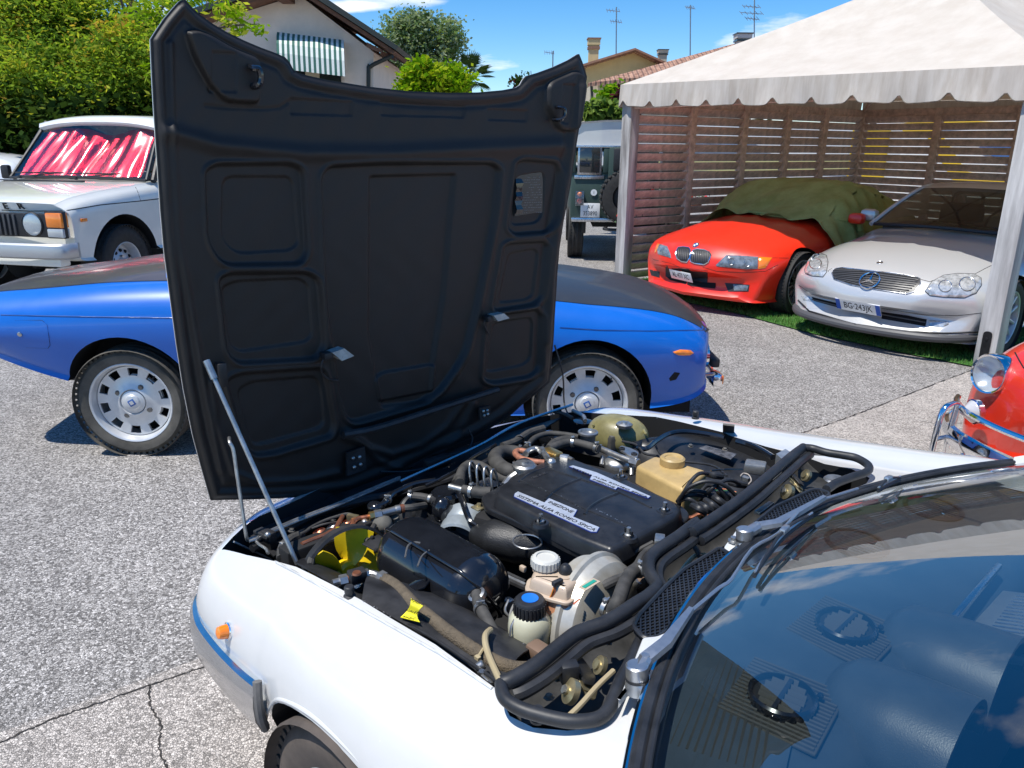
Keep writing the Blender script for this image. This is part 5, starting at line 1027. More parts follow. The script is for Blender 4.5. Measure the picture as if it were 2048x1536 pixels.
hlL = T4([(1618, 825), (1650, 785), (1700, 758), (1760, 750), (1830, 752), (1862, 770), (1864, 800), (1840, 835), (1790, 855), (1700, 852), (1640, 845)]); hlR = T4([(1100, 735), (1115, 695), (1140, 668), (1170, 662), (1195, 672), (1202, 700), (1195, 745), (1180, 765), (1130, 760), (1105, 750)])
lamp('headlight', SCar, bs_, hlL, M_HLC, ST_, bulge=.012, rim=(M_BLK, .0022)); lamp('headlight', SCar, bs_, hlR, M_HLC, ST_, bulge=.012, rim=(M_BLK, .0022))
for x, y, r in ((1705, 808, 28), (1800, 800, 34), (1150, 712, 26)): seam('lamp_ring', SCar, bs_, T4([(x+r*math.cos(a), y+r*.85*math.sin(a)) for a in [i*math.pi/8 for i in range(17)]]), .004, M_CHRD, ST_, .015, 3)
facing_plate(SCar, ST_, bs_, T4([(1339, 885)])[0], .40, .112, 'BG·243JK', off=.03, eu=True, size=.088, sx=.74)
patch('lower_intake', SCar, bs_, T4([(1130, 850), (1250, 880), (1250, 898), (1140, 868)]), .002, M_VOID, ST_, 5); patch('lower_intake', SCar, bs_, T4([(1432, 915), (1540, 930), (1628, 948), (1622, 978), (1432, 945)]), .002, M_VOID, ST_, 5)
seam('intake_bar', SCar, bs_, T4([(1132, 862), (1250, 892)]), .005, mat('bar_grey', (.12, .12, .12), .5), ST_, .005); seam('intake_bar', SCar, bs_, T4([(1432, 928), (1622, 962)]), .005, mat('bar_grey', (.12, .12, .12), .5), ST_, .005)
patch('fog_lamp', SCar, bs_, T4([(1636, 950), (1722, 955), (1722, 970), (1700, 980), (1636, 978)]), .003, M_HLC, ST_, 4, bulge=.006); patch('fog_lamp', SCar, bs_, T4([(1085, 845), (1120, 850), (1128, 870), (1095, 865)]), .003, M_HLC, ST_, 4, bulge=.005)
seam('bumper_line', SCar, bs_, T4([(1075, 800), (1130, 838), (1250, 868)]), .0025, M_GAP, ST_); seam('bumper_line', SCar, bs_, T4([(1432, 900), (1620, 928), (1760, 932), (1862, 920)]), .0025, M_GAP, ST_)
seam('bumper_line', SCar, bs_, T4([(1072, 865), (1120, 912), (1300, 965), (1500, 998), (1700, 1008), (1850, 1002)]), .008, M_BLK, ST_)
MB().tube([(.40, -.80, .205), (.55, -.74, .20), (.70, -.60, .195), (.79, -.35, .19), (.815, 0, .185), (.79, .35, .19), (.70, .60, .195), (.55, .74, .20), (.40, .80, .205)], .034, mat('chin_grey', (.07, .07, .075), .5), 10).build('chin_spoiler', ST_)
0 and patch('chin_spoiler', SCar, bs_, T4([(1082, 880), (1120, 912), (1300, 965), (1500, 998), (1700, 1008), (1850, 1002), (1840, 1045), (1600, 1050), (1350, 1010), (1130, 950)]), .014, mat('chin_grey', (.07, .07, .075), .5), ST_, 8)
seam('bonnet_gap', SCar, bs_, T4([(1203, 742), (1200, 738), (1218, 728)]), .0025, M_GAP, ST_); seam('bonnet_gap', SCar, bs_, T4([(1600, 775), (1640, 785), (1655, 780)]), .0025, M_GAP, ST_); seam('wing_gap', SCar, bs_, T4([(1835, 752), (1880, 728), (1925, 706)]), .0025, M_GAP, ST_)
for x in (0, -2.4):
    for s in (-1, 1): wheel(ST_, x, s*.74, .31, .215, .215, 'five', side=s, steer=.06 if x == 0 else 0)
MB().box((-1.2, 0, .25), (3.2, 1.2, .12), M_VOID).build('underbody', ST_)
WB = rl([(-.66, .74, .905), (-.52, .45, .925), (-.45, 0, .94), (-.52, -.45, .925), (-.66, -.74, .905)]); WT = rl([(-1.18, .56, 1.245), (-1.12, .3, 1.262), (-1.10, 0, 1.268), (-1.12, -.3, 1.262), (-1.18, -.56, 1.245)])
V, Fc = grid2(crom(WB, 5), crom(WT, 5), 6, .018); mk('windscreen', V, Fc, glassmat('roadster_glass', (.20, .215, .19), 1.5), ST_, 60)
RT2 = rl([(-1.95, .56, 1.235), (-2.0, .3, 1.255), (-2.0, 0, 1.262), (-2.0, -.3, 1.255), (-1.95, -.56, 1.235)]); V, Fc = grid2(crom(WT, 5), crom(RT2, 5), 6, .05); V, Fc = solid(V, [f if (V[f[1]]-V[f[0]]).cross(V[f[2]]-V[f[0]]).z > 0 else f[::-1] for f in Fc], .03); mk('roof', V, Fc, SIL, ST_, 60)
RW = rl([(-2.45, .62, .96), (-2.5, .3, .97), (-2.5, 0, .975), (-2.5, -.3, .97), (-2.45, -.62, .96)]); V, Fc = grid2(crom(RT2, 5), crom(RW, 5), 4, .01); mk('rear_window', V, Fc, M_GLASS, ST_, 60)
for s in (-1, 1):
    MB().tube([(-.64, s*.76, .90), (-.92, s*.67, 1.09), (-1.2, s*.565, 1.25), (-1.6, s*.57, 1.262), (-1.98, s*.57, 1.24)], [.022, .02, .02, .02, .03], SIL, 8).build('roof_pillar', ST_); MB().tube([(-1.98, s*.57, 1.23), (-2.3, s*.64, 1.08), (-2.5, s*.68, .94)], [.06, .07, .08], SIL, 8).build('rear_pillar', ST_)
    V, Fc = grid2(rl([(-.8, s*.76, .93), (-1.5, s*.78, .94), (-2.2, s*.74, .95)]), rl([(-1.22, s*.58, 1.23), (-1.6, s*.58, 1.245), (-2.0, s*.58, 1.22)]), 2); mk('side_window', V, Fc, M_GLASS, ST_, 60)
    MB().box((-.86, s*.90, .97), (.11, .18, .12), SIL, bev=.045).build('door_mirror', ST_)
b = MB().tube(crom(WB, 4), .016, M_BLK, 6, 1); b.tube([(-.50, .55, .935), (-.56, .1, .95), (-.54, -.1, .952)], .007, M_BLK, 6).tube([(-.56, .5, .96), (-.60, 0, .975), (-.60, -.15, .975)], .006, M_BLK, 6); b.build('windscreen_seal_and_wiper', ST_)
MB().box((-.95, 0, .88), (.6, 1.3, .08), M_BLK, bev=.02).build('dashboard', ST_); MB().box((-1.6, .32, .85), (.14, .42, .5), M_BLK, bev=.06).build('seat', ST_); MB().box((-1.6, -.32, .85), (.14, .42, .5), M_BLK, bev=.06).build('seat', ST_)
b = MB(); pts = [Vector((-1.0, .33, .95))+Vector((-.06*math.sin(a), .18*math.cos(a), .16*math.sin(a))) for a in [i*math.pi/12 for i in range(25)]]; b.tube(pts, .013, M_BLK, 6, 1); b.build('steering_wheel', ST_)
for y in (.32, -.32): b = MB(); b.tube([(-1.68, y-.14, 1.0), (-1.70, y-.13, 1.17), (-1.70, y, 1.2), (-1.70, y+.13, 1.17), (-1.68, y+.14, 1.0)], .018, M_BLK, 6); b.build('roll_hoop', ST_)
# ------------------------------------------------------------------ little red saloon at the right edge
_h = hz(1984, 748, .68)
FC = Car(0, 0, -157); _off = FC.M.to_3x3() @ Vector((.50, -.43, 0)); FC = Car(_h.x-_off.x, _h.y-_off.y, -157); REDF = tone('tomato_red_paint', (.72, .030, .008)); FT5 = thing('small_red_saloon', 'small rounded tomato-red vintage saloon with chrome headlamps cut by the right edge', 'car', FC.M)
def rr(x, zt, w, zb, k=0, zs=None): return [Vector((x-k*abs(y/max(w, .01))**2, y, z)) for y, z in ((0, zt), (w*.35, zt-.01), (w*.62, zt-.045), (w*.80, zt-.11), (w*.95, zt-.21), (w, zt-.32), (w*1.0, zb+.14), (w*.97, zb+.04), (w*.9, zb), (0, zb))]
S = [rr(.62, .58, .34, .36, .10), rr(.60, .66, .46, .30, .12), rr(.55, .76, .56, .26, .12), rr(.42, .84, .62, .24, .08), rr(.15, .90, .65, .22, .02), rr(-.3, .94, .66, .22), rr(-1.2, .95, .66, .22), rr(-2.1, .90, .64, .26), rr(-2.35, .7, .52, .34)]
body = loft('body', S, REDF, FT5, 6, 3); arches(body, FC, (0, -1.84), .67, .30, .27); bf = bvh_of([body], FC.M)
for s in (-1, 1):
    c = Vector((.50, s*.43, .68)); ax = Vector((1, s*.10, .06)); MB().lathe([(.062, -.16), (.080, -.08), (.086, -.02)], c, ax, REDF, 32).build('lamp_pod', FT5)
    o = MB().lathe([(.083, -.056), (.090, -.04), (.090, .016), (.085, .027), (.078, .024)], c, ax, M_CHR, 40).build('headlight', FT5); mk('reflector', *latheg([(.078, .022), (.06, -.008), (.024, -.028), (0, -.032)], c, ax, 32), M_REFL, o, 60); mk('lens', *latheg([(.079, .022), (.056, .035), (.024, .042), (0, .043)], c, ax, 32), M_LENS, o, 60)
    b = MB(); pr = [(.052, -.02)]
    for k in range(6): pr += [(.050-.0075*k, .004+.009*k), (.046-.0075*k, .010+.009*k)]
    pr.append((0, .062)); b.lathe([(.056, -.02), (.056, .002), (.05, .004)], (.575, s*.43, .515), (1, s*.35, -.05), M_CHR, 24); b.lathe(pr, (.575, s*.43, .515), (1, s*.35, -.05), mat('clear_ribbed_lens', (.62, .60, .58), .08, .2, coat=1), 24); b.build('indicator', FT5)
b = MB(); P = crom(rl([(.40, -.62, .42), (.58, -.54, .42), (.70, -.40, .42), (.77, -.2, .42), (.79, 0, .42), (.77, .2, .42), (.70, .40, .42), (.58, .54, .42), (.40, .62, .42)]), 5); prf = [(.0, .045), (.014, .038), (.020, .015), (.022, 0), (.019, -.025), (.012, -.042), (-.004, -.046), (-.004, .043)]; V = []; Fc = []
for i, p in enumerate(P):
    t = (P[min(i+1, len(P)-1)]-P[max(0, i-1)]).normalized(); nn = Vector((t.y, -t.x, 0)); nn = nn if nn.x > -.2 else -nn; V += [p+nn*a+Vector((0, 0, c)) for a, c in prf]
for i in range(len(P)-1):
    for k in range(8): a = i*8+k; d = i*8+(k+1) % 8; Fc.append((a, d, d+8, a+8))
mk('bumper', V, Fc+[tuple(range(8)), tuple(range(len(V)-8, len(V)))], M_CHR, FT5, 40)
top = [Vector((p.x-.015, p.y*.97, .545-.0*abs(p.y))) for p in P[4:-4]]; MB().tube(top, .013, M_CHR, 8, 1).build('over_rider_bar', FT5)
for s in (-1, 1):
    y = s*.44; lp = [(.67, y, .56), (.69, y, .40), (.69, y, .30), (.745, y, .285), (.775, y, .31), (.775, y, .42), (.755, y, .54), (.70, y, .565)]
    V, Fc = tubeg([Vector(p) for p in lp+[lp[0]]], .010, 8, 4, False); V = [Vector((v.x, y+(v.y-y)*1.4, v.z)) for v in V]; mk('over_rider', V, Fc, M_CHR, FT5, 60); MB().tube([(.69, y, .41), (.77, y, .41)], .010, M_CHRD, 8).build('bolt', FT5)
o = plate(FC, FT5, (.80, -.02, .33), (0, 1, 0), (.12, 0, 1), .34, .10, '55609', bg=mat('plate_black', (.012, .012, .014), .35), ink=mat('plate_white_ink', (.75, .75, .73), .5), size=.090, sx=.9)
b = MB(); q = rl([(.645, -.13, .60), (.655, -.13, .52), (.66, 0, .50), (.655, .13, .52), (.645, .13, .60), (.635, 0, .615), (.645, -.13, .60)]); b.tube(q, .007, M_CHR, 8, 3); b.build('nose_badge', FT5)
seam('bonnet_gap', FC, bf, [(2030, 705), (2038, 720), (2047, 735), (2060, 745)], .003, M_GAP, FT5)
for x in (0, -1.84):
    for s in (-1, 1): wheel(FT5, x, s*.56, .265, .13, .17, 'steel', side=s)
CB = [rr(-.55, .95, .60, .90), rr(-.95, 1.28, .52, .92), rr(-1.5, 1.32, .50, .92), rr(-1.95, 1.2, .46, .90), rr(-2.1, .98, .5, .85)]
loft('cabin', [[Vector((v.x, v.y, v.z)) for v in s_] for s_ in CB], REDF, FT5, 3, 2)
mk('windscreen', *grid2(rl([(-.50, .50, .965), (-.46, 0, .985), (-.50, -.50, .965)]), rl([(-.90, .42, 1.245), (-.87, 0, 1.27), (-.90, -.42, 1.245)]), 3), mat('dim_window', (.025, .03, .03), .08, coat=1), FT5, 60)
# ================================================================== WHITE COUPE WITH THE OPEN BONNET
MC = Car(.285, 1.653, 134); AW_ = tone('pure_white_paint', (.62, .62, .61), rough=.22); MT = thing('white_coupe', 'white vintage coupe in the foreground with its bonnet open over the engine', 'car', MC.M)
ZA = lambda x, y: (460+.29297*x, 960+.29297*y)
ZB = lambda x, y: (800+.3418*x, 780+.3418*y)
ZC_ = lambda x, y: (900+.26042*x, 1050+.26042*y)
ZD = lambda x, y: (1250+.26855*x, 850+.26855*y)
ZE = lambda x, y: (1300+.41417*x, 900+.41417*y)
def E(p, z): return MC.L(p[0], p[1], 'z', z)
def EE(f, L, z): return [E(f(*q[:2]), q[2] if len(q) > 2 else z) for q in L]
M_BAY = mat('dusty_black_bay_paint', (.022, .022, .024), .50, var=.55, vs=14, bump=.15, bs=90); M_BAYD = mat('engine_bay_void', (.008, .008, .009), .8)
M_SATB = mat('satin_black_moulding', (.018, .019, .022), .34, var=.35, vs=20, bump=.10, bs=160); M_GLB = mat('gloss_black_enamel', (.010, .011, .014), .16, coat=.8, var=.3, vs=12)
M_RUB = mat('rubber_seal', (.020, .021, .024), .48, var=.4, vs=18, bump=.1, bs=120); M_RUBD = mat('dusty_rubber_hose', (.050, .048, .045), .7, var=.4, vs=25, bump=.2, bs=160); M_STL = mat('zinc_steel', (.46, .46, .45), .36, .9, var=.25, vs=30); M_DST = mat('dusty_grey_plastic', (.12, .115, .10), .75, var=.5, vs=10)
M_GOLD = mat('gold_passivated_steel', (.50, .43, .26), .34, .85, var=.3, vs=15); M_COP = mat('copper_pipe', (.52, .20, .11), .35, .8, var=.25, vs=30); M_BRS = mat('brass_fitting', (.62, .42, .16), .3, .9)
S = [st(.985, .56, .01, .40, .60, .48, .50, .42, .24), st(.975, .625, .012, .46, .68, .49, .56, .38, .24), st(.93, .672, .015, .52, .73, .50, .60, .36, .20), st(.84, .70, .02, .60, .755, .52, .62, .35, .10), st(.68, .722, .024, .64, .775, .52, .64, .35, .03),
     st(.40, .752, .026, .66, .785, .52, .66, .33), st(.30, .762, .026, .665, .79, .54, .72, .24), st(.05, .788, .028, .675, .80, .56, .75, .20), st(-.35, .838, .03, .69, .80, .58, .75, .20), st(-.62, .868, .032, .70, .795, .60, .75, .20), st(-1.2, .87, .035, .70, .79, .60, .75, .20), st(-2.2, .86, .04, .68, .79, .60, .75, .20), st(-2.9, .83, .04, .64, .77, .60, .70, .26), st(-3.15, .74, .02, .56, .70, .58, .62, .4)]
body = loft('body', S, AW_, MT, 7, 4, 30)
for v in body.data.vertices:
    if v.co.y < 0:
        v.co.y *= 1.15
        if v.co.z > .60: v.co.z += max(0, -v.co.y-.70)*.32
BAYP = [E((440, 1072), .70), E(ZA(110, 455), .715), E(ZA(450, 572), .735), E(ZA(900, 822), .755), E(ZA(1400, 1112), .785), E(ZA(1830, 1412), .81), E(ZC_(385, 1262), .815), E(ZC_(460, 1395), .82), E(ZC_(640, 1490), .825), E(ZC_(900, 1545), .83), E(ZC_(1130, 1530), .835), E(ZC_(1240, 1450), .84), E(ZC_(1350, 1200), .845), E(ZC_(1470, 900), .85),
        E(ZD(90, 1480), .852), E(ZD(290, 1225), .855), E(ZD(430, 1080), .856), E(ZD(700, 920), .857), E(ZD(745, 905), .857), E(ZD(830, 785), .857), E(ZD(950, 745), .857), E(ZD(1100, 615), .857), E(ZD(1370, 490), .857), E(ZD(1520, 470), .857), E(ZD(1690, 410), .856), E(ZD(1810, 360), .853), E(ZD(1835, 315), .852), E(ZD(1700, 232), .848), E(ZD(1500, 195), .84), E(ZD(1350, 140), .83),
        E(ZD(1050, 60), .815), E(ZD(780, -4), .795), E(ZB(1900, 205), .785), E(ZB(1500, 125), .755), E(ZB(1100, 100), .72), E((1150, 815), .71), Vector((.83, -.60, .7)), Vector((.845, -.2, .7)), Vector((.845, .2, .7)), E((600, 1003), .69), E((520, 1030), .695)]
V, Fc = plateg([(p.x, p.y) for p in BAYP], .42, 1.1); c1 = mk('cutter', V, Fc, M_BAYD, None, 0)
def gx(y): return -.35-.42*y*y
CAB = [(gx(y)-.006, y) for y in np.linspace(.675, -.675, 21)]+[(-1.3, -.72), (-2.3, -.70), (-2.3, .70), (-1.3, .72)]
V, Fc = plateg(CAB, .40, 1.1); c2 = mk('cutter', V, Fc, M_BLK, None, 0)
for c in (c1, c2): c.matrix_world = MC.M
ar = []
for s in (-1, 1):
    P = [(.325, .10), (.325, .42), (.300, .495), (.25, .553), (.14, .592), (.02, .605), (-.12, .595), (-.24, .555), (-.33, .48), (-.37, .38), (-.38, .10)]; P = [(x, z) for x, z in crom([Vector((a, b, 0)) for a, b in P], 4) for x, z in [(0, 0)]] if False else [(v.x, v.y) for v in crom([Vector((a, b, 0)) for a, b in P], 4)]
    V, Fc = plateg(P, 0, .36); c = mk('cutter', [Vector((v.x, s*(.90-v.z), v.y)) for v in V], Fc, M_BAYD, None, 0); c.matrix_world = MC.M; ar.append(c)
bpy.context.view_layer.update(); cut(body, [c1, c2]+ar)
bm_ = bvh_of([body], MC.M)
# wheel-arch flare, wheel, bumper, side lamp
P = [(.332, .44), (.325, .46), (.302, .505), (.25, .560), (.14, .600), (.02, .613), (-.12, .603), (-.24, .562), (-.33, .485), (-.38, .38)]
MB().tube([Vector((x, .790-.0*z, z)) for x, z in P], [.002, .003, .004, .005, .006, .006, .006, .006, .006, .004], AW_, 10, 5).build('arch_lip', MT)
for s in (-1, 1): wheel(MT, .02, s*.695, .30, .185, .20, 'slots', side=s, tyre=mat('brown_dusty_tyre', (.075, .06, .05), .85, var=.35, vs=8, bump=.15, bs=90))
b = MB(); sec = [(-.004, .056), (.008, .052), (.016, .036), (.018, .01), (.016, -.025), (.006, -.05), (-.008, -.06), (-.016, .052)]
P = crom([Vector(p) for p in ((.31, .802, .508), (.42, .800, .490), (.58, .788, .468), (.72, .765, .452), (.84, .708, .442), (.93, .58, .437), (.985, .40, .435), (1.0, .15, .435), (1.0, -.15, .435), (.985, -.40, .435), (.93, -.62, .44), (.84, -.78, .49), (.70, -.86, .50), (.40, -.92, .51))], 4); V = []; Fc = []
for i, p in enumerate(P):
    t = (P[min(i+1, len(P)-1)]-P[max(0, i-1)]).normalized(); nn = Vector((t.y, -t.x, 0)); nn = nn if nn.dot(Vector((p.x-.2, p.y, 0))) > 0 else -nn; V += [p+nn*a+Vector((0, 0, c_)) for a, c_ in sec]
for i in range(len(P)-1):
    for k in range(8): a = i*8+k; d = i*8+(k+1) % 8; Fc.append((a, d, d+8, a+8))
mk('bumper', V, Fc+[tuple(range(8)), tuple(range(len(V)-8, len(V)))], mat('aged_bumper_chrome', (.66, .67, .68), .16, 1.0, var=.08, vs=9), MT, 35)
MB().tube([(.318, .802, .57), (.308, .808, .53), (.308, .806, .49), (.318, .795, .45)], .010, mat('grey_rubber_flap', (.13, .125, .12), .7, var=.2, vs=20), 8).build('bumper_end_cap', MT)
h = px_cast(bm_, 457, 1262); n3 = MC.I.to_3x3() @ h[1]; c = MC.I @ h[0]; MB().lathe([(.020, -.002), (.0205, .003), (.017, .005)], c, n3, M_CHR, 24).lathe([(.0165, .003), (.0155, .016), (.013, .024), (.006, .027), (0, .027)], c, n3, M_AMB, 24).build('side_indicator', MT)
def buffer_(p, z, r=.010, h=.026):
    c = E(p, z); MB().lathe([(r*1.25, 0), (r*1.25, .004), (r*.8, .006), (r*.8, .010), (r, .012), (r, h-.002), (r*.8, h), (0, h)], c, (0, 0, 1), M_RUB, 14).build('rubber_buffer', MT)
buffer_(ZA(817, 800), .748); buffer_(ZC_(672, 1500), .825, .009, .022); buffer_(ZB(1728, 166), .77)
# engine bay tub: floor, inner wings, bulkhead, radiator support
b = MB(); b.box((.2, 0, .43), (1.3, 1.36, .03), M_BAYD).build('bay_floor', MT)
def sheetz(name, L, m, th=.004, sub=1, parent=None, kind=None):
    "flat or gently bent pressed panel from points, fan of quads"
    return None
def surf(name, A, B_, n, m, bow=0, parent=None, th=.004, sm=60, sub=5):
    V, Fc = grid2(crom(A, sub), crom(B_, sub), n, bow); Fc = [f if (V[f[1]]-V[f[0]]).cross(V[f[2]]-V[f[0]]).z > 0 else f[::-1] for f in Fc]; V, Fc = solid(V, Fc, th); return mk(name, V, Fc, m, parent or MT, sm)
surf('inner_wing', EE(ZA, [(900, 822), (1150, 960), (1400, 1110), (1620, 1262), (1840, 1412)], .748), EE(ZA, [(1000, 780), (1270, 800), (1560, 900), (1900, 1080), (2200, 1260)], .60), 10, M_BAY, .055)
surf('inner_wing', EE(ZA, [(450, 560), (600, 640), (760, 730), (900, 822)], .72), EE(ZA, [(640, 600), (760, 660), (880, 730), (1000, 800)], .56), 6, M_BAY, .02)
surf('inner_wing', EE(ZB, [(1400, 345), (1480, 292), (1640, 262), (1800, 268), (1950, 305), (2130, 385), (2330, 470)], .705), EE(ZB, [(1300, 420), (1380, 470), (1500, 540), (1700, 640), (1850, 690), (2000, 680), (2200, 600)], .64), 12, M_SATB, .045)
surf('inner_wing', EE(ZB, [(1060, 150), (1250, 160), (1440, 250)], .66), EE(ZB, [(900, 330), (1100, 380), (1300, 420)], .56), 4, M_BAYD, .0)
MB().plate([(p.x, p.y) for p in EE(ZB, [(1745, 345), (1790, 330), (1970, 380), (1935, 412)], .735)], .737, .7385, mat('worn_foil_sticker', (.16, .16, .17), .35, .5, var=.6, vs=60)).build('sticker', MT)
# front: hinge panel, radiator support, twin pipes
surf('front_panel', [Vector((.835, .50, .655)), Vector((.85, .0, .66)), Vector((.83, -.60, .66))], EE(ZA, [(240, 480), (700, 250), (1150, 60)], .64)[0:3]+[E(ZB(700, 215), .66)], 4, M_BAY, 0) if False else surf('front_panel', [Vector((.81, .60, .66)), Vector((.845, .30, .66)), Vector((.845, -.2, .66)), Vector((.80, -.64, .67))], [E(ZA(300, 520), .655), E(ZA(760, 215), .655), E(ZB(330, 500), .665), E(ZB(820, 235), .68)], 4, M_BAY, 0)
MB().tube([E(ZA(150, 470), .665), E(ZA(700, 190), .672), E(ZB(300, 520), .68), E(ZB(830, 235), .69)], .011, M_BAY, 8).build('radiator_support', MT)
for off in (0, 14):
    MB().tube(EE(ZA, [(130, 405+off), (190, 385+off), (260, 352+off), (450, 270+off), (720, 165+off), (1000, 45+off), (1160, -20+off)], .685), .0042, M_STL, 8).build('fuel_pipe', MT)
MB().tube([E(ZB(0, 535), .695), E(ZB(450, 330), .70), E(ZB(700, 195), .70), E(ZB(1010, 85), .715)], .005, M_CHRD, 6).build('front_trim', MT)
b = MB(); b.box(E(ZA(235, 365), .69), (.055, .028, .012), M_BAY, frame(E(ZA(290, 395), .69)-E(ZA(180, 345), .69)), bev=.003).box(E(ZA(270, 410), .675), (.035, .022, .05), M_BAY, frame(E(ZA(290, 395), .69)-E(ZA(180, 345), .69)), bev=.004).sph(E(ZA(258, 375), .70), .008, M_STL, n=6); b.build('stay_bracket', MT)
MB().tube(EE(ZA, [(170, 410), (200, 440), (245, 470), (260, 500)], .68), .004, M_STL, 8).build('stay_pivot', MT)
# ------------------------------------------------------------------ bonnet, seen from its inside
HX = .79
def hood_pt(px, py):
    d = MC.I3 @ ray(px, py); o = MC.I @ CAM0; x = HX
    for _ in range(3): t = (x-o.x)/d.x; q = o+d*t; x = HX+.030*(1-(q.y/.66)**2)-.010
    return o+d*((x-o.x)/d.x)
def resample(P, n, key=None):
    P = [Vector(p) for p in P]; L = [0]
    for a, b in zip(P, P[1:]): L.append(L[-1]+(b-a).length)
    out = []
    for i in range(n+1):
        s = L[-1]*i/n; k = max(0, min(len(P)-2, next((j for j in range(len(L)-1) if L[j+1] >= s-1e-9), len(P)-2))); t = (s-L[k])/max(L[k+1]-L[k], 1e-9); out.append(P[k].lerp(P[k+1], t))
    return out
NU, NV = 340, 300
left = resample([(424, 1002), (405, 935), (388, 870), (370, 780), (356, 690), (344, 600), (331, 500), (324, 420), (318, 330), (312, 240), (307, 150), (304, 78)], NV)
top = resample([(304, 78), (314, 62), (330, 38), (350, 14), (362, 1), (372, -3), (383, 10), (400, 27), (425, 45), (455, 63), (490, 80), (525, 95), (555, 106), (573, 114), (582, 124), (589, 138), (598, 146), (615, 150), (660, 160), (740, 173), (820, 182), (900, 185.5), (960, 184.5), (1010, 180), (1036, 175), (1044, 170), (1050, 159), (1056, 152), (1080, 145), (1110, 134), (1140, 120), (1161, 107), (1168, 124), (1177, 153)], NU)
right = resample([(1102, 765), (1109, 690), (1114, 600), (1121, 500), (1130, 440), (1144, 370), (1156, 290), (1168, 215), (1177, 153)], NV)
bot = resample([(424, 1002), (520, 1000), (640, 994), (700, 985), (790, 950), (880, 905), (960, 872), (1020, 835), (1045, 812), (1080, 785), (1102, 765)], NU)
C00, C10, C01, C11 = left[0], right[0], left[-1], right[-1]
GP = np.zeros((NV+1, NU+1, 2))
lt, rt_, tp, bt = [np.array([list(p)[:2] for p in q]) for q in (left, right, top, bot)]
_u = np.linspace(0, 1, NU+1)[None, :, None]; _v = np.linspace(0, 1, NV+1)[:, None, None]
_wt = _v**1.0
GP = (1-_u)*lt[:, None]+_u*rt_[:, None]+(1-_v)*bt[None]+_wt*tp[None]-((1-_u)*(1-_v)*bt[0]+_u*(1-_v)*bt[-1]+(1-_u)*_wt*tp[0]+_u*_wt*tp[-1])
PX, PY = GP[..., 0], GP[..., 1]
def sdf(poly, X, Y):
    "signed pixel distance to a polygon, negative inside"
    d = np.full(X.shape, 1e9); ins = np.zeros(X.shape, bool); n = len(poly)
    for i in range(n):
        ax, ay = poly[i][:2]; bx, by = poly[(i+1) % n][:2]; ex, ey = bx-ax, by-ay; wx, wy = X-ax, Y-ay; t = np.clip((wx*ex+wy*ey)/(ex*ex+ey*ey+1e-9), 0, 1)
        d = np.minimum(d, (wx-ex*t)**2+(wy-ey*t)**2); c = (ay > Y) != (by > Y); ins ^= c & (X < ex*(Y-ay)/((by-ay) or 1e-9)+ax)
    return np.sqrt(d)*np.where(ins, -1, 1)
def sdl(line, X, Y):
    d = np.full(X.shape, 1e9)
    for (ax, ay), (bx, by) in zip(line, line[1:]):
        ex, ey = bx-ax, by-ay; wx, wy = X-ax, Y-ay; t = np.clip((wx*ex+wy*ey)/(ex*ex+ey*ey+1e-9), 0, 1); d = np.minimum(d, (wx-ex*t)**2+(wy-ey*t)**2)
    return np.sqrt(d)
ss = lambda e0, e1, x: (lambda t: t*t*(3-2*t))(np.clip((x-e0)/(e1-e0), 0, 1))
Hh = np.zeros_like(PX)          # towards the camera positive, metres
rp = lambda P, r: [tuple(v) for v in rpoly(P, r)]
Z6 = lambda L: [(300+.43945*x, .43945*y) for x, y in L]; Z7 = lambda L: [(300+.43945*x, 500+.43945*y) for x, y in L]
def pan(poly, r, depth, wd, ridge=.0):
    global Hh
    d = sdf(rp(poly, r), PX, PY); wd *= .62; Hh = Hh-depth*(1-ss(-wd, 0, d)); 
    if ridge: Hh = Hh+ridge*.8*np.exp(-((d-4)/4)**2)
outer = [tuple(p) for p in lt]+[tuple(p) for p in tp]+[tuple(p) for p in rt_[::-1]]+[tuple(p) for p in bt[::-1]]; outer = outer[::6]
dE = -sdf(outer, PX, PY); Hh += -.006*(1-ss(3, 9, dE))+.003*np.exp(-((dE-14)/5)**2)-.004*np.exp(-((dE-27)/6)**2)
for P, r in ((Z6([(250, 775), (300, 745), (640, 742), (700, 770), (722, 1150), (690, 1205), (330, 1210), (262, 1100)]), 40), (Z7([(312, 130), (360, 104), (720, 100), (775, 135), (800, 440), (760, 500), (400, 520), (350, 470)]), 36), (Z7([(345, 590), (410, 560), (790, 535), (812, 600), (845, 800), (830, 850), (560, 930), (470, 940), (430, 880)]), 34),
             (Z6([(1668, 740), (1700, 725), (1850, 735), (1872, 780), (1858, 1000), (1820, 1060), (1660, 1072), (1625, 1040)]), 30), (Z6([(1610, 1120), (1640, 1105), (1800, 1095), (1815, 1120), (1790, 1360), (1750, 1390), (1580, 1420), (1560, 1400)]), 26), (Z7([(1540, 300), (1600, 290), (1770, 268), (1790, 300), (1782, 540), (1740, 580), (1560, 610), (1515, 590)]), 26)):
    pan(P, r, .010, 9, .006)
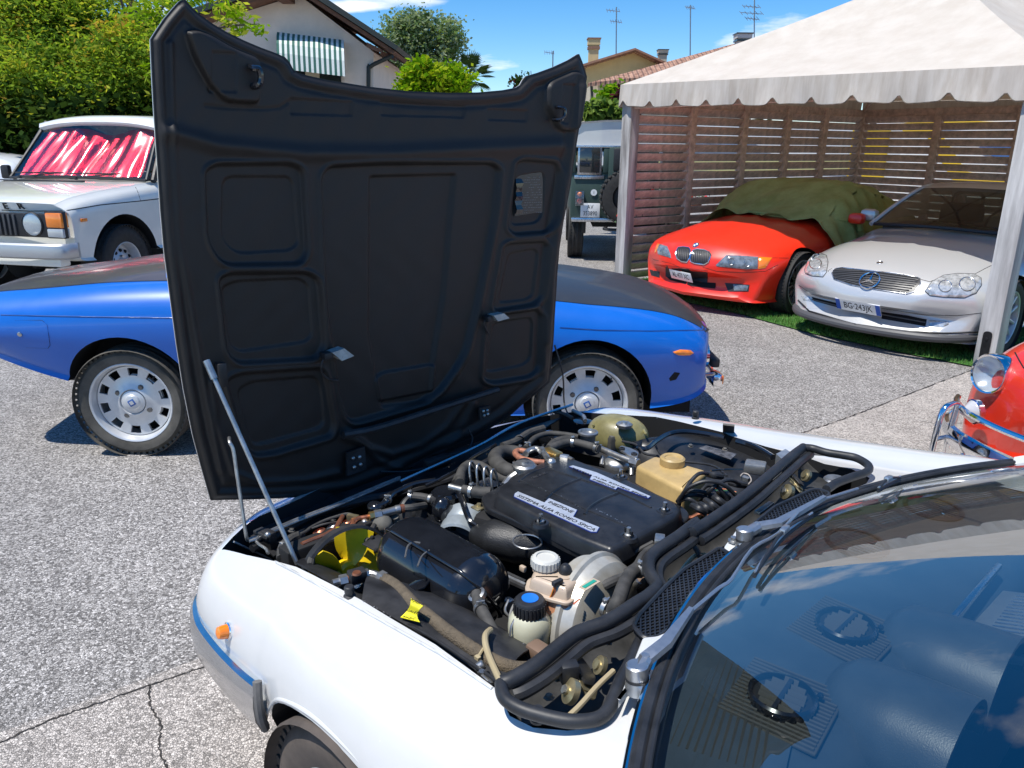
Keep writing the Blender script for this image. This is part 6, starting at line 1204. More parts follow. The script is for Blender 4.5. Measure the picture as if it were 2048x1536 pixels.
for P, r in ((Z6([(335, 800), (640, 800), (665, 830), (690, 1110), (650, 1145), (400, 1160), (330, 1090)]), 26), (Z7([(330, 170), (400, 140), (690, 128), (735, 160), (752, 390), (720, 425), (420, 470), (370, 440)]), 26), (Z7([(400, 640), (470, 600), (760, 575), (790, 620), (806, 790), (780, 820), (560, 880), (470, 900)]), 24),
             (Z6([(1672, 800), (1790, 780), (1808, 800), (1800, 980), (1770, 1020), (1650, 1030)]), 14), (Z6([(1640, 1150), (1760, 1130), (1780, 1150), (1755, 1350), (1720, 1370), (1590, 1385)]), 14), (Z7([(1570, 330), (1740, 305), (1755, 330), (1745, 500), (1710, 530), (1560, 560), (1535, 550)]), 14)):
    pan(P, r, .006, 5)
ctr = Z6([(780, 800), (815, 755), (1040, 742), (1560, 740), (1598, 770), (1575, 1000)])+Z7([(1490, 280), (1440, 480), (1330, 640), (1250, 700), (900, 800), (860, 640), (800, 200)])
pan(ctr, 28, .012, 9, .006)
pan(Z6([(1005, 795), (1410, 785), (1385, 1050)])+Z7([(1360, 200), (1300, 560), (1290, 700), (1060, 730), (1000, 400)]), 10, .010, 12)
pan(Z7([(1030, 590), (1070, 560), (1310, 520), (1300, 650), (1050, 700)]), 10, -.009, 5)
pan(Z6([(160, 175), (150, 140), (205, 130), (270, 150), (380, 215), (502, 262), (498, 480), (330, 470), (250, 380), (190, 270)]), 16, -.020, 13)
pan(Z6([(1800, 375), (1930, 318), (1968, 340), (1980, 420), (1940, 600), (1850, 600), (1790, 480)]), 14, -.018, 9)
for P in (Z6([(262, 235), (380, 240), (378, 425), (262, 420)]), Z6([(635, 445), (925, 460), (922, 530), (635, 522)]), Z6([(1048, 460), (1440, 480), (1430, 538), (1050, 528)]), Z6([(1535, 492), (1722, 500), (1715, 555), (1535, 548)]), Z6([(1860, 380), (1930, 385), (1890, 568), (1850, 560)])): pan(P, 3, .0035, 3)
Hh += -.0035*np.exp(-(sdl(Z6([(250, 480), (380, 492), (520, 495), (590, 490), (632, 462)]), PX, PY)/2.2)**2)
Hh += .012*np.exp(-(sdl(Z6([(90, 600), (300, 660), (700, 700), (1100, 700), (1500, 680), (1860, 665)]), PX, PY)/16)**2)
for L in (Z7([(880, 850), (960, 880), (1040, 960), (1150, 1000), (1300, 960), (1400, 850), (1470, 700)]), Z7([(900, 830), (1000, 900), (1100, 930), (1240, 890), (1350, 800), (1430, 690)]), Z7([(280, 600), (300, 780), (380, 1010), (500, 1060), (700, 1050), (860, 1010)]), Z6([(90, 200), (100, 600), (130, 1100)])+Z7([(190, 300), (260, 700), (320, 1000)]), Z6([(1950, 400), (1900, 800)])+Z7([(1830, 100), (1810, 420)])): Hh += .007*np.exp(-(sdl(L, PX, PY)/7)**2)
Hh += .0011*np.sin(PX*.09+2*np.sin(PY*.03))*np.sin(PY*.05)*.6
o0 = MC.I @ CAM0; DV = np.zeros((NV+1, NU+1, 3)); I3 = np.array(MC.I3); base = np.array(FWD*F)
R_ = base[None, None]+np.array(RT)[None, None]*(PX-1024)[..., None]-np.array(UP)[None, None]*(PY-768)[..., None]; Dl = R_ @ I3.T; o_ = np.array(o0); X = np.full(PX.shape, HX)
for _ in range(4): t = (X-o_[0])/Dl[..., 0]; Q = o_+Dl*t[..., None]; X = HX+.030*(1-(Q[..., 1]/.66)**2)-.010
Q = o_+Dl*((X-o_[0])/Dl[..., 0])[..., None]; Qi = Q.copy(); Qi[..., 0] -= Hh
nn_ = (NU+1)*(NV+1); idx = np.arange(nn_).reshape(NV+1, NU+1); Fq = np.stack([idx[:-1, :-1], idx[:-1, 1:], idx[1:, 1:], idx[1:, :-1]], -1).reshape(-1, 4)
M_HIN = mat('inner_bonnet_black', (.0125, .0105, .0095), .54, var=.30, vs=5, bump=.16, bs=240, dist=.001)
hood = npmesh('bonnet', Qi.reshape(-1, 3), Fq[:, ::-1], M_HIN, MT, smooth=True)
Qo = Q.copy(); Qo[..., 0] += .014+.030*ss(2, 40, dE); sk = slice(None, None, 5)
def sub_idx(n, s): return sorted(set(list(range(0, n+1, s))+[n]))
ru, rv = list(range(0, NU+1)), sub_idx(NV, 10); Qs = Qo[np.ix_(rv, ru)]; ids = np.arange(len(rv)*len(ru)).reshape(len(rv), len(ru)); Fo = np.stack([ids[:-1, :-1], ids[:-1, 1:], ids[1:, 1:], ids[1:, :-1]], -1).reshape(-1, 4)
skin = npmesh('bonnet_skin', Qs.reshape(-1, 3), Fo, AW_, hood, smooth=True)
ring = [idx[0, k] for k in range(NU+1)]+[idx[k, NU] for k in range(1, NV+1)]+[idx[NV, k] for k in range(NU-1, -1, -1)]+[idx[k, 0] for k in range(NV-1, 0, -1)]
A = Qi.reshape(-1, 3)[ring]; B_ = Qo.reshape(-1, 3)[ring]; n = len(ring); Vr = np.concatenate([A, A*.3+B_*.7, B_]); Fr = [(i, (i+1) % n, (i+1) % n+n, i+n) for i in range(n)]+[(i+n, (i+1) % n+n, (i+1) % n+2*n, i+2*n) for i in range(n)]
mk('bonnet_edge', [tuple(v) for v in Vr], Fr, [M_HIN, AW_], hood, 60, fm=[0]*n+[1]*n)
def HP(f, L, off=.0):
    out = []
    for q in L: p = hood_pt(*(f([q[:2]])[0] if f else q[:2])); out.append(p+Vector((-(q[2] if len(q) > 2 else off), 0, 0)))
    return out
for L in ([(440, 300, .012), (438, 315, .035), (460, 322, .04), (468, 360, .04), (460, 392, .035), (445, 395, .012)],): MB().tube(HP(Z6, L), .0075, M_GLB, 8).build('striker_loop', hood)
MB().tube(HP(Z6, [(1828, 488, .012), (1835, 490, .034), (1848, 500, .038), (1846, 530, .038), (1830, 545, .034), (1822, 545, .012)]), .006, M_GLB, 8).build('striker_loop', hood)
for L, nm in (([(232, 490, .014), (254, 540, .03), (258, 545, .02)], 'stay_end'),): pass
# bonnet lamps with their wires
M_LAMPP = mat('milky_lamp_lens', (.42, .45, .44), .25, coat=.6, var=.2, vs=30)
for L, wire, sc_ in (([(795, 455), (850, 436), (895, 470), (840, 492)], [(775, 480, .02), (762, 520, .02), (775, 560, .012), (810, 585, .010), (850, 590, .008)], 1), ([(1528, 290), (1575, 280), (1600, 302), (1548, 316)], [(1515, 305, .02), (1505, 330, .015), (1520, 360, .012), (1535, 382, .01)], .8)):
    P = HP(Z7, L, .006); P2 = HP(Z7, L, .038); cc = sum(P2, Vector())/4; V = P+P2; V += []; o = mk('bonnet_lamp', V, [(0, 1, 5, 4), (1, 2, 6, 5), (2, 3, 7, 6), (3, 0, 4, 7), (4, 5, 6, 7)], M_LAMPP, hood, 20)
    q = Z7([L[0]])[0]; a, b_ = HP(Z7, [(L[0][0]-22, L[0][1]+22, .008), (L[0][0]+6, L[0][1]+14, .03)]); MB().box((a+b_)/2, (.03*sc_, .028*sc_, .02), M_BLK, bev=.004).build('lamp_socket', o); MB().tube(HP(Z7, wire), .0026, M_RUB, 6).build('wire', o)
# maker's plate with specification lines and its scrap of black tape
pl_ = Z6([(1672, 800), (1795, 783), (1800, 820), (1798, 965), (1672, 985)]); P = [hood_pt(*p)+Vector((-(-.004), 0, 0)) for p in pl_]
P = HP(None, pl_, -.012); o = mk('data_plate', P+[p+Vector((.004, 0, 0)) for p in P], [(4, 3, 2, 1, 0)]+[(i, (i+1) % 5, (i+1) % 5+5, i+5) for i in range(5)], mat('data_plate_film', (.030, .030, .032), .22, coat=.4), hood, 0)
rg = random.Random(4); b = MB()
def pstroke(x, y, w, h_=2.2, m=None):
    q = Z6([(x, y), (x+w, y-w*.12), (x+w, y-w*.12+h_*1.0), (x, y+h_*1.0)]); P = HP(None, q, -.0112); b.add(P, [(3, 2, 1, 0)], m or mat('plate_print_grey', (.16, .16, .165), .4))
for r in range(15):
    x = 1705 if r else 1730
    while x < 1788:
        w = rg.uniform(3, 9)
        if rg.random() < .8 and not (2 < r < 6 and x < 1735): pstroke(x, 808+r*11.5-(x-1672)*.02, w, 2.6)
        x += w+rg.uniform(1.5, 4)
b.build('print_lines', o, 0, kind='stuff'); 
b = MB(); V = []
for k in range(9):
    y = 815+k*20; q = Z6([(1672+rg.uniform(-3, 3), y), (1702+rg.uniform(-8, 6), y-2)]); V += HP(None, q, -.006+rg.uniform(-.003, .003))
b.add(V, [(2*i, 2*i+2, 2*i+3, 2*i+1) for i in range(8)], M_GLB); b.build('tape_scrap', o, 0)
# stiffening bar, hinges, catch plates
MB().tube(HP(Z7, [(855, 828, .03), (1000, 790, .045), (1280, 700, .05), (1550, 625, .035)]), .011, M_BAY, 8).tube(HP(Z7, [(860, 845, .02), (1100, 780, .03), (1540, 635, .025)]), .006, M_BAY, 8).build('stiffening_bar', hood)
for L in ([(880, 915), (960, 885), (968, 990), (880, 1020)], [(1480, 715), (1530, 700), (1532, 750), (1484, 768)]):
    P = HP(Z7, L, .012); o = mk('hinge_plate', P+[p+Vector((-.008, 0, 0)) for p in P], [(4, 5, 6, 7)]+[(i, (i+1) % 4, (i+1) % 4+4, i+4) for i in range(4)], M_BAY, hood, 0)
    for t in ((.3, .3), (.65, .35), (.35, .7), (.68, .68)): c = P[0].lerp(P[1], t[0]).lerp(P[3].lerp(P[2], t[0]), t[1]); MB().sph(c+Vector((-.010, 0, 0)), .006, M_STL, n=5).build('bolt', o)
MB().box(HP(Z7, [(1262, 940, .05)])[0], (.03, .09, .03), M_BAY, bev=.006).tube(HP(Z7, [(1030, 1000, .02), (1140, 995, .03), (1225, 965, .05), (1240, 940, .05)]), .0035, M_RUB, 6).tube(HP(Z7, [(1280, 920, .05), (1400, 895, .04), (1440, 850, .03), (1430, 810, .02)]), .003, M_RUB, 6).build('release_cable', hood)
MB().box(HP(Z7, [(310, 560, .02)])[0], (.02, .022, .06), M_BAY, bev=.004).build('stay_catch', hood)
# stays
a = HP(Z7, [(232, 492, .03)])[0]; b_ = E(ZA(460, 575), .69); MB().tube([a, a.lerp(b_, .09)], .0085, M_STL, 10, 1).tube([a.lerp(b_, .08), b_], .0055, M_STL, 10, 1).build('bonnet_strut', MT)
a = HP(Z7, [(336, 840, .03), (322, 850, .05), (330, 880, .06)]); MB().tube([a[0], a[1], a[2]]+[a[2].lerp(E(ZA(115, 405), .69), t) for t in (.25, .6, .97)]+[E(ZA(130, 412), .68)], .0045, M_STL, 8).build('prop_rod', MT)
MB().tube([HP(Z7, [(1832, 430, .01)])[0], HP(Z7, [(1850, 560, .03)])[0], E(ZB(960, 70), .72), E(ZB(985, 150), .70)], .003, M_BLK, 6, 4).build('far_strut', MT)
b = MB(); b.tube(EE(ZB, [(900, 125), (960, 140), (1010, 165)], .70), .007, M_BAY, 8).tube(EE(ZB, [(1010, 120), (1070, 150), (1085, 180)], .70), .007, M_STL, 8).lathe([(.032, 0), (.034, .006), (.02, .008), (0, .008)], E(ZB(1070, 190), .685), (0, 0, 1), M_GLB, 20); b.build('far_hinge', MT)
seam('wing_fold', MC, bm_, [(466, 1083), (530, 1113), (600, 1150), (735, 1226), (880, 1308), (985, 1378)], .003, AW_, MT, .0012)
0 and seam('wing_crease', MC, bm_, [(432, 1092), (520, 1128), (600, 1172), (735, 1252), (880, 1338), (1000, 1425)], .0012, mat('soft_seam_grey', (.45, .45, .44), .5), MT, .0002)
# ------------------------------------------------------------------ engine bay fittings
def sthing(name, b, parent=None, **k): return b.build(name, parent or MT, **k)
def P2(L): return [(p.x, p.y) for p in L]
# air box lid
fl = P2(EE(ZB, [(470, 625), (560, 578), (690, 503), (880, 403), (960, 398), (1040, 425), (1300, 520), (1650, 680), (1695, 722), (1690, 760), (1290, 1010), (1225, 1020), (1000, 935), (740, 800), (500, 690)], .765)); fl = rpoly(fl, .02, 3)
lid = MB().plate(fl, .752, .768, M_SATB, bev=.005).build('air_box_lid', MT)
tp_ = P2(EE(ZB, [(560, 590), (700, 505), (885, 412), (960, 405), (1030, 430), (1300, 530), (1628, 690), (1668, 728), (1640, 780), (1290, 975), (1225, 985), (1020, 905), (760, 770), (530, 650)], .785)); tp_ = rpoly(tp_, .025, 3)
MB().plate(inset(tp_, .002), .766, .803, M_SATB, bev=.012, ins=.006).build('lid_top', lid)
zt = .8035
def rib(L, r=.0032): MB().tube(EE(ZB, L, zt-.001), r, M_SATB, 6, 5).build('rib', lid)
rib([(700, 530), (900, 610), (1065, 690), (1330, 800)]); rib([(860, 460), (1060, 525), (1280, 600), (1470, 690)]); rib([(1060, 520), (960, 560), (890, 605), (850, 645)], .0045); rib([(1275, 605), (1180, 645), (1110, 690), (1080, 730)], .0045); rib([(690, 540), (760, 490), (860, 450)])
M_BDG = mat('brushed_badge_silver', (.46, .50, .58), .35, .3, var=.12, vs=60); M_BDB = mat('badge_enamel_blue', (.02, .04, .22), .3, coat=.6)
def badge(L, lines):
    P = P2(EE(ZB, L, zt)); o = MB().plate(inset(P, -.0012), zt, zt+.0022, M_BDB).build('badge', lid); MB().plate(P, zt+.0015, zt+.0032, M_BDG).build('badge_face', o)
    for s, a, b_, sz, sx in lines:
        A = E(ZB(*a), zt+.0032); B_ = E(ZB(*b_), zt+.0032); x = B_-A; t = text('lettering', s, (A+B_)/2, x, Vector((0, 0, 1)).cross(x), sz, M_INK, o, .0004); w = max(v.co.dot(x.normalized()) for v in t.data.vertices)-min(v.co.dot(x.normalized()) for v in t.data.vertices); k = x.length/w; c = (A+B_)/2; xn = x.normalized()
        for v in t.data.vertices: q = v.co-c; v.co = c+q+xn*(q.dot(xn)*(k-1))
badge([(672, 612), (690, 600), (845, 665), (872, 640), (1035, 708), (1012, 748), (1165, 810), (1150, 836), (1120, 835), (668, 628)], [('SISTEMA ALFA ROMEO SPICA', (690, 618), (1142, 822), .0165, 1), ('INIEZIONE', (872, 655), (1010, 716), .0165, 1)])
badge([(992, 452), (1012, 447), (1150, 488), (1300, 555), (1465, 628), (1452, 637), (1275, 572), (1262, 586), (1112, 528), (1122, 505)], [('SISTEMA ALFA ROMEO SPICA', (1008, 456), (1448, 628), .009, 1), ('INIEZIONE', (1130, 522), (1255, 572), .011, 1)])
A = E(ZB(765, 522), zt); B_ = E(ZB(870, 478), zt); text('embossed_lettering', 'SPICA 8C', (A+B_)/2, B_-A, Vector((0, 0, 1)).cross(B_-A), .014, mat('raised_black', (.05, .05, .055), .35), lid, .001)
for x, y in ((822, 790), (1548, 720), (1335, 872), (1290, 522)):
    c = E(ZB(x, y), .797); o = MB().lathe([(.022, 0), (.019, .007), (.013, .008), (.012, .004), (0, .004)], c, (0, 0, 1), M_SATB, 20).lathe([(.009, .004), (.009, .012), (.005, .014), (.005, .028), (0, .029)], c, (0, 0, 1), M_STL, 10).build('lid_nut', lid); MB().box(c+Vector((0, 0, .018)), (.026, .004, .012), M_GLB, Matrix.Rotation(x, 3, 'Z'), bev=.002).build('wing', o)
MB().plate(P2(EE(ZB, [(1310, 810), (1330, 795), (1352, 800), (1358, 830), (1345, 870), (1335, 850), (1340, 825)], .8)), .8, .8012, mat('bare_scratched_metal', (.6, .6, .58), .3, .8, var=.4, vs=50)).build('chipped_paint', lid)
MB().box(E(ZB(1080, 800), .66), (.42, .46, .16), M_BAYD, frame(E(ZB(1500, 760), .66)-E(ZB(700, 560), .66)), bev=.02).build('engine_block', MT)
# textured intake horn
b = MB(); P = [E(ZB(450, 850), .685), E(ZB(560, 860), .70), E(ZB(700, 880), .70), E(ZB(860, 925), .69), E(ZB(1010, 985), .67)]
V, Fc = tubeg(P, [.030, .055, .062, .048, .012], 20, 7); c0 = P[0]; V = [Vector((v.x, v.y, .69+(v.z-.69)*.85)) for v in V]; b.add(V, Fc, mat('pebbled_black_casting', (.016, .017, .019), .38, var=.2, vs=40, bump=.7, bs=420, dist=.0015)); h_ = b.build('intake_horn', MT)
pts = [E(ZB(745+85*math.cos(a)+8*math.sin(a), 888+42*math.sin(a)), .752) for a in [i*math.pi/12 for i in range(25)]]; MB().tube(pts, .0022, M_STL, 6, 1).build('oval_rim', h_)
MB().tube(EE(ZB, [(540, 955), (640, 948), (760, 958), (900, 995), (1020, 1000)], .66), .0035, M_STL, 6).build('horn_flange', h_)
# black vacuum tank
A = E(ZA(1235, 500), .70); B_ = E(ZA(1665, 760), .70); ax = (B_-A).normalized(); R = .087; pr = []
for i in range(9): a = math.pi/2*i/8; pr.append((R*math.sin(a), -R*.75*math.cos(a)))
L = (B_-A).length; pr2 = pr+[(R, 0), (R, L)]+[(r, L-z) for r, z in pr[::-1]]
tank = MB().lathe(pr2, A, ax, M_GLB, 48).build('vacuum_tank', MT)
side = ax.cross(Vector((0, 0, 1))).normalized(); upv = Vector((0, 0, 1)); nrm = (upv*.55+side*(.83 if (CAM0-MC.M @ A).dot(MC.M.to_3x3() @ side) < 0 else -.83)).normalized(); pe = ax.cross(nrm).normalized()
pts = []
for i in range(17): a = math.pi*i/16; pts.append(A-ax*math.sin(a)*R*.78+pe*math.cos(a)*(R+.004))
for i in range(17): a = math.pi*i/16; pts.append(B_+ax*math.sin(a)*R*.78-pe*math.cos(a)*(R+.004))
V, Fc = tubeg(pts+[pts[0]], .0045, 6, 1, False); mk('tank_flange', V, Fc, M_GLB, tank, 60)
MB().box(E(ZA(1020, 440), .715), (.06, .055, .004), M_BAY, frame(E(ZA(1100, 480), .71)-E(ZA(950, 400), .72)), bev=.0015).sph(E(ZA(970, 395), .722), .006, M_BAYD, n=5).sph(E(ZA(997, 480), .722), .006, M_BAYD, n=5).build('tank_bracket', tank)
V, Fc = grid2(EE(ZA, [(1180, 750), (1260, 690), (1335, 615)], .69), EE(ZA, [(1235, 775), (1330, 740), (1480, 545)], .735), 3, .01); V, Fc = solid(V, Fc, .003); mk('tank_strap', V, Fc, M_GLB, tank, 60)
for L in ([(1195, 530), (1215, 450), (1260, 425), (1300, 430)], [(1280, 590), (1310, 520), (1360, 480)], [(1385, 440), (1400, 436), (1415, 440)]): MB().tube(EE(ZA, L, .777), .0022, mat('dried_drip', (.10, .10, .10), .4), 5).build('dried_drip', tank)
c = E(ZA(1690, 790), .735); MB().tube(EE(ZA, [(1685, 775, .735), (1700, 850, .73), (1745, 940, .72), (1800, 1040, .71), (1880, 1120, .705), (1960, 1180, .70), (2060, 1230, .70), (2180, 1260, .69)], .7), .0125, M_RUBD, 12).build('tank_hose', MT); MB().lathe([(.019, -.004), (.019, .006), (.013, .008)], c, (.2, .5, 1), M_STL, 16).build('hose_clip', MT)
# braided hose with couplings, block and yellow tag
def braid():
    m = mat('braided_fabric_hose', (.115, .090, .060), .85, var=.25, vs=60); nt = m.node_tree; p = nt.nodes['Principled BSDF']; tc = [q for q in nt.nodes if q.type == 'TEX_COORD'][0]
    v = N(nt, 'ShaderNodeTexVoronoi'); v.inputs['Scale'].default_value = 330; nt.links.new(tc.outputs['Object'], v.inputs['Vector']); b = N(nt, 'ShaderNodeBump'); b.inputs['Distance'].default_value = .002; b.inputs['Strength'].default_value = .8; nt.links.new(v.outputs['Distance'], b.inputs['Height']); nt.links.new(b.outputs[0], p.inputs['Normal']); return m
M_BRAID = braid()
MB().tube(EE(ZA, [(1050, 675, .735), (1120, 715, .74), (1190, 780, .745), (1260, 855, .75), (1330, 910, .75), (1480, 1030, .755), (1620, 1130, .755), (1760, 1215, .755), (1880, 1270, .755), (2000, 1290, .75), (2130, 1270, .74)], .75), .0130, M_BRAID, 14).build('braided_hose', MT)
def hexn(b, a, c, r, m): b.cyl(a, c, r, m, n=6)
b = MB(); z = .735; q = EE(ZA, [(700, 705), (748, 692), (800, 680), (835, 668), (900, 650), (945, 640), (985, 645), (1025, 660), (1060, 680)], z)
b.tube([q[0], q[1]], .008, M_STL, 10, 1); hexn(b, q[1], q[2], .013, M_STL); b.cyl(q[2], q[3], .010, M_COP); b.cyl(q[3]+Vector((0, 0, .0)), q[3].lerp(q[4], .2), .012, M_STL)
hexn(b, q[4], q[5], .012, M_STL); b.tube([q[5], q[6], q[7]], .009, M_STL, 10, 4); hexn(b, q[7], q[8], .015, M_STL); cpl = b.build('hose_coupling', MT)
MB().box(E(ZA(868, 655), .742), (.036, .028, .026), M_BAY, frame(q[4]-q[2]), bev=.003).lathe([(.010, 0), (.0085, .004), (0, .003)], E(ZA(865, 640), .755), (0, 0, 1), M_COP, 14).build('junction_block', cpl)
b = MB(); b.box(E(ZA(920, 735), .69), (.05, .04, .03), M_BAY, bev=.008).sph(E(ZA(935, 715), .70), .022, M_DST, (1, 1, .8), 8); hexn(b, E(ZA(880, 760), .70), E(ZA(900, 790), .69), .011, M_BAY); hexn(b, E(ZA(870, 720), .71), E(ZA(890, 742), .70), .009, M_STL); b.build('pipe_union', MT)
ty = mat('yellow_tag', (.82, .74, .03), .45, coat=.3); V, Fc = grid2(EE(ZA, [(1222, 848, .765), (1240, 812, .772), (1320, 858, .772)], .77), EE(ZA, [(1160, 935, .752), (1210, 955, .752), (1262, 972, .752)], .75), 8, .0)
V2 = []; 
for j in range(9):
    t = j/8; l = E(ZA(1235-75*t+8*math.sin(t*3)*3, 808+128*t), .788-.030*t+.006*math.sin(t*6)); r = E(ZA(1318-20*t-30*math.sin(t*3.1), 858+112*t), .790-.03*t+.006*math.sin(t*6+1))
    V2 += [l.lerp(r, k/4) for k in range(5)]
Fc = [(j*5+k, j*5+k+1, j*5+k+6, j*5+k+5) for j in range(8) for k in range(4)]; V3, F3 = solid(V2, Fc, -.0012); tg = mk('yellow_tag', V3, F3, ty, MT, 60)
for s, a, b_, sz in (('BORLETTI', (1245, 826), (1312, 858), .008), ('BORLETTI', (1212, 898), (1290, 920), .0085), ('BORLETTI', (1180, 938), (1262, 962), .006)):
    zz_ = {826: .792, 898: .776, 938: .766}[a[1]]; A = E(ZA(*a), zz_); B_ = E(ZA(*b_), zz_); text('tag_lettering', s, (A+B_)/2+Vector((0, 0, .002)), B_-A, Vector((0, 0, 1)).cross(B_-A), sz, M_INK, tg, .0003, sx=.9)
# fan, shroud, radiator
M_FAN = mat('yellow_fan_plastic', (.80, .56, .01), .35, var=.18, vs=10, coat=.3)
hub = E(ZA(790, 640), .625); fan = MB().lathe([(.034, -.012), (.034, .012), (.026, .018), (0, .018)], hub, (-1, 0, .1), M_FAN, 24).build('cooling_fan', MT)
for k in range(5):
    a0 = math.radians(35+72*k); V = []; 
    for i in range(7):
        r = .030+.088*i/6; wd = .008+.034*math.sin(min(1, i/4.5)*1.3)
        for j in range(5): t = (j/4-.5)*2; a = a0+t*wd/max(r, .05); V.append(hub+Vector((-.022*t, r*math.cos(a), r*math.sin(a))))
    Fc = [(i*5+j, i*5+j+1, i*5+j+6, i*5+j+5) for i in range(6) for j in range(4)]; V, Fc = solid(V, Fc, .003); mk('fan_blade', V, Fc, M_FAN, fan, 60)
V, Fc = latheg([(.122, -.012), (.126, .010), (.120, .014), (.117, -.010)], hub, (-1, 0, 0), 48); mk('fan_shroud', V, Fc, M_BAY, MT, 40)
MB().box(hub+Vector((.075, 0, -.05)), (.05, .24, .26), M_BAYD, bev=.006).build('radiator', MT)
b = MB(); p0, p1 = E(ZA(480, 460), .70), E(ZA(920, 315), .70); b.tube([p0, p0.lerp(p1, .5)+Vector((0, 0, .002)), p1], .005, M_BAY, 6); b.box((p0+p1)/2+Vector((0, 0, -.04)), (.004, (p1-p0).length, .08), M_BAY, frame((p1-p0).cross(Vector((0, 0, 1))))); b.build('shroud_top', MT)
MB().tube(EE(ZA, [(545, 590), (565, 520), (630, 440), (720, 400), (830, 385), (905, 395), (950, 420)], .70), .009, M_RUBD, 10).build('shroud_edge', MT)
# copper and brass plumbing by the front
MB().tube(EE(ZA, [(490, 440), (560, 410), (650, 375), (715, 335), (745, 290), (768, 248)], .705), .0062, M_COP, 10).build('copper_pipe', MT)
for i, (x, y) in enumerate(((608, 362), (700, 328), (797, 300))):
    b = MB()
    for k in range(3): c = E(ZA(x, y+18*k-10), .70-.004*k); b.lathe([(.0135, -.004), (.017, 0), (.0135, .004)], c, (.35, .2, 1), M_COP if i != 1 else M_STL, 16)
    b.build('coil_winding', MT)
MB().tube(EE(ZA, [(840, 318), (845, 285), (880, 262), (920, 255), (960, 246)], .71), .006, M_COP, 10).build('copper_pipe', MT)
b = MB(); q = EE(ZA, [(950, 248), (985, 240), (995, 238), (1035, 232), (1040, 230), (1130, 205), (1160, 200), (1185, 192), (1240, 190)], .715); hexn(b, q[0], q[1], .011, M_BRS); hexn(b, q[1], q[3], .0125, M_STL); b.cyl(q[3], q[5], .0105, M_STL); b.cyl(q[5], q[6], .0125, M_STL); b.cyl(q[6], q[7], .0115, M_COP); b.tube([q[7], q[8], E(ZA(1330, 175), .70)], .010, M_RUBD, 10); b.build('brass_union', MT)
MB().tube(EE(ZA, [(480, 370), (520, 350), (560, 320), (640, 280), (720, 252), (800, 232), (860, 248)], .70), .0042, M_RUBD, 8).build('thin_hose', MT); MB().tube(EE(ZA, [(350, 540), (360, 460), (420, 400), (500, 370)], .675), .012, M_RUBD, 10).build('radiator_hose', MT)
b = MB(); b.box(E(ZA(840, 275), .70), (.03, .012, .03), M_GOLD, Matrix.Rotation(.5, 3, 'Z')).sph(E(ZA(1020, 290), .69), .030, M_DST, (1.4, 1, .9), 8).cyl(E(ZA(1140, 330), .66), E(ZA(1125, 250), .70), .014, M_DST, r2=.010).box(E(ZA(1040, 320), .68), (.05, .03, .03), M_STL, bev=.006).sph(E(ZA(920, 290), .70), .010, M_STL, n=6); b.build('water_pump', MT)
MB().tube(EE(ZA, [(935, 400), (930, 375), (960, 350), (985, 310)], .70), .007, M_RUBD, 8).build('thin_hose', MT)
MB().sph(E(ZA(990, 185), .70), .020, M_GLB, (1.2, 1, .8), 8).build('hose_elbow', MT); MB().tube(EE(ZA, [(1000, 185), (1055, 160), (1105, 105), (1160, 75), (1260, 30), (1400, 5)], .705), .0095, M_GLB, 10).build('hose', MT)
MB().lathe([(.055, -.012), (.058, -.008), (.058, .008), (.052, .012), (.050, .004), (.020, .004), (.018, .020), (0, .02)], E(ZA(1285, 235), .67), (-.75, .1, .45), M_RUB, 40).build('belt_pulley', MT)
q = E(ZA(1480, 90), .725); o = MB().lathe([(.034, -.12), (.034, -.03), (.042, -.025), (.043, 0), (.036, .008), (.01, .010), (0, .010)], q, (0, 0, 1), M_GLB, 32).build('filler_canister', MT); MB().sph(E(ZA(1450, 200), .705), .028, M_GLB, (1, 1, 1.3), 10).box(E(ZA(1440, 275), .67), (.075, .055, .012), M_GLB, frame(Vector((.8, .3, 0))), bev=.004).build('thermostat_housing', o)
MB().tube(EE(ZA, [(1215, 110), (1270, 112), (1330, 120), (1365, 130)], .715), .011, M_RUBD, 10).tube(EE(ZA, [(1355, 125), (1395, 140), (1405, 165)], .715), .012, M_RUB, 10).build('hose', MT); MB().lathe([(.0135, -.004), (.0135, .004)], E(ZA(1372, 130), .715), (1, .3, 0), M_STL, 16).build('hose_clip', MT)
b = MB(); b.cyl(E(ZA(1500, 45), .755), E(ZA(1600, 70), .755), .009, M_STL).cyl(E(ZA(1590, 65), .755), E(ZA(1640, 75), .755), .013, M_RUBD).tube(EE(ZA, [(1630, 72), (1700, 85), (1780, 90)], .755), .016, M_RUBD, 12); b.build('breather_pipe', MT)
MB().tube(EE(ZA, [(1555, 70, .75), (1580, 130, .74), (1610, 220, .73), (1640, 280, .72), (1700, 320, .71)], .7), .0075, M_GLB, 10).build('breather_hose', MT)
q = E(ZA(1600, 335), .66); o = MB().lathe([(.055, -.05), (.060, -.045), (.060, -.012), (.056, -.006), (.060, 0), (.060, .035), (.050, .045), (0, .045)], q, (.45, -.75, .25), mat('pale_grey_casting', (.30, .34, .37), .4, .2, var=.15, vs=20), 36).build('alternator', MT)
MB().box(E(ZA(1690, 190), .74), (.03, .022, .005), M_GOLD, bev=.002).lathe([(.006, 0), (.006, .008), (0, .009)], E(ZA(1700, 180), .742), (0, 0, 1), M_GOLD, 6).build('bracket', MT)
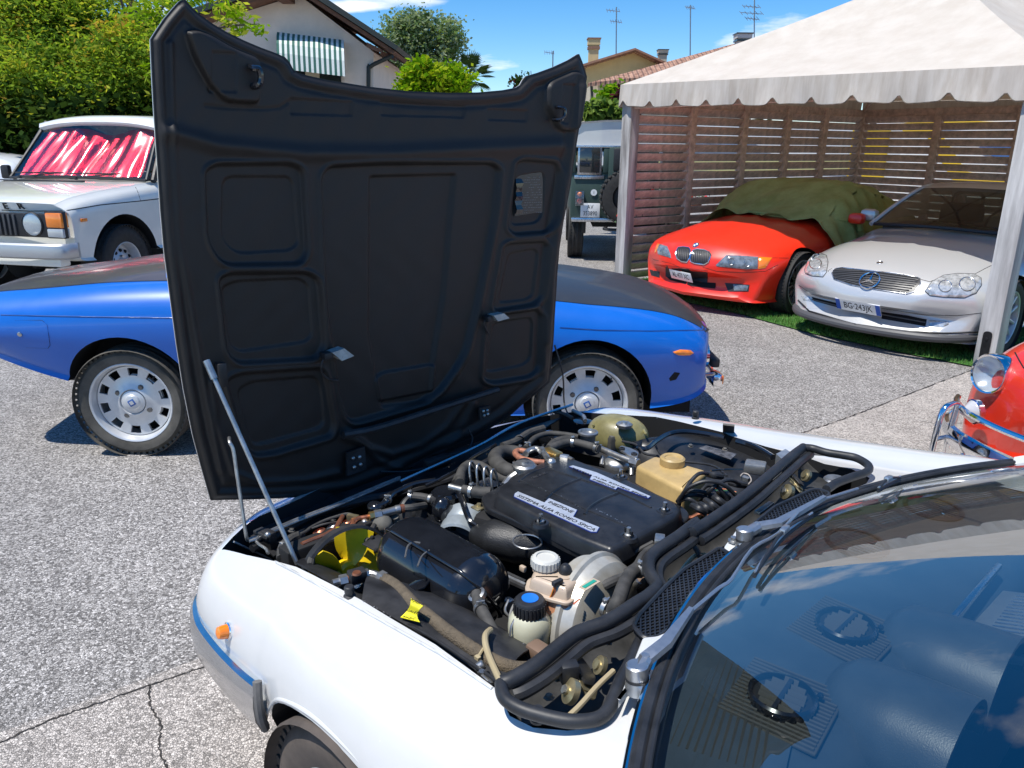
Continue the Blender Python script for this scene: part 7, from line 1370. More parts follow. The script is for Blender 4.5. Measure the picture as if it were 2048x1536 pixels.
# coil of four steel rings, U hose, cap, copper hose and brass block
b = MB()
for k in range(4):
    c = E(ZB(430+42*k, 505+16*k), .755); pts = [c+Vector((.010*math.sin(a)*0, 0, 0))+Vector((-.35, .9, 0)).normalized()*math.cos(a)*.018+Vector((0, 0, 1))*math.sin(a)*.042+Vector((.9, .35, 0)).normalized()*.008*math.sin(a) for a in [i*math.pi/8 for i in range(17)]]
    V, Fc = tubeg(pts, .0035, 8, 1, False); mk('spring_ring', V, Fc, M_STL, MT, 60)
MB().tube(EE(ZB, [(350, 545), (360, 480), (400, 440), (470, 445), (560, 500), (650, 530)], .745), .014, M_RUBD, 12).tube(EE(ZB, [(340, 560), (360, 520), (400, 500)], .71), .022, M_RUBD, 12).build('convoluted_hose', MT)
MB().tube(EE(ZB, [(700, 475, .76), (640, 475, .765), (580, 440, .765), (555, 400, .76), (580, 370, .755), (640, 362, .75), (720, 375, .745)], .76), .021, M_RUBD, 16).build('radiator_top_hose', MT)
b = MB(); b.lathe([(.030, -.03), (.030, 0), (.034, .002), (.034, .008), (.028, .013), (.010, .015), (.010, .020), (0, .021)], E(ZB(728, 455), .795), (0, 0, 1), M_STL, 8); b.build('radiator_cap', MT); MB().cyl(E(ZB(728, 470), .74), E(ZB(728, 462), .785), .030, M_SATB).tube(EE(ZB, [(610, 560, .765), (640, 520, .775), (680, 490, .785)], .77), .010, M_STL, 8).build('filler_neck', MT)
MB().tube(EE(ZB, [(845, 425), (790, 420), (720, 405), (685, 385), (675, 365), (700, 355), (745, 362)], .80), .0085, mat('copper_braid', (.36, .15, .09), .6, .3, var=.3, vs=80), 12).build('copper_hose', MT)
b = MB(); q = EE(ZB, [(735, 375), (750, 358), (790, 345), (825, 352), (845, 372), (850, 395), (870, 410)], .80); b.tube(q[:4], .009, M_STL, 12); hexn(b, q[3], q[4], .013, M_STL); b.cyl(q[4], q[6], .009, M_STL); b.sph(E(ZB(885, 425), .80), .014, M_STL, n=6); b.build('steel_elbow', MT)
MB().box(E(ZB(895, 375), .80), (.055, .026, .024), M_BRS, frame(E(ZB(945, 395), .8)-E(ZB(850, 350), .8)), bev=.003).build('brass_block', MT); b = MB(); q = EE(ZB, [(940, 392), (985, 400), (1010, 412)], .80); hexn(b, q[0], q[1], .010, M_STL); b.cyl(q[1], q[2], .007, M_STL); b.build('steel_union', MT)
MB().tube(EE(ZB, [(735, 340), (790, 280), (870, 255), (960, 260), (1045, 275)], .77), .0085, M_RUBD, 12).build('hose', MT); MB().tube(EE(ZB, [(870, 345), (930, 320), (1000, 305), (1080, 320), (1165, 345)], .79), .012, M_RUBD, 12).build('hose', MT); MB().tube(EE(ZB, [(860, 360), (900, 310), (960, 290), (1020, 285)], .765), .012, M_RUBD, 12).build('hose', MT)
MB().tube(EE(ZB, [(600, 330), (680, 300), (760, 250), (840, 225)], .71), .013, M_RUBD, 10).build('hose', MT); MB().lathe([(.016, 0), (.016, .01)], E(ZB(700, 295), .71), (.8, -.5, 0), M_STL, 14).build('hose_clip', MT)
MB().lathe([(.022, -.03), (.024, 0), (.031, .004), (.031, .010), (.024, .012), (.022, .004), (0, .003)], E(ZB(1100, 262), .775), (0, 0, 1), M_STL, 28).build('oil_filler_cap', MT)
MB().box(E(ZB(890, 290), .68), (.09, .07, .05), M_GLB, bev=.02).build('heater_box', MT)
# yellow-green header tank
M_HDR = mat('aged_yellowgreen_plastic', (.24, .215, .09), .42, var=.35, vs=9, coat=.2); c = E(ZB(1275, 262), .71)
P = [(r*.105*math.sin(math.pi*i/14)**.75*1, -.065*math.cos(math.pi*i/14)) for i in range(15) for r in (1,)]; P[0] = (0, -.065); P[-1] = (0, .065)
V, Fc = latheg(P, (0, 0, 0), (0, 0, 1), 32); Rm = frame(E(ZB(1450, 300), .7)-E(ZB(1110, 230), .7)); V = [c+Rm @ Vector((v.x*1.0, v.y*.72, v.z)) for v in V]; hd = mk('header_tank', V, Fc, M_HDR, MT, 60)
MB().lathe([(.026, 0), (.027, .010), (.020, .014), (.010, .013), (.009, .017), (0, .018)], E(ZB(1312, 215), .767), (0, 0, 1), M_STL, 8).build('header_cap', hd); MB().tube(EE(ZB, [(1130, 210), (1200, 175), (1300, 172), (1400, 205), (1440, 260)], .745), .004, M_HDR, 6).build('moulded_seam', hd)
MB().box(E(ZB(1250, 310), .70), (.05, .05, .07), mat('pump_grey', (.07, .07, .065), .5, var=.4, vs=20), frame(Vector((.4, .9, 0))), bev=.015).build('pump_body', MT)
# fuel filter
c = E(ZB(1272, 425), .745); ff = MB().lathe([(.036, -.10), (.038, -.095), (.038, -.012), (.036, -.008)], c, (0, 0, 1), M_GLB, 28).lathe([(.041, -.010), (.042, 0), (.038, .008), (.026, .016), (.012, .018), (0, .018)], c, (0, 0, 1), M_STL, 28).build('fuel_filter', MT)
b = MB(); q = EE(ZB, [(1140, 335), (1175, 345), (1210, 360), (1270, 385), (1350, 415), (1395, 430)], .775); b.tube(q, .0095, M_STL, 12); hexn(b, q[0], q[1], .013, M_STL); hexn(b, q[4], q[5], .013, M_STL); b.cyl(E(ZB(1185, 390), .76), E(ZB(1178, 440), .745), .006, M_STL).cyl(E(ZB(1355, 440), .76), E(ZB(1352, 500), .74), .006, M_STL); b.build('filter_head', ff)
b = MB(); b.plate(rpoly(P2(EE(ZB, [(1290, 330), (1350, 345), (1398, 370), (1385, 410), (1330, 385), (1280, 350)], .785)), .008), .783, .789, M_STL, bev=.002)
for x, y in ((1298, 345), (1370, 378)): b.lathe([(.009, 0), (.009, .004), (.004, .005), (.004, .002), (0, .002)], E(ZB(x, y), .789), (0, 0, 1), M_BAY, 12)
b.build('mounting_plate', ff)
# amber expansion tank
M_EXP = mat('amber_aged_plastic', (.46, .32, .13), .42, var=.22, vs=9, coat=.2, bump=.1, bs=30)
P = rpoly(P2(EE(ZB, [(1372, 440), (1490, 380), (1805, 470), (1660, 585)], .79)), .018); ex = MB().plate(P, .66, .79, M_EXP, bev=.012).build('expansion_tank', MT)
MB().plate(rpoly(P2(EE(ZB, [(1348, 500), (1400, 470), (1560, 550), (1500, 610)], .73)), .012), .62, .725, M_EXP, bev=.01).build('tank_foot', ex)
MB().lathe([(.033, 0), (.034, .004), (.034, .020), (.029, .024), (.022, .022), (.020, .019), (0, .019)], E(ZB(1592, 438), .789), (0, 0, 1), M_EXP, 32).build('tank_cap', ex)
# ignition leads
LD_ = [[(640, 370, .80), (560, 360, .83), (490, 420, .82), (430, 520, .80), (400, 600, .76)], [(880, 450, .80), (780, 410, .84), (690, 440, .84), (620, 500, .82), (560, 560, .77)], [(860, 560, .80), (740, 450, .84), (600, 420, .85), (470, 470, .83), (400, 560, .79)], [(720, 600, .79), (640, 520, .81), (520, 490, .82), (430, 520, .80), (390, 570, .77)], [(680, 610, .79), (600, 540, .80), (500, 520, .81), (420, 550, .79), (400, 620, .75)], [(610, 650, .78), (540, 590, .79), (470, 550, .80), (410, 570, .78), (385, 640, .74)], [(760, 560, .80), (700, 470, .83), (620, 450, .82), (560, 500, .80)]]
for L in LD_: MB().tube(EE(ZD, L, .8), .0050, M_RUB, 9).build('ignition_lead', MT)
for a, c in (((610, 365), (720, 385)), ((780, 430), (890, 450)), ((600, 560), (690, 625)), ((560, 590), (640, 640)), ((500, 600), (600, 650)), ((700, 500), (770, 545)), ((640, 520), (740, 590))): MB().tube([E(ZD(*a), .805), E(ZD((a[0]+c[0])/2, (a[1]+c[1])/2), .81), E(ZD(*c), .80)], [.0075, .0095, .0085], M_RUB, 10).build('lead_boot', MT)
MB().lathe([(.045, -.06), (.045, 0), (.03, .01), (0, .01)], E(ZD(720, 520), .75), (0, 0, 1), M_BAY, 24).build('distributor', MT)
for i, cl in enumerate(((.45, .12, .05), (.05, .16, .08), (.4, .35, .30))): MB().tube(EE(ZD, [(640+i*30, 470+i*18), (760+i*12, 480+i*10), (830, 500+i*8)], .81), .0018, mat('wire_%s' % ['red', 'green', 'pale'][i], cl, .5), 5).build('wire', MT)
MB().tube(EE(ZD, [(860, 380), (880, 360), (920, 370), (940, 410), (920, 440)], .81), .0016, mat('wire_pale', (.4, .35, .30), .5), 5).build('wire', MT)
MB().box(E(ZD(970, 315), .80), (.055, .045, .03), mat('relay_grey_metal', (.34, .34, .33), .4, .7, var=.2, vs=30), frame(E(ZD(1030, 310), .8)-E(ZD(900, 290), .8)), bev=.006).build('relay_box', MT)
V, Fc = plateg(P2(EE(ZD, [(1125, 215), (1195, 178), (1250, 210), (1180, 262)], .82)), .72, .82); mk('aluminium_cover', V, Fc, mat('dull_aluminium', (.50, .52, .53), .38, .8, var=.15, vs=30), MT, 20)
MB().box(E(ZD(900, 400), .80), (.02, .014, .01), M_STL).build('terminal', MT)
MB().tube(EE(ZD, [(90, 165), (160, 175), (230, 120), (330, 65), (450, 50), (620, 70), (740, 95)], .765), .008, M_GLB, 8).tube(EE(ZD, [(830, 120), (920, 145), (1000, 180), (1100, 240)], .79), .009, M_GLB, 8).build('wiring_loom', MT)
V, Fc = grid2(EE(ZD, [(728, 0), (815, 10)], .80), EE(ZD, [(728, 125), (808, 145)], .70), 1); V, Fc = solid(V, Fc, -.006); mk('bracket_strap', V, Fc, M_BAY, MT, 0)
# brake fluid reservoir
M_RES = mat('brake_reservoir_plastic', (.55, .25, .13), .35, var=.15, vs=12, coat=.3); M_RESC = mat('pale_reservoir_plastic', (.50, .39, .29), .38, var=.12, vs=12, coat=.3)
P = P2(EE(ZC_, [(578, 440), (600, 360), (740, 310), (880, 335), (1050, 420), (1030, 455), (910, 545), (760, 508)], .80)); P = rpoly(P, .010)
rs = MB().plate(inset(P, .004), .685, .778, M_RES, bev=.004).build('brake_reservoir', MT); MB().plate(inset(P, -.0015), .778, .784, M_RESC, bev=.002).build('reservoir_rim', rs)
MB().plate(inset(P, .006), .783, .808, M_RESC, bev=.010, ins=.004).build('reservoir_top', rs)
b = MB(); c = E(ZC_(732, 330), .806); b.lathe([(.026, -.004), (.026, .006), (.024, .008)], c, (0, 0, 1), M_RESC, 30); b.lathe([(.0285, .006), (.0285, .022), (.025, .026), (.019, .027), (.0185, .024), (0, .024)], c, (0, 0, 1), mat('cloudy_white_cap', (.56, .55, .50), .4, coat=.3), 36)
for k in range(24): a = k*math.pi/12; b.cyl(c+Vector((.0285*math.cos(a), .0285*math.sin(a), .007)), c+Vector((.0285*math.cos(a), .0285*math.sin(a), .022)), .0016, mat('cloudy_white_cap', (.56, .55, .50), .4, coat=.3), n=5)
b.build('reservoir_cap', rs); MB().lathe([(.013, 0), (.013, .012), (.010, .018), (.006, .022), (0, .023)], E(ZC_(885, 378), .806), (0, 0, 1), M_RUB, 20).lathe([(.016, 0), (.016, .004), (0, .004)], E(ZC_(885, 395), .806), (0, 0, 1), M_RESC, 20).build('sensor_knob', rs)
MB().box(E(ZC_(825, 440), .813), (.024, .010, .010), M_RUB, frame(E(ZC_(865, 425), .8)-E(ZC_(790, 460), .8)), bev=.002).build('connector', rs)
for i in range(3): MB().tube(EE(ZC_, [(800, 462+i*4, .808), (790+i*9, 500, .80), (770+i*8, 550, .785), (730+i*5, 600, .77), (700, 640, .755)], .8), .0014, mat('wire_%s' % ['orange', 'brown', 'red'][i], [(.7, .22, .02), (.12, .05, .02), (.45, .12, .05)][i], .5), 5).build('wire', rs)
MB().cyl(E(ZC_(730, 630), .735), E(ZC_(800, 600), .745), .0085, M_RESC).tube(EE(ZC_, [(800, 520), (808, 560), (800, 600)], .765), .004, M_RESC, 6).build('outlet_pipe', rs)
# clutch fluid bottle with black cap and blue disc
c = E(ZC_(612, 700), .745); bt_ = MB().lathe([(.018, -.075), (.034, -.068), (.041, -.050), (.0425, -.02), (.040, -.004), (.032, .008), (.026, .012), (0, .012)], c, (0, 0, 1), mat('milky_bottle_plastic', (.50, .49, .36), .38, var=.08, vs=14, coat=.3), 36).build('fluid_bottle', MT)
b = MB(); b.lathe([(.0295, .006), (.0305, .010), (.0305, .034), (.027, .039), (.018, .040), (0, .040)], c, (0, 0, 1), M_RUB, 36)
for k in range(26): a = k*2*math.pi/26; b.box(c+Vector((.0305*math.cos(a), .0305*math.sin(a), .021)), (.0035, .0035, .024), M_RUB, Matrix.Rotation(a, 3, 'Z'))
b.build('bottle_cap', bt_); MB().lathe([(.0165, .040), (.0165, .0412), (0, .0412)], c, (0, 0, 1), mat('blue_cap_disc', (.01, .16, .62), .4), 28).build('blue_disc', bt_)
MB().lathe([(.034, -.14), (.036, -.135), (.036, -.09), (.028, -.075)], c, (0, 0, 1), M_GLB, 28).tube([c+Vector((0, .045, -.10)), c+Vector((0, .052, -.05)), c+Vector((.005, .046, -.01)), c+Vector((.01, .03, .004))], .0022, M_STL, 6).build('bottle_bracket', bt_)
# servo drum
c = E(ZC_(1090, 715), .69); ax = Vector((1, .12, -.10)).normalized(); sv = MB().lathe([(.0, -.06), (.095, -.055), (.124, -.033), (.131, -.010), (.138, -.006), (.138, .004), (.130, .008), (.122, .038), (.095, .054), (.04, .06), (0, .06)], c, ax, mat('yellowed_zinc_drum', (.62, .57, .46), .34, .45, var=.28, vs=9, var2=(.68, .66, .60)), 64).build('brake_servo', MT)
MB().lathe([(.117, .0405), (.110, .0465), (.104, .046)], c, ax, M_STL, 48).build('servo_rim', sv)
A0, A1 = E(ZC_(1015, 545), .80), E(ZC_(1120, 480), .80); q = frame((A1-A0), (0, 0, 1)); MB().box((A0+A1)/2+Vector((0, 0, .016)), ((A1-A0).length*1.1, .018, .0012), M_RESC, q).box((A0+A1)/2+Vector((0, 0, .0172)), ((A1-A0).length*.85, .008, .0012), mat('label_green', (.02, .30, .22), .5), q).build('servo_label', sv)
for i in range(5): MB().box(E(ZC_(952+i*10, 610-i*8), .795)+Vector((0, 0, .002)), (.003, .006, .001), mat('stencil_red', (.45, .10, .05), .6), Matrix.Rotation(.5, 3, 'Z')).build('stencil_mark', sv)
MB().tube(EE(ZC_, [(1240, 660, .80), (1290, 590, .82), (1330, 480, .82), (1370, 400, .81), (1430, 350, .80), (1520, 345, .79)], .8), .014, M_RUBD, 12).build('servo_hose', MT); MB().tube(EE(ZC_, [(1180, 470, .79), (1260, 430, .80), (1340, 400, .80)], .79), .010, M_RUBD, 10).build('hose', MT)
MB().tube(EE(ZC_, [(1160, 425), (1300, 380), (1420, 320), (1480, 230), (1560, 170), (1620, 140)], .78), .008, M_RUBD, 10).build('hose', MT); MB().tube(EE(ZC_, [(1000, 385), (1100, 420), (1200, 425), (1300, 400), (1440, 290), (1540, 200)], .775), .006, M_GLB, 8).build('hose', MT)
MB().box(E(ZC_(1610, 118), .80), (.035, .022, .018), M_STL, frame(Vector((.5, -.8, 0))), bev=.003).build('connector_block', MT)
MB().sph(E(ZC_(1460, 430), .75), .018, mat('rusty_stub', (.20, .13, .09), .7, .3), n=8).cyl(E(ZC_(1400, 470), .74), E(ZC_(1450, 420), .76), .010, M_STL).build('pipe_stub', MT)
b = MB(); b.box(E(ZC_(560, 335), .72), (.016, .010, .014), M_RESC, bev=.003); b.build('white_clip', MT)
for i in range(3): MB().tube(EE(ZC_, [(440-i*6, 375+i*22), (580, 440+i*24)], .66), .006, M_STL if i == 1 else M_BAY, 6, 1).build('rail', MT)
MB().box(E(ZC_(760, 790), .68), (.05, .05, .02), mat('white_bracket', (.6, .58, .55), .5), bev=.006).build('mounting_bracket', MT); MB().box(E(ZC_(450, 630), .66), (.02, .02, .04), M_STL, bev=.004).build('mounting_bracket', MT)
MB().box(E(ZC_(690, 980), .72), (.05, .035, .03), mat('rusty_stub', (.20, .13, .09), .7, .3), bev=.008).build('mounting_bracket', MT)
# beige cable with ties, hose clip on the near edge
M_BEI = mat('beige_plastic_sleeve', (.42, .34, .20), .5, coat=.2)
MB().tube(EE(ZC_, [(310, 805, .755), (275, 840, .77), (270, 900, .775), (290, 980, .775), (330, 1080, .785), (388, 1205, .80)], .77), .0058, M_BEI, 10).build('beige_cable', MT); b = MB(); b.tube(EE(ZC_, [(280, 925), (250, 960), (225, 1000), (210, 1025)], .77), .0028, M_BEI, 6).box(E(ZC_(212, 1020), .772), (.010, .007, .006), M_BEI); b.build('cable_tie', MT)
MB().cyl(E(ZC_(195, 1110), .765), E(ZC_(262, 1065), .775), .0085, M_STL, bev=.002).box(E(ZC_(265, 1160), .775), (.03, .010, .004), M_STL, frame(E(ZC_(320, 1200), .77)-E(ZC_(240, 1130), .77)), bev=.001).lathe([(.006, 0), (.006, .005), (0, .005)], E(ZC_(245, 1140), .776), (0, 0, 1), M_STL, 6).lathe([(.006, 0), (.006, .005), (0, .005)], E(ZC_(320, 1215), .776), (0, 0, 1), M_STL, 6).build('bonnet_stop', MT)
# ------------------------------------------------------------------ plenum, weather seals, cowl
surf('plenum_floor', EE(ZC_, [(420, 1260), (640, 1120), (960, 860), (1300, 720), (1540, 560), (1600, 380)], .79)+EE(ZD, [(300, 1000), (870, 620), (1300, 270)], .79), EE(ZC_, [(700, 1480), (900, 1530), (1130, 1500), (1330, 1220), (1470, 860)], .78)+EE(ZD, [(330, 1200), (700, 930), (1100, 640), (1500, 500)], .78), 8, M_DST if False else mat('dusty_plenum_paint', (.045, .044, .042), .62, var=.6, vs=9, bump=.15, bs=60), -.035)
surf('plenum_floor', EE(ZD, [(1300, 300), (1340, 190), (1500, 215), (1700, 250), (1800, 320)], .80), EE(ZD, [(1330, 480), (1420, 470), (1520, 480), (1660, 400), (1790, 360)], .79), 6, mat('dusty_plenum_paint', (.045, .044, .042), .62), -.03)
SEAL = EE(ZC_, [(400, 1215, .842), (480, 1185, .845), (640, 1090, .848), (800, 965, .85), (950, 845, .852), (1050, 800, .852), (1180, 755, .853), (1300, 690, .854), (1420, 610, .855), (1530, 540, .855), (1590, 470, .855), (1550, 400, .855), (1525, 340, .855), (1535, 260, .855), (1600, 190, .855), (1750, 90, .856), (1900, -20, .856)], .85)+EE(ZD, [(500, 800, .856), (860, 555, .855), (1060, 390, .853), (1240, 235, .852), (1330, 168, .85)], .85)
MB().tube(SEAL, .0125, M_RUB, 14, 5).build('weather_seal', MT)
MB().tube([p+Vector((-.018, -.008, -.016)) for p in SEAL], .011, M_RUB, 8, 3).build('seal_flange', MT)
MB().tube(EE(ZC_, [(395, 1215), (400, 1285), (440, 1350), (540, 1410), (700, 1462), (900, 1505), (1050, 1505), (1150, 1480), (1215, 1420), (1265, 1310), (1310, 1200), (1370, 1090), (1420, 980), (1470, 880)], .843), .0105, M_RUB, 12, 5).build('weather_seal', MT)
MB().tube(EE(ZD, [(1330, 168), (1400, 175), (1500, 205), (1620, 225), (1720, 245), (1800, 290), (1818, 325), (1790, 355), (1700, 385), (1580, 430), (1500, 480)], .852), .0105, M_RUB, 12, 5).build('weather_seal', MT)
# bonnet catches: plated levers on spindles
def catch(f, cx, cy, s, z):
    R_ = lambda x, y, zz=z: E(f(cx+x*s, cy+y*s), zz); o = MB().lathe([(.020, -.005), (.020, .005), (.008, .008), (.008, .012), (0, .012)], R_(-130, 130), (.5, .75, .5), M_GOLD, 24).build('bonnet_catch', MT)
    for a, c_, d in ((-20, 0, .004), (30, -20, .010), (-50, 20, -.004)):
        V, Fc = plateg(rpoly([(-.032, -.012), (-.01, -.026), (.012, -.012), (.030, .006), (.024, .026), (.006, .014), (-.004, .030), (-.018, .012), (-.034, .008)], .004), 0, .003); q = frame((.75, -.5, .25), (.4, .6, .6)); c0 = R_(a, c_)+Vector((d, d, d)); mk('lever', [c0+q @ Vector((v.x, v.z, v.y)) for v in V], Fc, M_GOLD if d != .010 else M_BAY, o, 20)
    MB().lathe([(.016, -.004), (.016, .004), (.009, .006), (.009, .010), (0, .011)], R_(95, -70), (.5, .75, .5), M_GOLD, 20).build('spindle', o); MB().lathe([(.007, .010), (.007, .016), (0, .016)], R_(-125, 132), (.5, .75, .5), M_STL, 6).build('nut', o)
    return R_, o
R_, o = catch(ZC_, 1060, 1150, 1.0, .81); MB().box(E(ZC_(915, 1130), .825), (.03, .024, .035), M_RUB, frame(Vector((.5, .8, 0))), bev=.005).build('stop_block', o)
MB().tube(EE(ZC_, [(912, 1470), (1000, 1385), (1130, 1240), (1255, 1120)], .825), .0045, M_BEI, 8).build('drain_tube', MT)
catch(ZD, 1290, 420, .62, .815)
MB().tube(EE(ZD, [(330, 1160), (390, 1130), (440, 1060), (520, 975), (600, 965)], .80), .0045, M_BEI, 8).build('drain_tube', MT); MB().tube(EE(ZD, [(520, 910), (545, 950), (560, 985)], .805), .006, M_RUB, 8).build('cable_guide', MT)
V, Fc = plateg(P2(EE(ZD, [(960, 660), (1070, 585), (1110, 595), (1005, 675)], .80)), .80, .808, .002); o = mk('drilled_plate', V, Fc, M_STL, MT, 30)
MB().lathe([(.03, 0), (.026, .004), (.018, .003), (0, .003)], E(ZD(1570, 408), .81), (0, 0, 1), M_STL, 20).build('blanking_plug', MT)
# perforated cowl grilles
def perf(name, L, z):
    P = P2(EE(ZD, L, z)); P = rpoly(P, .008, 2); pts = [Vector(p[:2]) for p in P]; n = len(pts); fr = MB().tube([Vector((p.x, p.y, z)) for p in pts+[pts[0]]], .004, M_SATB, 6, 1).build(name, MT)
    MB().plate(P, z-.012, z-.009, M_BAYD).build('grille_tray', fr)
    a = E(ZD(*L[0]), z); d = (E(ZD(700, 905), z)-E(ZD(130, 1400), z)).normalized().to_2d(); e = Vector((-d.y, d.x)); pit = .0078; V = []; Fc = []
    def ins(p):
        c = False
        for i in range(n):
            u, w = pts[i], pts[(i+1) % n]
            if (u.y > p.y) != (w.y > p.y) and p.x < (w.x-u.x)*(p.y-u.y)/(w.y-u.y)+u.x: c = not c
        return c
    c0 = sum(pts, Vector((0, 0)))/n
    for i in range(-60, 61):
        for s in (1, -1):
            run = None
            for j in range(-170, 171):
                t = j*.0028; p = c0+d*(i*pit*.5*1.15)*1+e*0; p = c0+(d*.86+e*.5*s)*t+(d*.5-e*.86*s)*(i*pit)
                q = ins(p)
                if q and run is None: run = p
                if (not q or j == 170) and run is not None:
                    if (p-run).length > .006:
                        w = (d*.5-e*.86*s)*.0013; k = len(V); zz = z-.001+.0006*s
                        for v, dz in ((run-w, 0), (run+w, 0), (p+w, 0), (p-w, 0), (run-w, -.003), (run+w, -.003), (p+w, -.003), (p-w, -.003)): V.append(Vector((v.x, v.y, zz+dz)))
                        Fc += [(k, k+1, k+2, k+3), (k, k+3, k+7, k+4), (k+1, k+5, k+6, k+2)]
                    run = None
    mk('mesh', V, Fc, M_SATB, fr, 0, kind='stuff'); return fr
perf('cowl_grille', [(60, 1500), (100, 1420), (290, 1215), (440, 1075), (705, 915), (822, 985), (700, 1090), (520, 1280), (380, 1480), (250, 1580), (140, 1590)], .862)
perf('cowl_grille', [(950, 745), (1110, 612), (1380, 487), (1450, 480), (1515, 505), (1520, 520), (1340, 640), (1150, 700), (1060, 770)], .862)
M_AXB = mat('brushed_satin_steel', (.52, .53, .54), .33, .9, var=.06, vs=80)
# ------------------------------------------------------------------ windscreen, trims
ys = np.linspace(.755, -.755, 41); lowc = [Vector((gx(y), y, .875+.02*y*y)) for y in ys]; upc = [Vector((-1.05-.10*y*y, y*.95, 1.115-.03*y*y)) for y in ys]
V, Fc = grid2(lowc, upc, 16, .012, (.3, 0, .95)); V = [v for v in V]; Fc = [f if (V[f[1]]-V[f[0]]).cross(V[f[2]]-V[f[0]]).z > 0 else f[::-1] for f in Fc]
ws = mk('windscreen', V, Fc, glassmat('windscreen_glass', (.80, .86, .86), 2.25), MT, 180)
off = lambda dx, dz, L=lowc: [p+Vector((dx, 0, dz)) for p in L]
MB().tube(off(.026, -.006), .0065, M_CHR, 10, 1).build('chrome_trim', MT); MB().tube(off(.012, -.001), .011, M_RUB, 10, 1).build('screen_rubber', MT); MB().tube(off(-.004, .007), .005, M_RUB, 8, 1).build('screen_rubber', MT)
for s in (-1, 1):
    a = lowc[0] if s > 0 else lowc[-1]; c_ = upc[0] if s > 0 else upc[-1]; MB().tube([a, a.lerp(c_, .5)+Vector((.02, s*.01, .02)), c_], .018, AW_, 10).build('pillar', MT)
rf = upc; rb = [Vector((-1.75, y*.90, 1.13-.03*y*y)) for y in ys]; V, Fc = grid2(rf, rb, 5, .02); V, Fc = solid(V, [f if (V[f[1]]-V[f[0]]).cross(V[f[2]]-V[f[0]]).z > 0 else f[::-1] for f in Fc], .02); mk('roof', V, Fc, AW_, MT, 60)
# cowl tab between the grilles is body; nut beside the pivot
MB().plate(rpoly(P2(EE(ZD, [(735, 915), (830, 785), (945, 750), (1060, 775), (990, 850), (830, 1000)], .861)), .006), .852, .863, AW_, bev=.002).build('cowl_tab', MT)
MB().plate(rpoly(P2(EE(ZC_, [(1480, 860), (1590, 850), (1700, 800), (1620, 960), (1500, 1100), (1330, 1290), (1290, 1350)], .866)), .006), .850, .866, AW_, bev=.003).build('cowl_end', MT)
MB().lathe([(.012, 0), (.012, .003), (.007, .004), (.007, .010), (0, .011)], E(ZD(808, 868), .866), (0, 0, 1), M_STL, 6).build('cowl_nut', MT)
# wipers
def glass_pt(px, py, lift=.0):
    d = ray(px, py).normalized(); h = GB_.ray_cast(CAM0, d); return None if h[0] is None else (MC.I @ (h[0]+(h[1] if h[1].z > 0 else -h[1])*lift))
GB_ = bvh_of([ws], MC.M)
def wiper(piv, arm, blade, tail=None):
    c = E(piv, .868); o = MB().lathe([(.019, -.008), (.018, .006), (.0165, .010), (.0165, .016), (.0165, .034), (.014, .036), (0, .036)], c, (.1, 0, 1), M_AXB, 32).lathe([(.0172, .011), (.0172, .0155)], c, (.1, 0, 1), M_RUB, 32).build('wiper', MT)
    A = [E(arm[0], .895), E(arm[1], .905)]; pts = [glass_pt(*p, l) for p, l in arm[2:]]; pts = [p for p in pts if p]
    b = MB(); P = A+pts[:1]; wv = [.012, .011, .005]
    V = []; 
    for p, w in zip(P, wv):
        d = (P[-1]-P[0]).normalized(); sd = d.cross(Vector((0, 0, 1))).normalized(); V += [p-sd*w, p+sd*w, p+sd*w*.8+Vector((0, 0, .008)), p-sd*w*.8+Vector((0, 0, .008))]
    n = len(P); Fc = [(i*4+k, i*4+(k+1) % 4, (i+1)*4+(k+1) % 4, (i+1)*4+k) for i in range(n-1) for k in range(4)]+[(3, 2, 1, 0)]; b.add(V, Fc, M_AXB)
    b.tube([c+Vector((0, 0, .024)), A[0]], .012, M_AXB, 10, 1); b.tube(pts, .0032, M_AXB, 6, 3); b.lathe([(.007, 0), (.006, .005), (0, .006)], A[0]+Vector((0, 0, .006)), (0, 0, 1), M_AXB, 12); b.build('wiper_arm', o)
    B0 = [glass_pt(*p, .010) for p in blade]; B0 = [p for p in B0 if p]; b = MB(); b.tube([p for p in B0], .0034, M_RUB, 6, 3); b.tube([p+Vector((0, 0, .009)) for p in B0], .0022, M_AXB, 6, 3)
    m = len(B0)//2; b.tube([B0[0]+Vector((0, 0, .006)), B0[m]+Vector((0, 0, .018)), B0[-1]+Vector((0, 0, .006))], .0030, M_RUB, 6, 4); q = B0[m]; b.box(q+Vector((0, 0, .018)), (.03, .012, .012), M_AXB, frame(B0[-1]-B0[0]), bev=.003); b.build('wiper_blade', o)
wiper((1275, 1372), [(1290, 1322), (1330, 1290), (((1390, 1245)), .02), ((1445, 1198), .02), ((1470, 1180), .02), ((1510, 1118), .02), ((1560, 1088), .02), ((1600, 1050), .025)], [ZD(975, 1170), ZD(1010, 1110), ZD(1080, 1010), ZD(1190, 880), ZD(1300, 790), ZD(1400, 718)])
wiper(ZD(890, 895), [ZD(985, 765), ZD(1140, 740), (ZD(1330, 670), .02), (ZD(1500, 618), .02), (ZD(1750, 540), .02), (ZD(1950, 440), .02), (ZD(2100, 370), .02), (ZE(1220, 130), .02), (ZE(1270, 100), .02)], [ZE(1105, 222), ZE(1150, 195), ZE(1210, 165), ZE(1290, 120), ZE(1400, 92), ZE(1530, 85)])
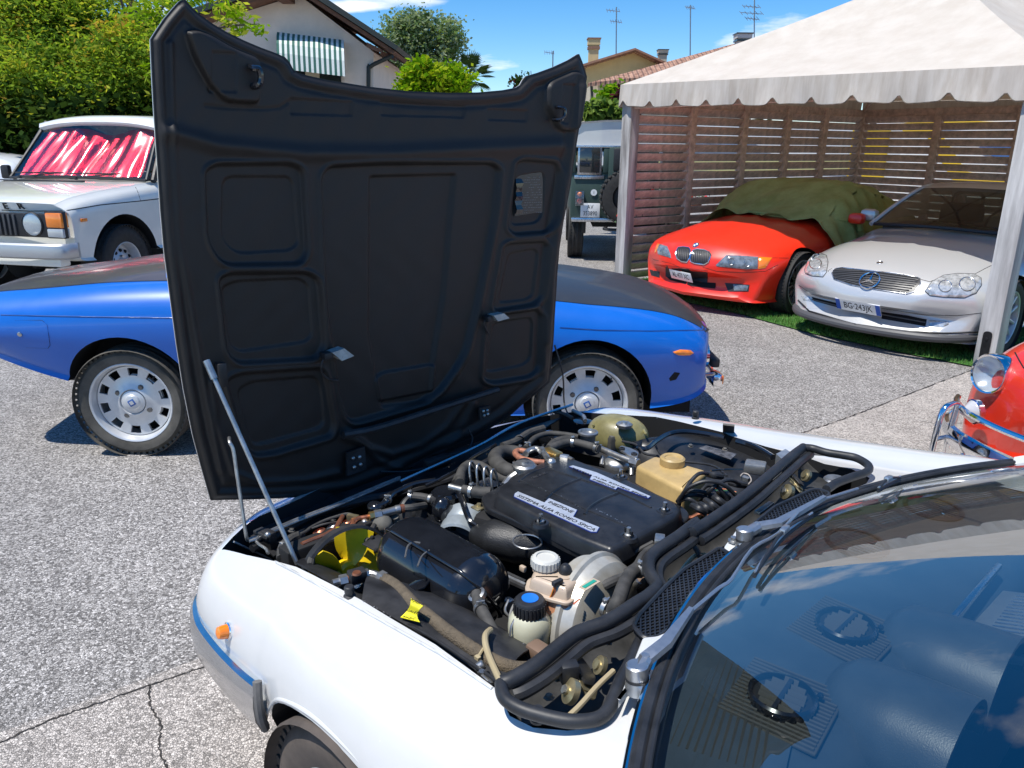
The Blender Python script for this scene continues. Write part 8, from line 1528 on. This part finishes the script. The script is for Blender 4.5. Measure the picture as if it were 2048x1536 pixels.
# ------------------------------------------------------------------ dashboard behind the screen
M_DSH = mat('dark_blue_grey_vinyl', (.050, .066, .080), .36, var=.12, vs=12, bump=.35, bs=500, dist=.0008); M_DSHR = mat('ribbed_olive_grey', (.055, .053, .045), .6, var=.1, vs=20); M_SILV = mat('grey_instrument_panel', (.20, .22, .24), .35, .3, var=.1, vs=30)
A = [Vector((gx(y)-.008, y, .848)) for y in np.linspace(.70, -.70, 21)]; B_ = [Vector((-.66-.05*abs(y), y, .835)) for y in np.linspace(.70, -.70, 21)]; C_ = [Vector((-.74-.03*abs(y), y, .76)) for y in np.linspace(.70, -.70, 21)]; D_ = [Vector((-.80, y, .60)) for y in np.linspace(.70, -.70, 21)]
V = []; Fc = []
for L in (A, [a.lerp(b_, .5)+Vector((0, 0, .004)) for a, b_ in zip(A, B_)], B_, C_, D_): V += L
for j in range(4):
    for i in range(20): a = j*21+i; Fc.append((a, a+1, a+22, a+21))
Fc = [f if (V[f[1]]-V[f[0]]).cross(V[f[2]]-V[f[0]]).z > 0 else f[::-1] for f in Fc]; V, Fc = solid(V, Fc, .01); ds = mk('dashboard', V, Fc, M_DSH, MT, 50)
def vent(px, py, r=.046, rib_=True, rot=0.0):
    c = E((px, py), .842); c.z = .842; q = Matrix.Rotation(rot, 3, 'Z'); o = MB().box(c+Vector((0, 0, .0)), (.145, .155, .006), M_DSHR, q, bev=.003).build('vent', ds)
    b = MB()
    for k in range(17):
        y = -.070+.0088*k; hw = math.sqrt(max(0, (r*1.06)**2-y*y))
        for s in (-1, 1):
            if hw < .066: b.tube([c+q @ Vector((s*hw, y, .0045)), c+q @ Vector((s*.068, y, .0045))], .0026, M_DSHR, 6, 1)
    b.build('vent_ribs', o, kind='stuff'); MB().lathe([(r*1.05, .003), (r*1.06, .016), (r*.97, .019), (r*.93, .014), (r*.92, .0082)], c, (0, 0, 1), M_GLB, 40).lathe([(r*.92, .0083), (0, .0083)], c, (0, 0, 1), M_BAYD, 40).build('vent_ring', o); b = MB()
    for k in range(-3, 4): w = math.sqrt(max(0, (r*.93)**2-(k*.0135)**2)); b.box(c+q @ Vector((0, k*.0135, .0125)), (1.5*w, .003, .008), M_DSHR, q @ Matrix.Rotation(.6, 3, 'X'))
    b.box(c+Vector((0, 0, .015)), (.006, r*1.7, .004), M_SATB, q); b.sph(c+q @ Vector((-.045, -.03, .016)), .005, M_GLB, n=5); b.build('vent_louvres', o, 0)
vent(1563, 1405, rot=.15); vent(1690, 1262, rot=.0)
for p in ((1712, 1090), (1865, 1020)):
    c = E(p, .842); c.z = .84; o = MB().lathe([(.062, 0), (.063, .008), (.052, .010), (.050, 0), (0, 0)], c, (0, 0, 1), M_SATB, 36).build('speaker_ring', ds); b = MB()
    for k in range(-4, 5): w = math.sqrt(.05**2-(k*.011)**2); b.box(c+Vector((0, k*.011, .004)), (2*w, .003, .006), M_SATB)
    b.build('speaker_grille', o, 0)
for y0 in (.29, .08):
    pr = []; b = MB(); V = []; nseg = 16
    for i, (x, r) in enumerate(((-.60, .02), (-.615, .07), (-.64, .092), (-.72, .102), (-.80, .108), (-.80, .098), (-.72, .09))):
        for k in range(nseg+1): a = math.pi*k/nseg; V.append(Vector((x, y0+r*math.cos(a)*1.0, .79+r*math.sin(a)*.95)))
    Fc = [(i*(nseg+1)+k, i*(nseg+1)+k+1, (i+1)*(nseg+1)+k+1, (i+1)*(nseg+1)+k) for i in range(6) for k in range(nseg)]; mk('instrument_cowl', V, Fc, M_DSH, ds, 50)
    MB().lathe([(.085, 0), (.085, .01), (.078, .012), (.078, .004), (0, .004)], (-.735, y0, .80), (-1, 0, .2), M_SILV, 32).build('dial', ds)
b = MB(); b.box((-.77, -.13, .81), (.18, .26, .02), M_SILV, Matrix.Rotation(.3, 3, 'Y'), bev=.006).box((-.69, -.13, .845), (.012, .27, .012), M_CHRD, bev=.004).box((-.86, -.13, .79), (.012, .27, .012), M_CHRD, bev=.004)
for k in range(16): b.box((-.78, -.235+.014*k, .822), (.10, .004, .006), M_CHRD, Matrix.Rotation(.3, 3, 'Y'))
b.build('radio_panel', ds)
surf('dash_shelf', [Vector((-.52, .70, .842)), Vector((-.50, .60, .846)), Vector((-.47, .50, .846))], [Vector((-.70, .70, .842)), Vector((-.68, .60, .848)), Vector((-.64, .48, .846))], 3, M_DSH, 0, ds)
b = MB()
for k in range(12): y = .47-.0*k; b.tube([Vector((gx(.55)-.05-.010*k, .60-.004*k, .8455)), Vector((gx(.35)-.05-.010*k, .38, .8445))], .0026, M_DSHR, 5, 1)
b.build('defroster_ribs', ds, kind='stuff')
MB().box((-1.25, 0, .50), (1.5, 1.36, .1), M_VOID).build('cabin_floor', MT)
pts = [Vector((-.93, .33, .78))+Vector((-.08*math.sin(a), .19*math.cos(a), .17*math.sin(a))) for a in [i*math.pi/16 for i in range(33)]]; MB().tube(pts, .012, M_SATB, 10, 1).tube([(-.93, .33, .78), (-.75, .33, .74)], .03, M_SATB, 12, 1).build('steering_wheel', MT)
for y in (.34, -.34): MB().box((-1.45, y, .66), (.5, .48, .22), M_SATB, bev=.05).box((-1.72, y, .85), (.14, .48, .5), M_SATB, Matrix.Rotation(-.25, 3, 'Y'), bev=.05).build('seat', MT)
# ------------------------------------------------------------------ clamps, bolts, cables and grime that finish the engine bay
def clamp(f, a, b_, z, r):
    p, q = E(f(*a), z), E(f(*b_), z); d = (q-p).normalized(); o = MB().lathe([(r, -.0045), (r+.0018, -.0045), (r+.0018, .0045), (r, .0045)], p, d, M_STL, 20); s = d.cross(Vector((0, 0, 1))).normalized()
    o.box(p+Vector((0, 0, r+.004))+s*.003, (.010, .008, .007), M_STL, frame(d), bev=.001).cyl(p+Vector((0, 0, r+.004))-s*.008, p+Vector((0, 0, r+.004))+s*.010, .0025, M_STL, n=8); o.build('hose_clamp', MT)
for f, a, b_, z, r in ((ZB, (668, 476), (690, 476), .761, .0215), (ZB, (702, 375), (720, 374), .747, .0215), (ZA, (1230, 111), (1260, 112), .715, .0115), (ZA, (1985, 1184), (2010, 1200), .70, .0130), (ZA, (1712, 880), (1725, 905), .727, .0130), (ZA, (1075, 140), (1090, 122), .705, .010), (ZB, (1150, 340), (1165, 345), .79, .0125), (ZB, (1010, 306), (1030, 308), .79, .0125),
                      (ZC_, (1200, 640), (1230, 655), .802, .0145), (ZC_, (1455, 346), (1480, 346), .80, .0145), (ZA, (1650, 76), (1670, 80), .755, .0165), (ZB, (745, 332), (755, 322), .77, .009), (ZA, (366, 470), (372, 450), .675, .0125)):
    clamp(f, a, b_, z, r)
M_BLT = mat('dirty_bolt_steel', (.22, .21, .19), .5, .7, var=.4, vs=60)
for f, x, y, z in ((ZA, 1000, 850, .70), (ZA, 1180, 930, .71), (ZA, 1600, 1190, .72), (ZA, 1350, 1010, .73), (ZB, 1500, 420, .73), (ZB, 1700, 330, .74), (ZB, 1900, 350, .73), (ZB, 2050, 430, .73), (ZD, 560, 880, .805), (ZD, 700, 760, .81), (ZD, 1010, 560, .81), (ZD, 1180, 380, .815), (ZC_, 1210, 900, .80), (ZC_, 820, 1180, .80), (ZC_, 760, 1330, .79), (ZA, 420, 350, .675), (ZA, 700, 270, .68), (ZB, 520, 380, .69)):
    MB().lathe([(.009, 0), (.009, .0015), (.0058, .002), (.0058, .0065), (0, .007)], E(f(x, y), z), (random.uniform(-.2, .2), random.uniform(-.2, .2), 1), M_BLT, 6).build('bolt', MT)
for L, r, m in (([(ZA, 900, 830, .735), (ZA, 1120, 940, .74), (ZA, 1400, 1090, .755), (ZA, 1700, 1290, .775), (ZA, 1830, 1380, .79)], .0035, M_RUB), ([(ZA, 1900, 820, .70), (ZA, 1880, 900, .69), (ZA, 1960, 980, .70), (ZA, 1960, 1080, .70)], .003, M_STL), ([(ZB, 1480, 300, .745), (ZB, 1560, 400, .74), (ZB, 1820, 440, .75), (ZD, 760, 380, .80)], .0035, M_RUB),
                ([(ZD, 640, 340, .80), (ZD, 760, 330, .80), (ZD, 880, 330, .81)], .0025, M_GLB), ([(ZC_, 520, 560, .70), (ZC_, 470, 660, .70), (ZC_, 460, 760, .70), (ZC_, 490, 840, .69)], .0028, mat('grey_wire', (.25, .25, .24), .5)), ([(ZA, 560, 330, .70), (ZA, 650, 300, .71), (ZA, 760, 290, .70), (ZA, 860, 350, .69)], .0028, M_RUBD),
                ([(ZB, 150, 560, .70), (ZB, 240, 520, .71), (ZB, 330, 470, .715), (ZB, 420, 400, .71), (ZB, 560, 320, .71)], .0055, M_GLB), ([(ZC_, 900, 300, .70), (ZC_, 1050, 360, .70), (ZC_, 1180, 380, .72), (ZC_, 1290, 330, .74), (ZC_, 1420, 210, .77), (ZC_, 1560, 130, .79)], .0045, M_RUBD),
                ([(ZD, 420, 640, .76), (ZD, 480, 690, .76), (ZD, 560, 660, .77), (ZD, 620, 680, .77)], .005, M_COP), ([(ZB, 1300, 300, .77), (ZB, 1380, 320, .77), (ZB, 1430, 370, .76), (ZB, 1500, 385, .76)], .004, M_RUB)):
    MB().tube([E(f(x, y), z) for f, x, y, z in L], r, m, 8).build('cable', MT)
MB().box(E(ZB(330, 640), .66), (.07, .05, .05), M_DST, frame(Vector((.5, .6, 0))), bev=.01).build('mounting_bracket', MT)
MB().lathe([(.03, -.02), (.03, 0), (.024, .006), (0, .006)], E(ZA(1780, 330), .70), (0, 0, 1), M_DST, 20).build('sensor', MT)
# chips of bare metal on the black edges
M_CHIP = mat('bare_scratched_metal', (.6, .6, .58), .3)
b = MB(); rg = random.Random(12)
for (f, x0, y0, x1, y1, z, n) in ((ZB, 240, 470, 320, 430, .703, 14), (ZB, 1480, 160, 1560, 168, .757, 8), (ZD, 1240, 240, 1310, 190, .866, 0), (ZB, 1150, 700, 1310, 780, .8042, 16), (ZB, 720, 530, 880, 600, .8042, 14), (ZB, 900, 600, 1060, 690, .8042, 10), (ZA, 900, 820, 1100, 930, .757, 10)):
    for k in range(n):
        t = rg.random(); c = E(f(x0+(x1-x0)*t+rg.uniform(-4, 4), y0+(y1-y0)*t+rg.uniform(-4, 4)), z); s = rg.uniform(.0008, .0028); a = rg.uniform(0, 6.3)
        b.add([c+Vector((math.cos(a+i*2.1)*s*rg.uniform(.5, 1.3), math.sin(a+i*2.1)*s*rg.uniform(.5, 1.3), .0003)) for i in range(3)], [(0, 1, 2)], M_CHIP)
b.build('paint_chips', MT, 0, kind='stuff')
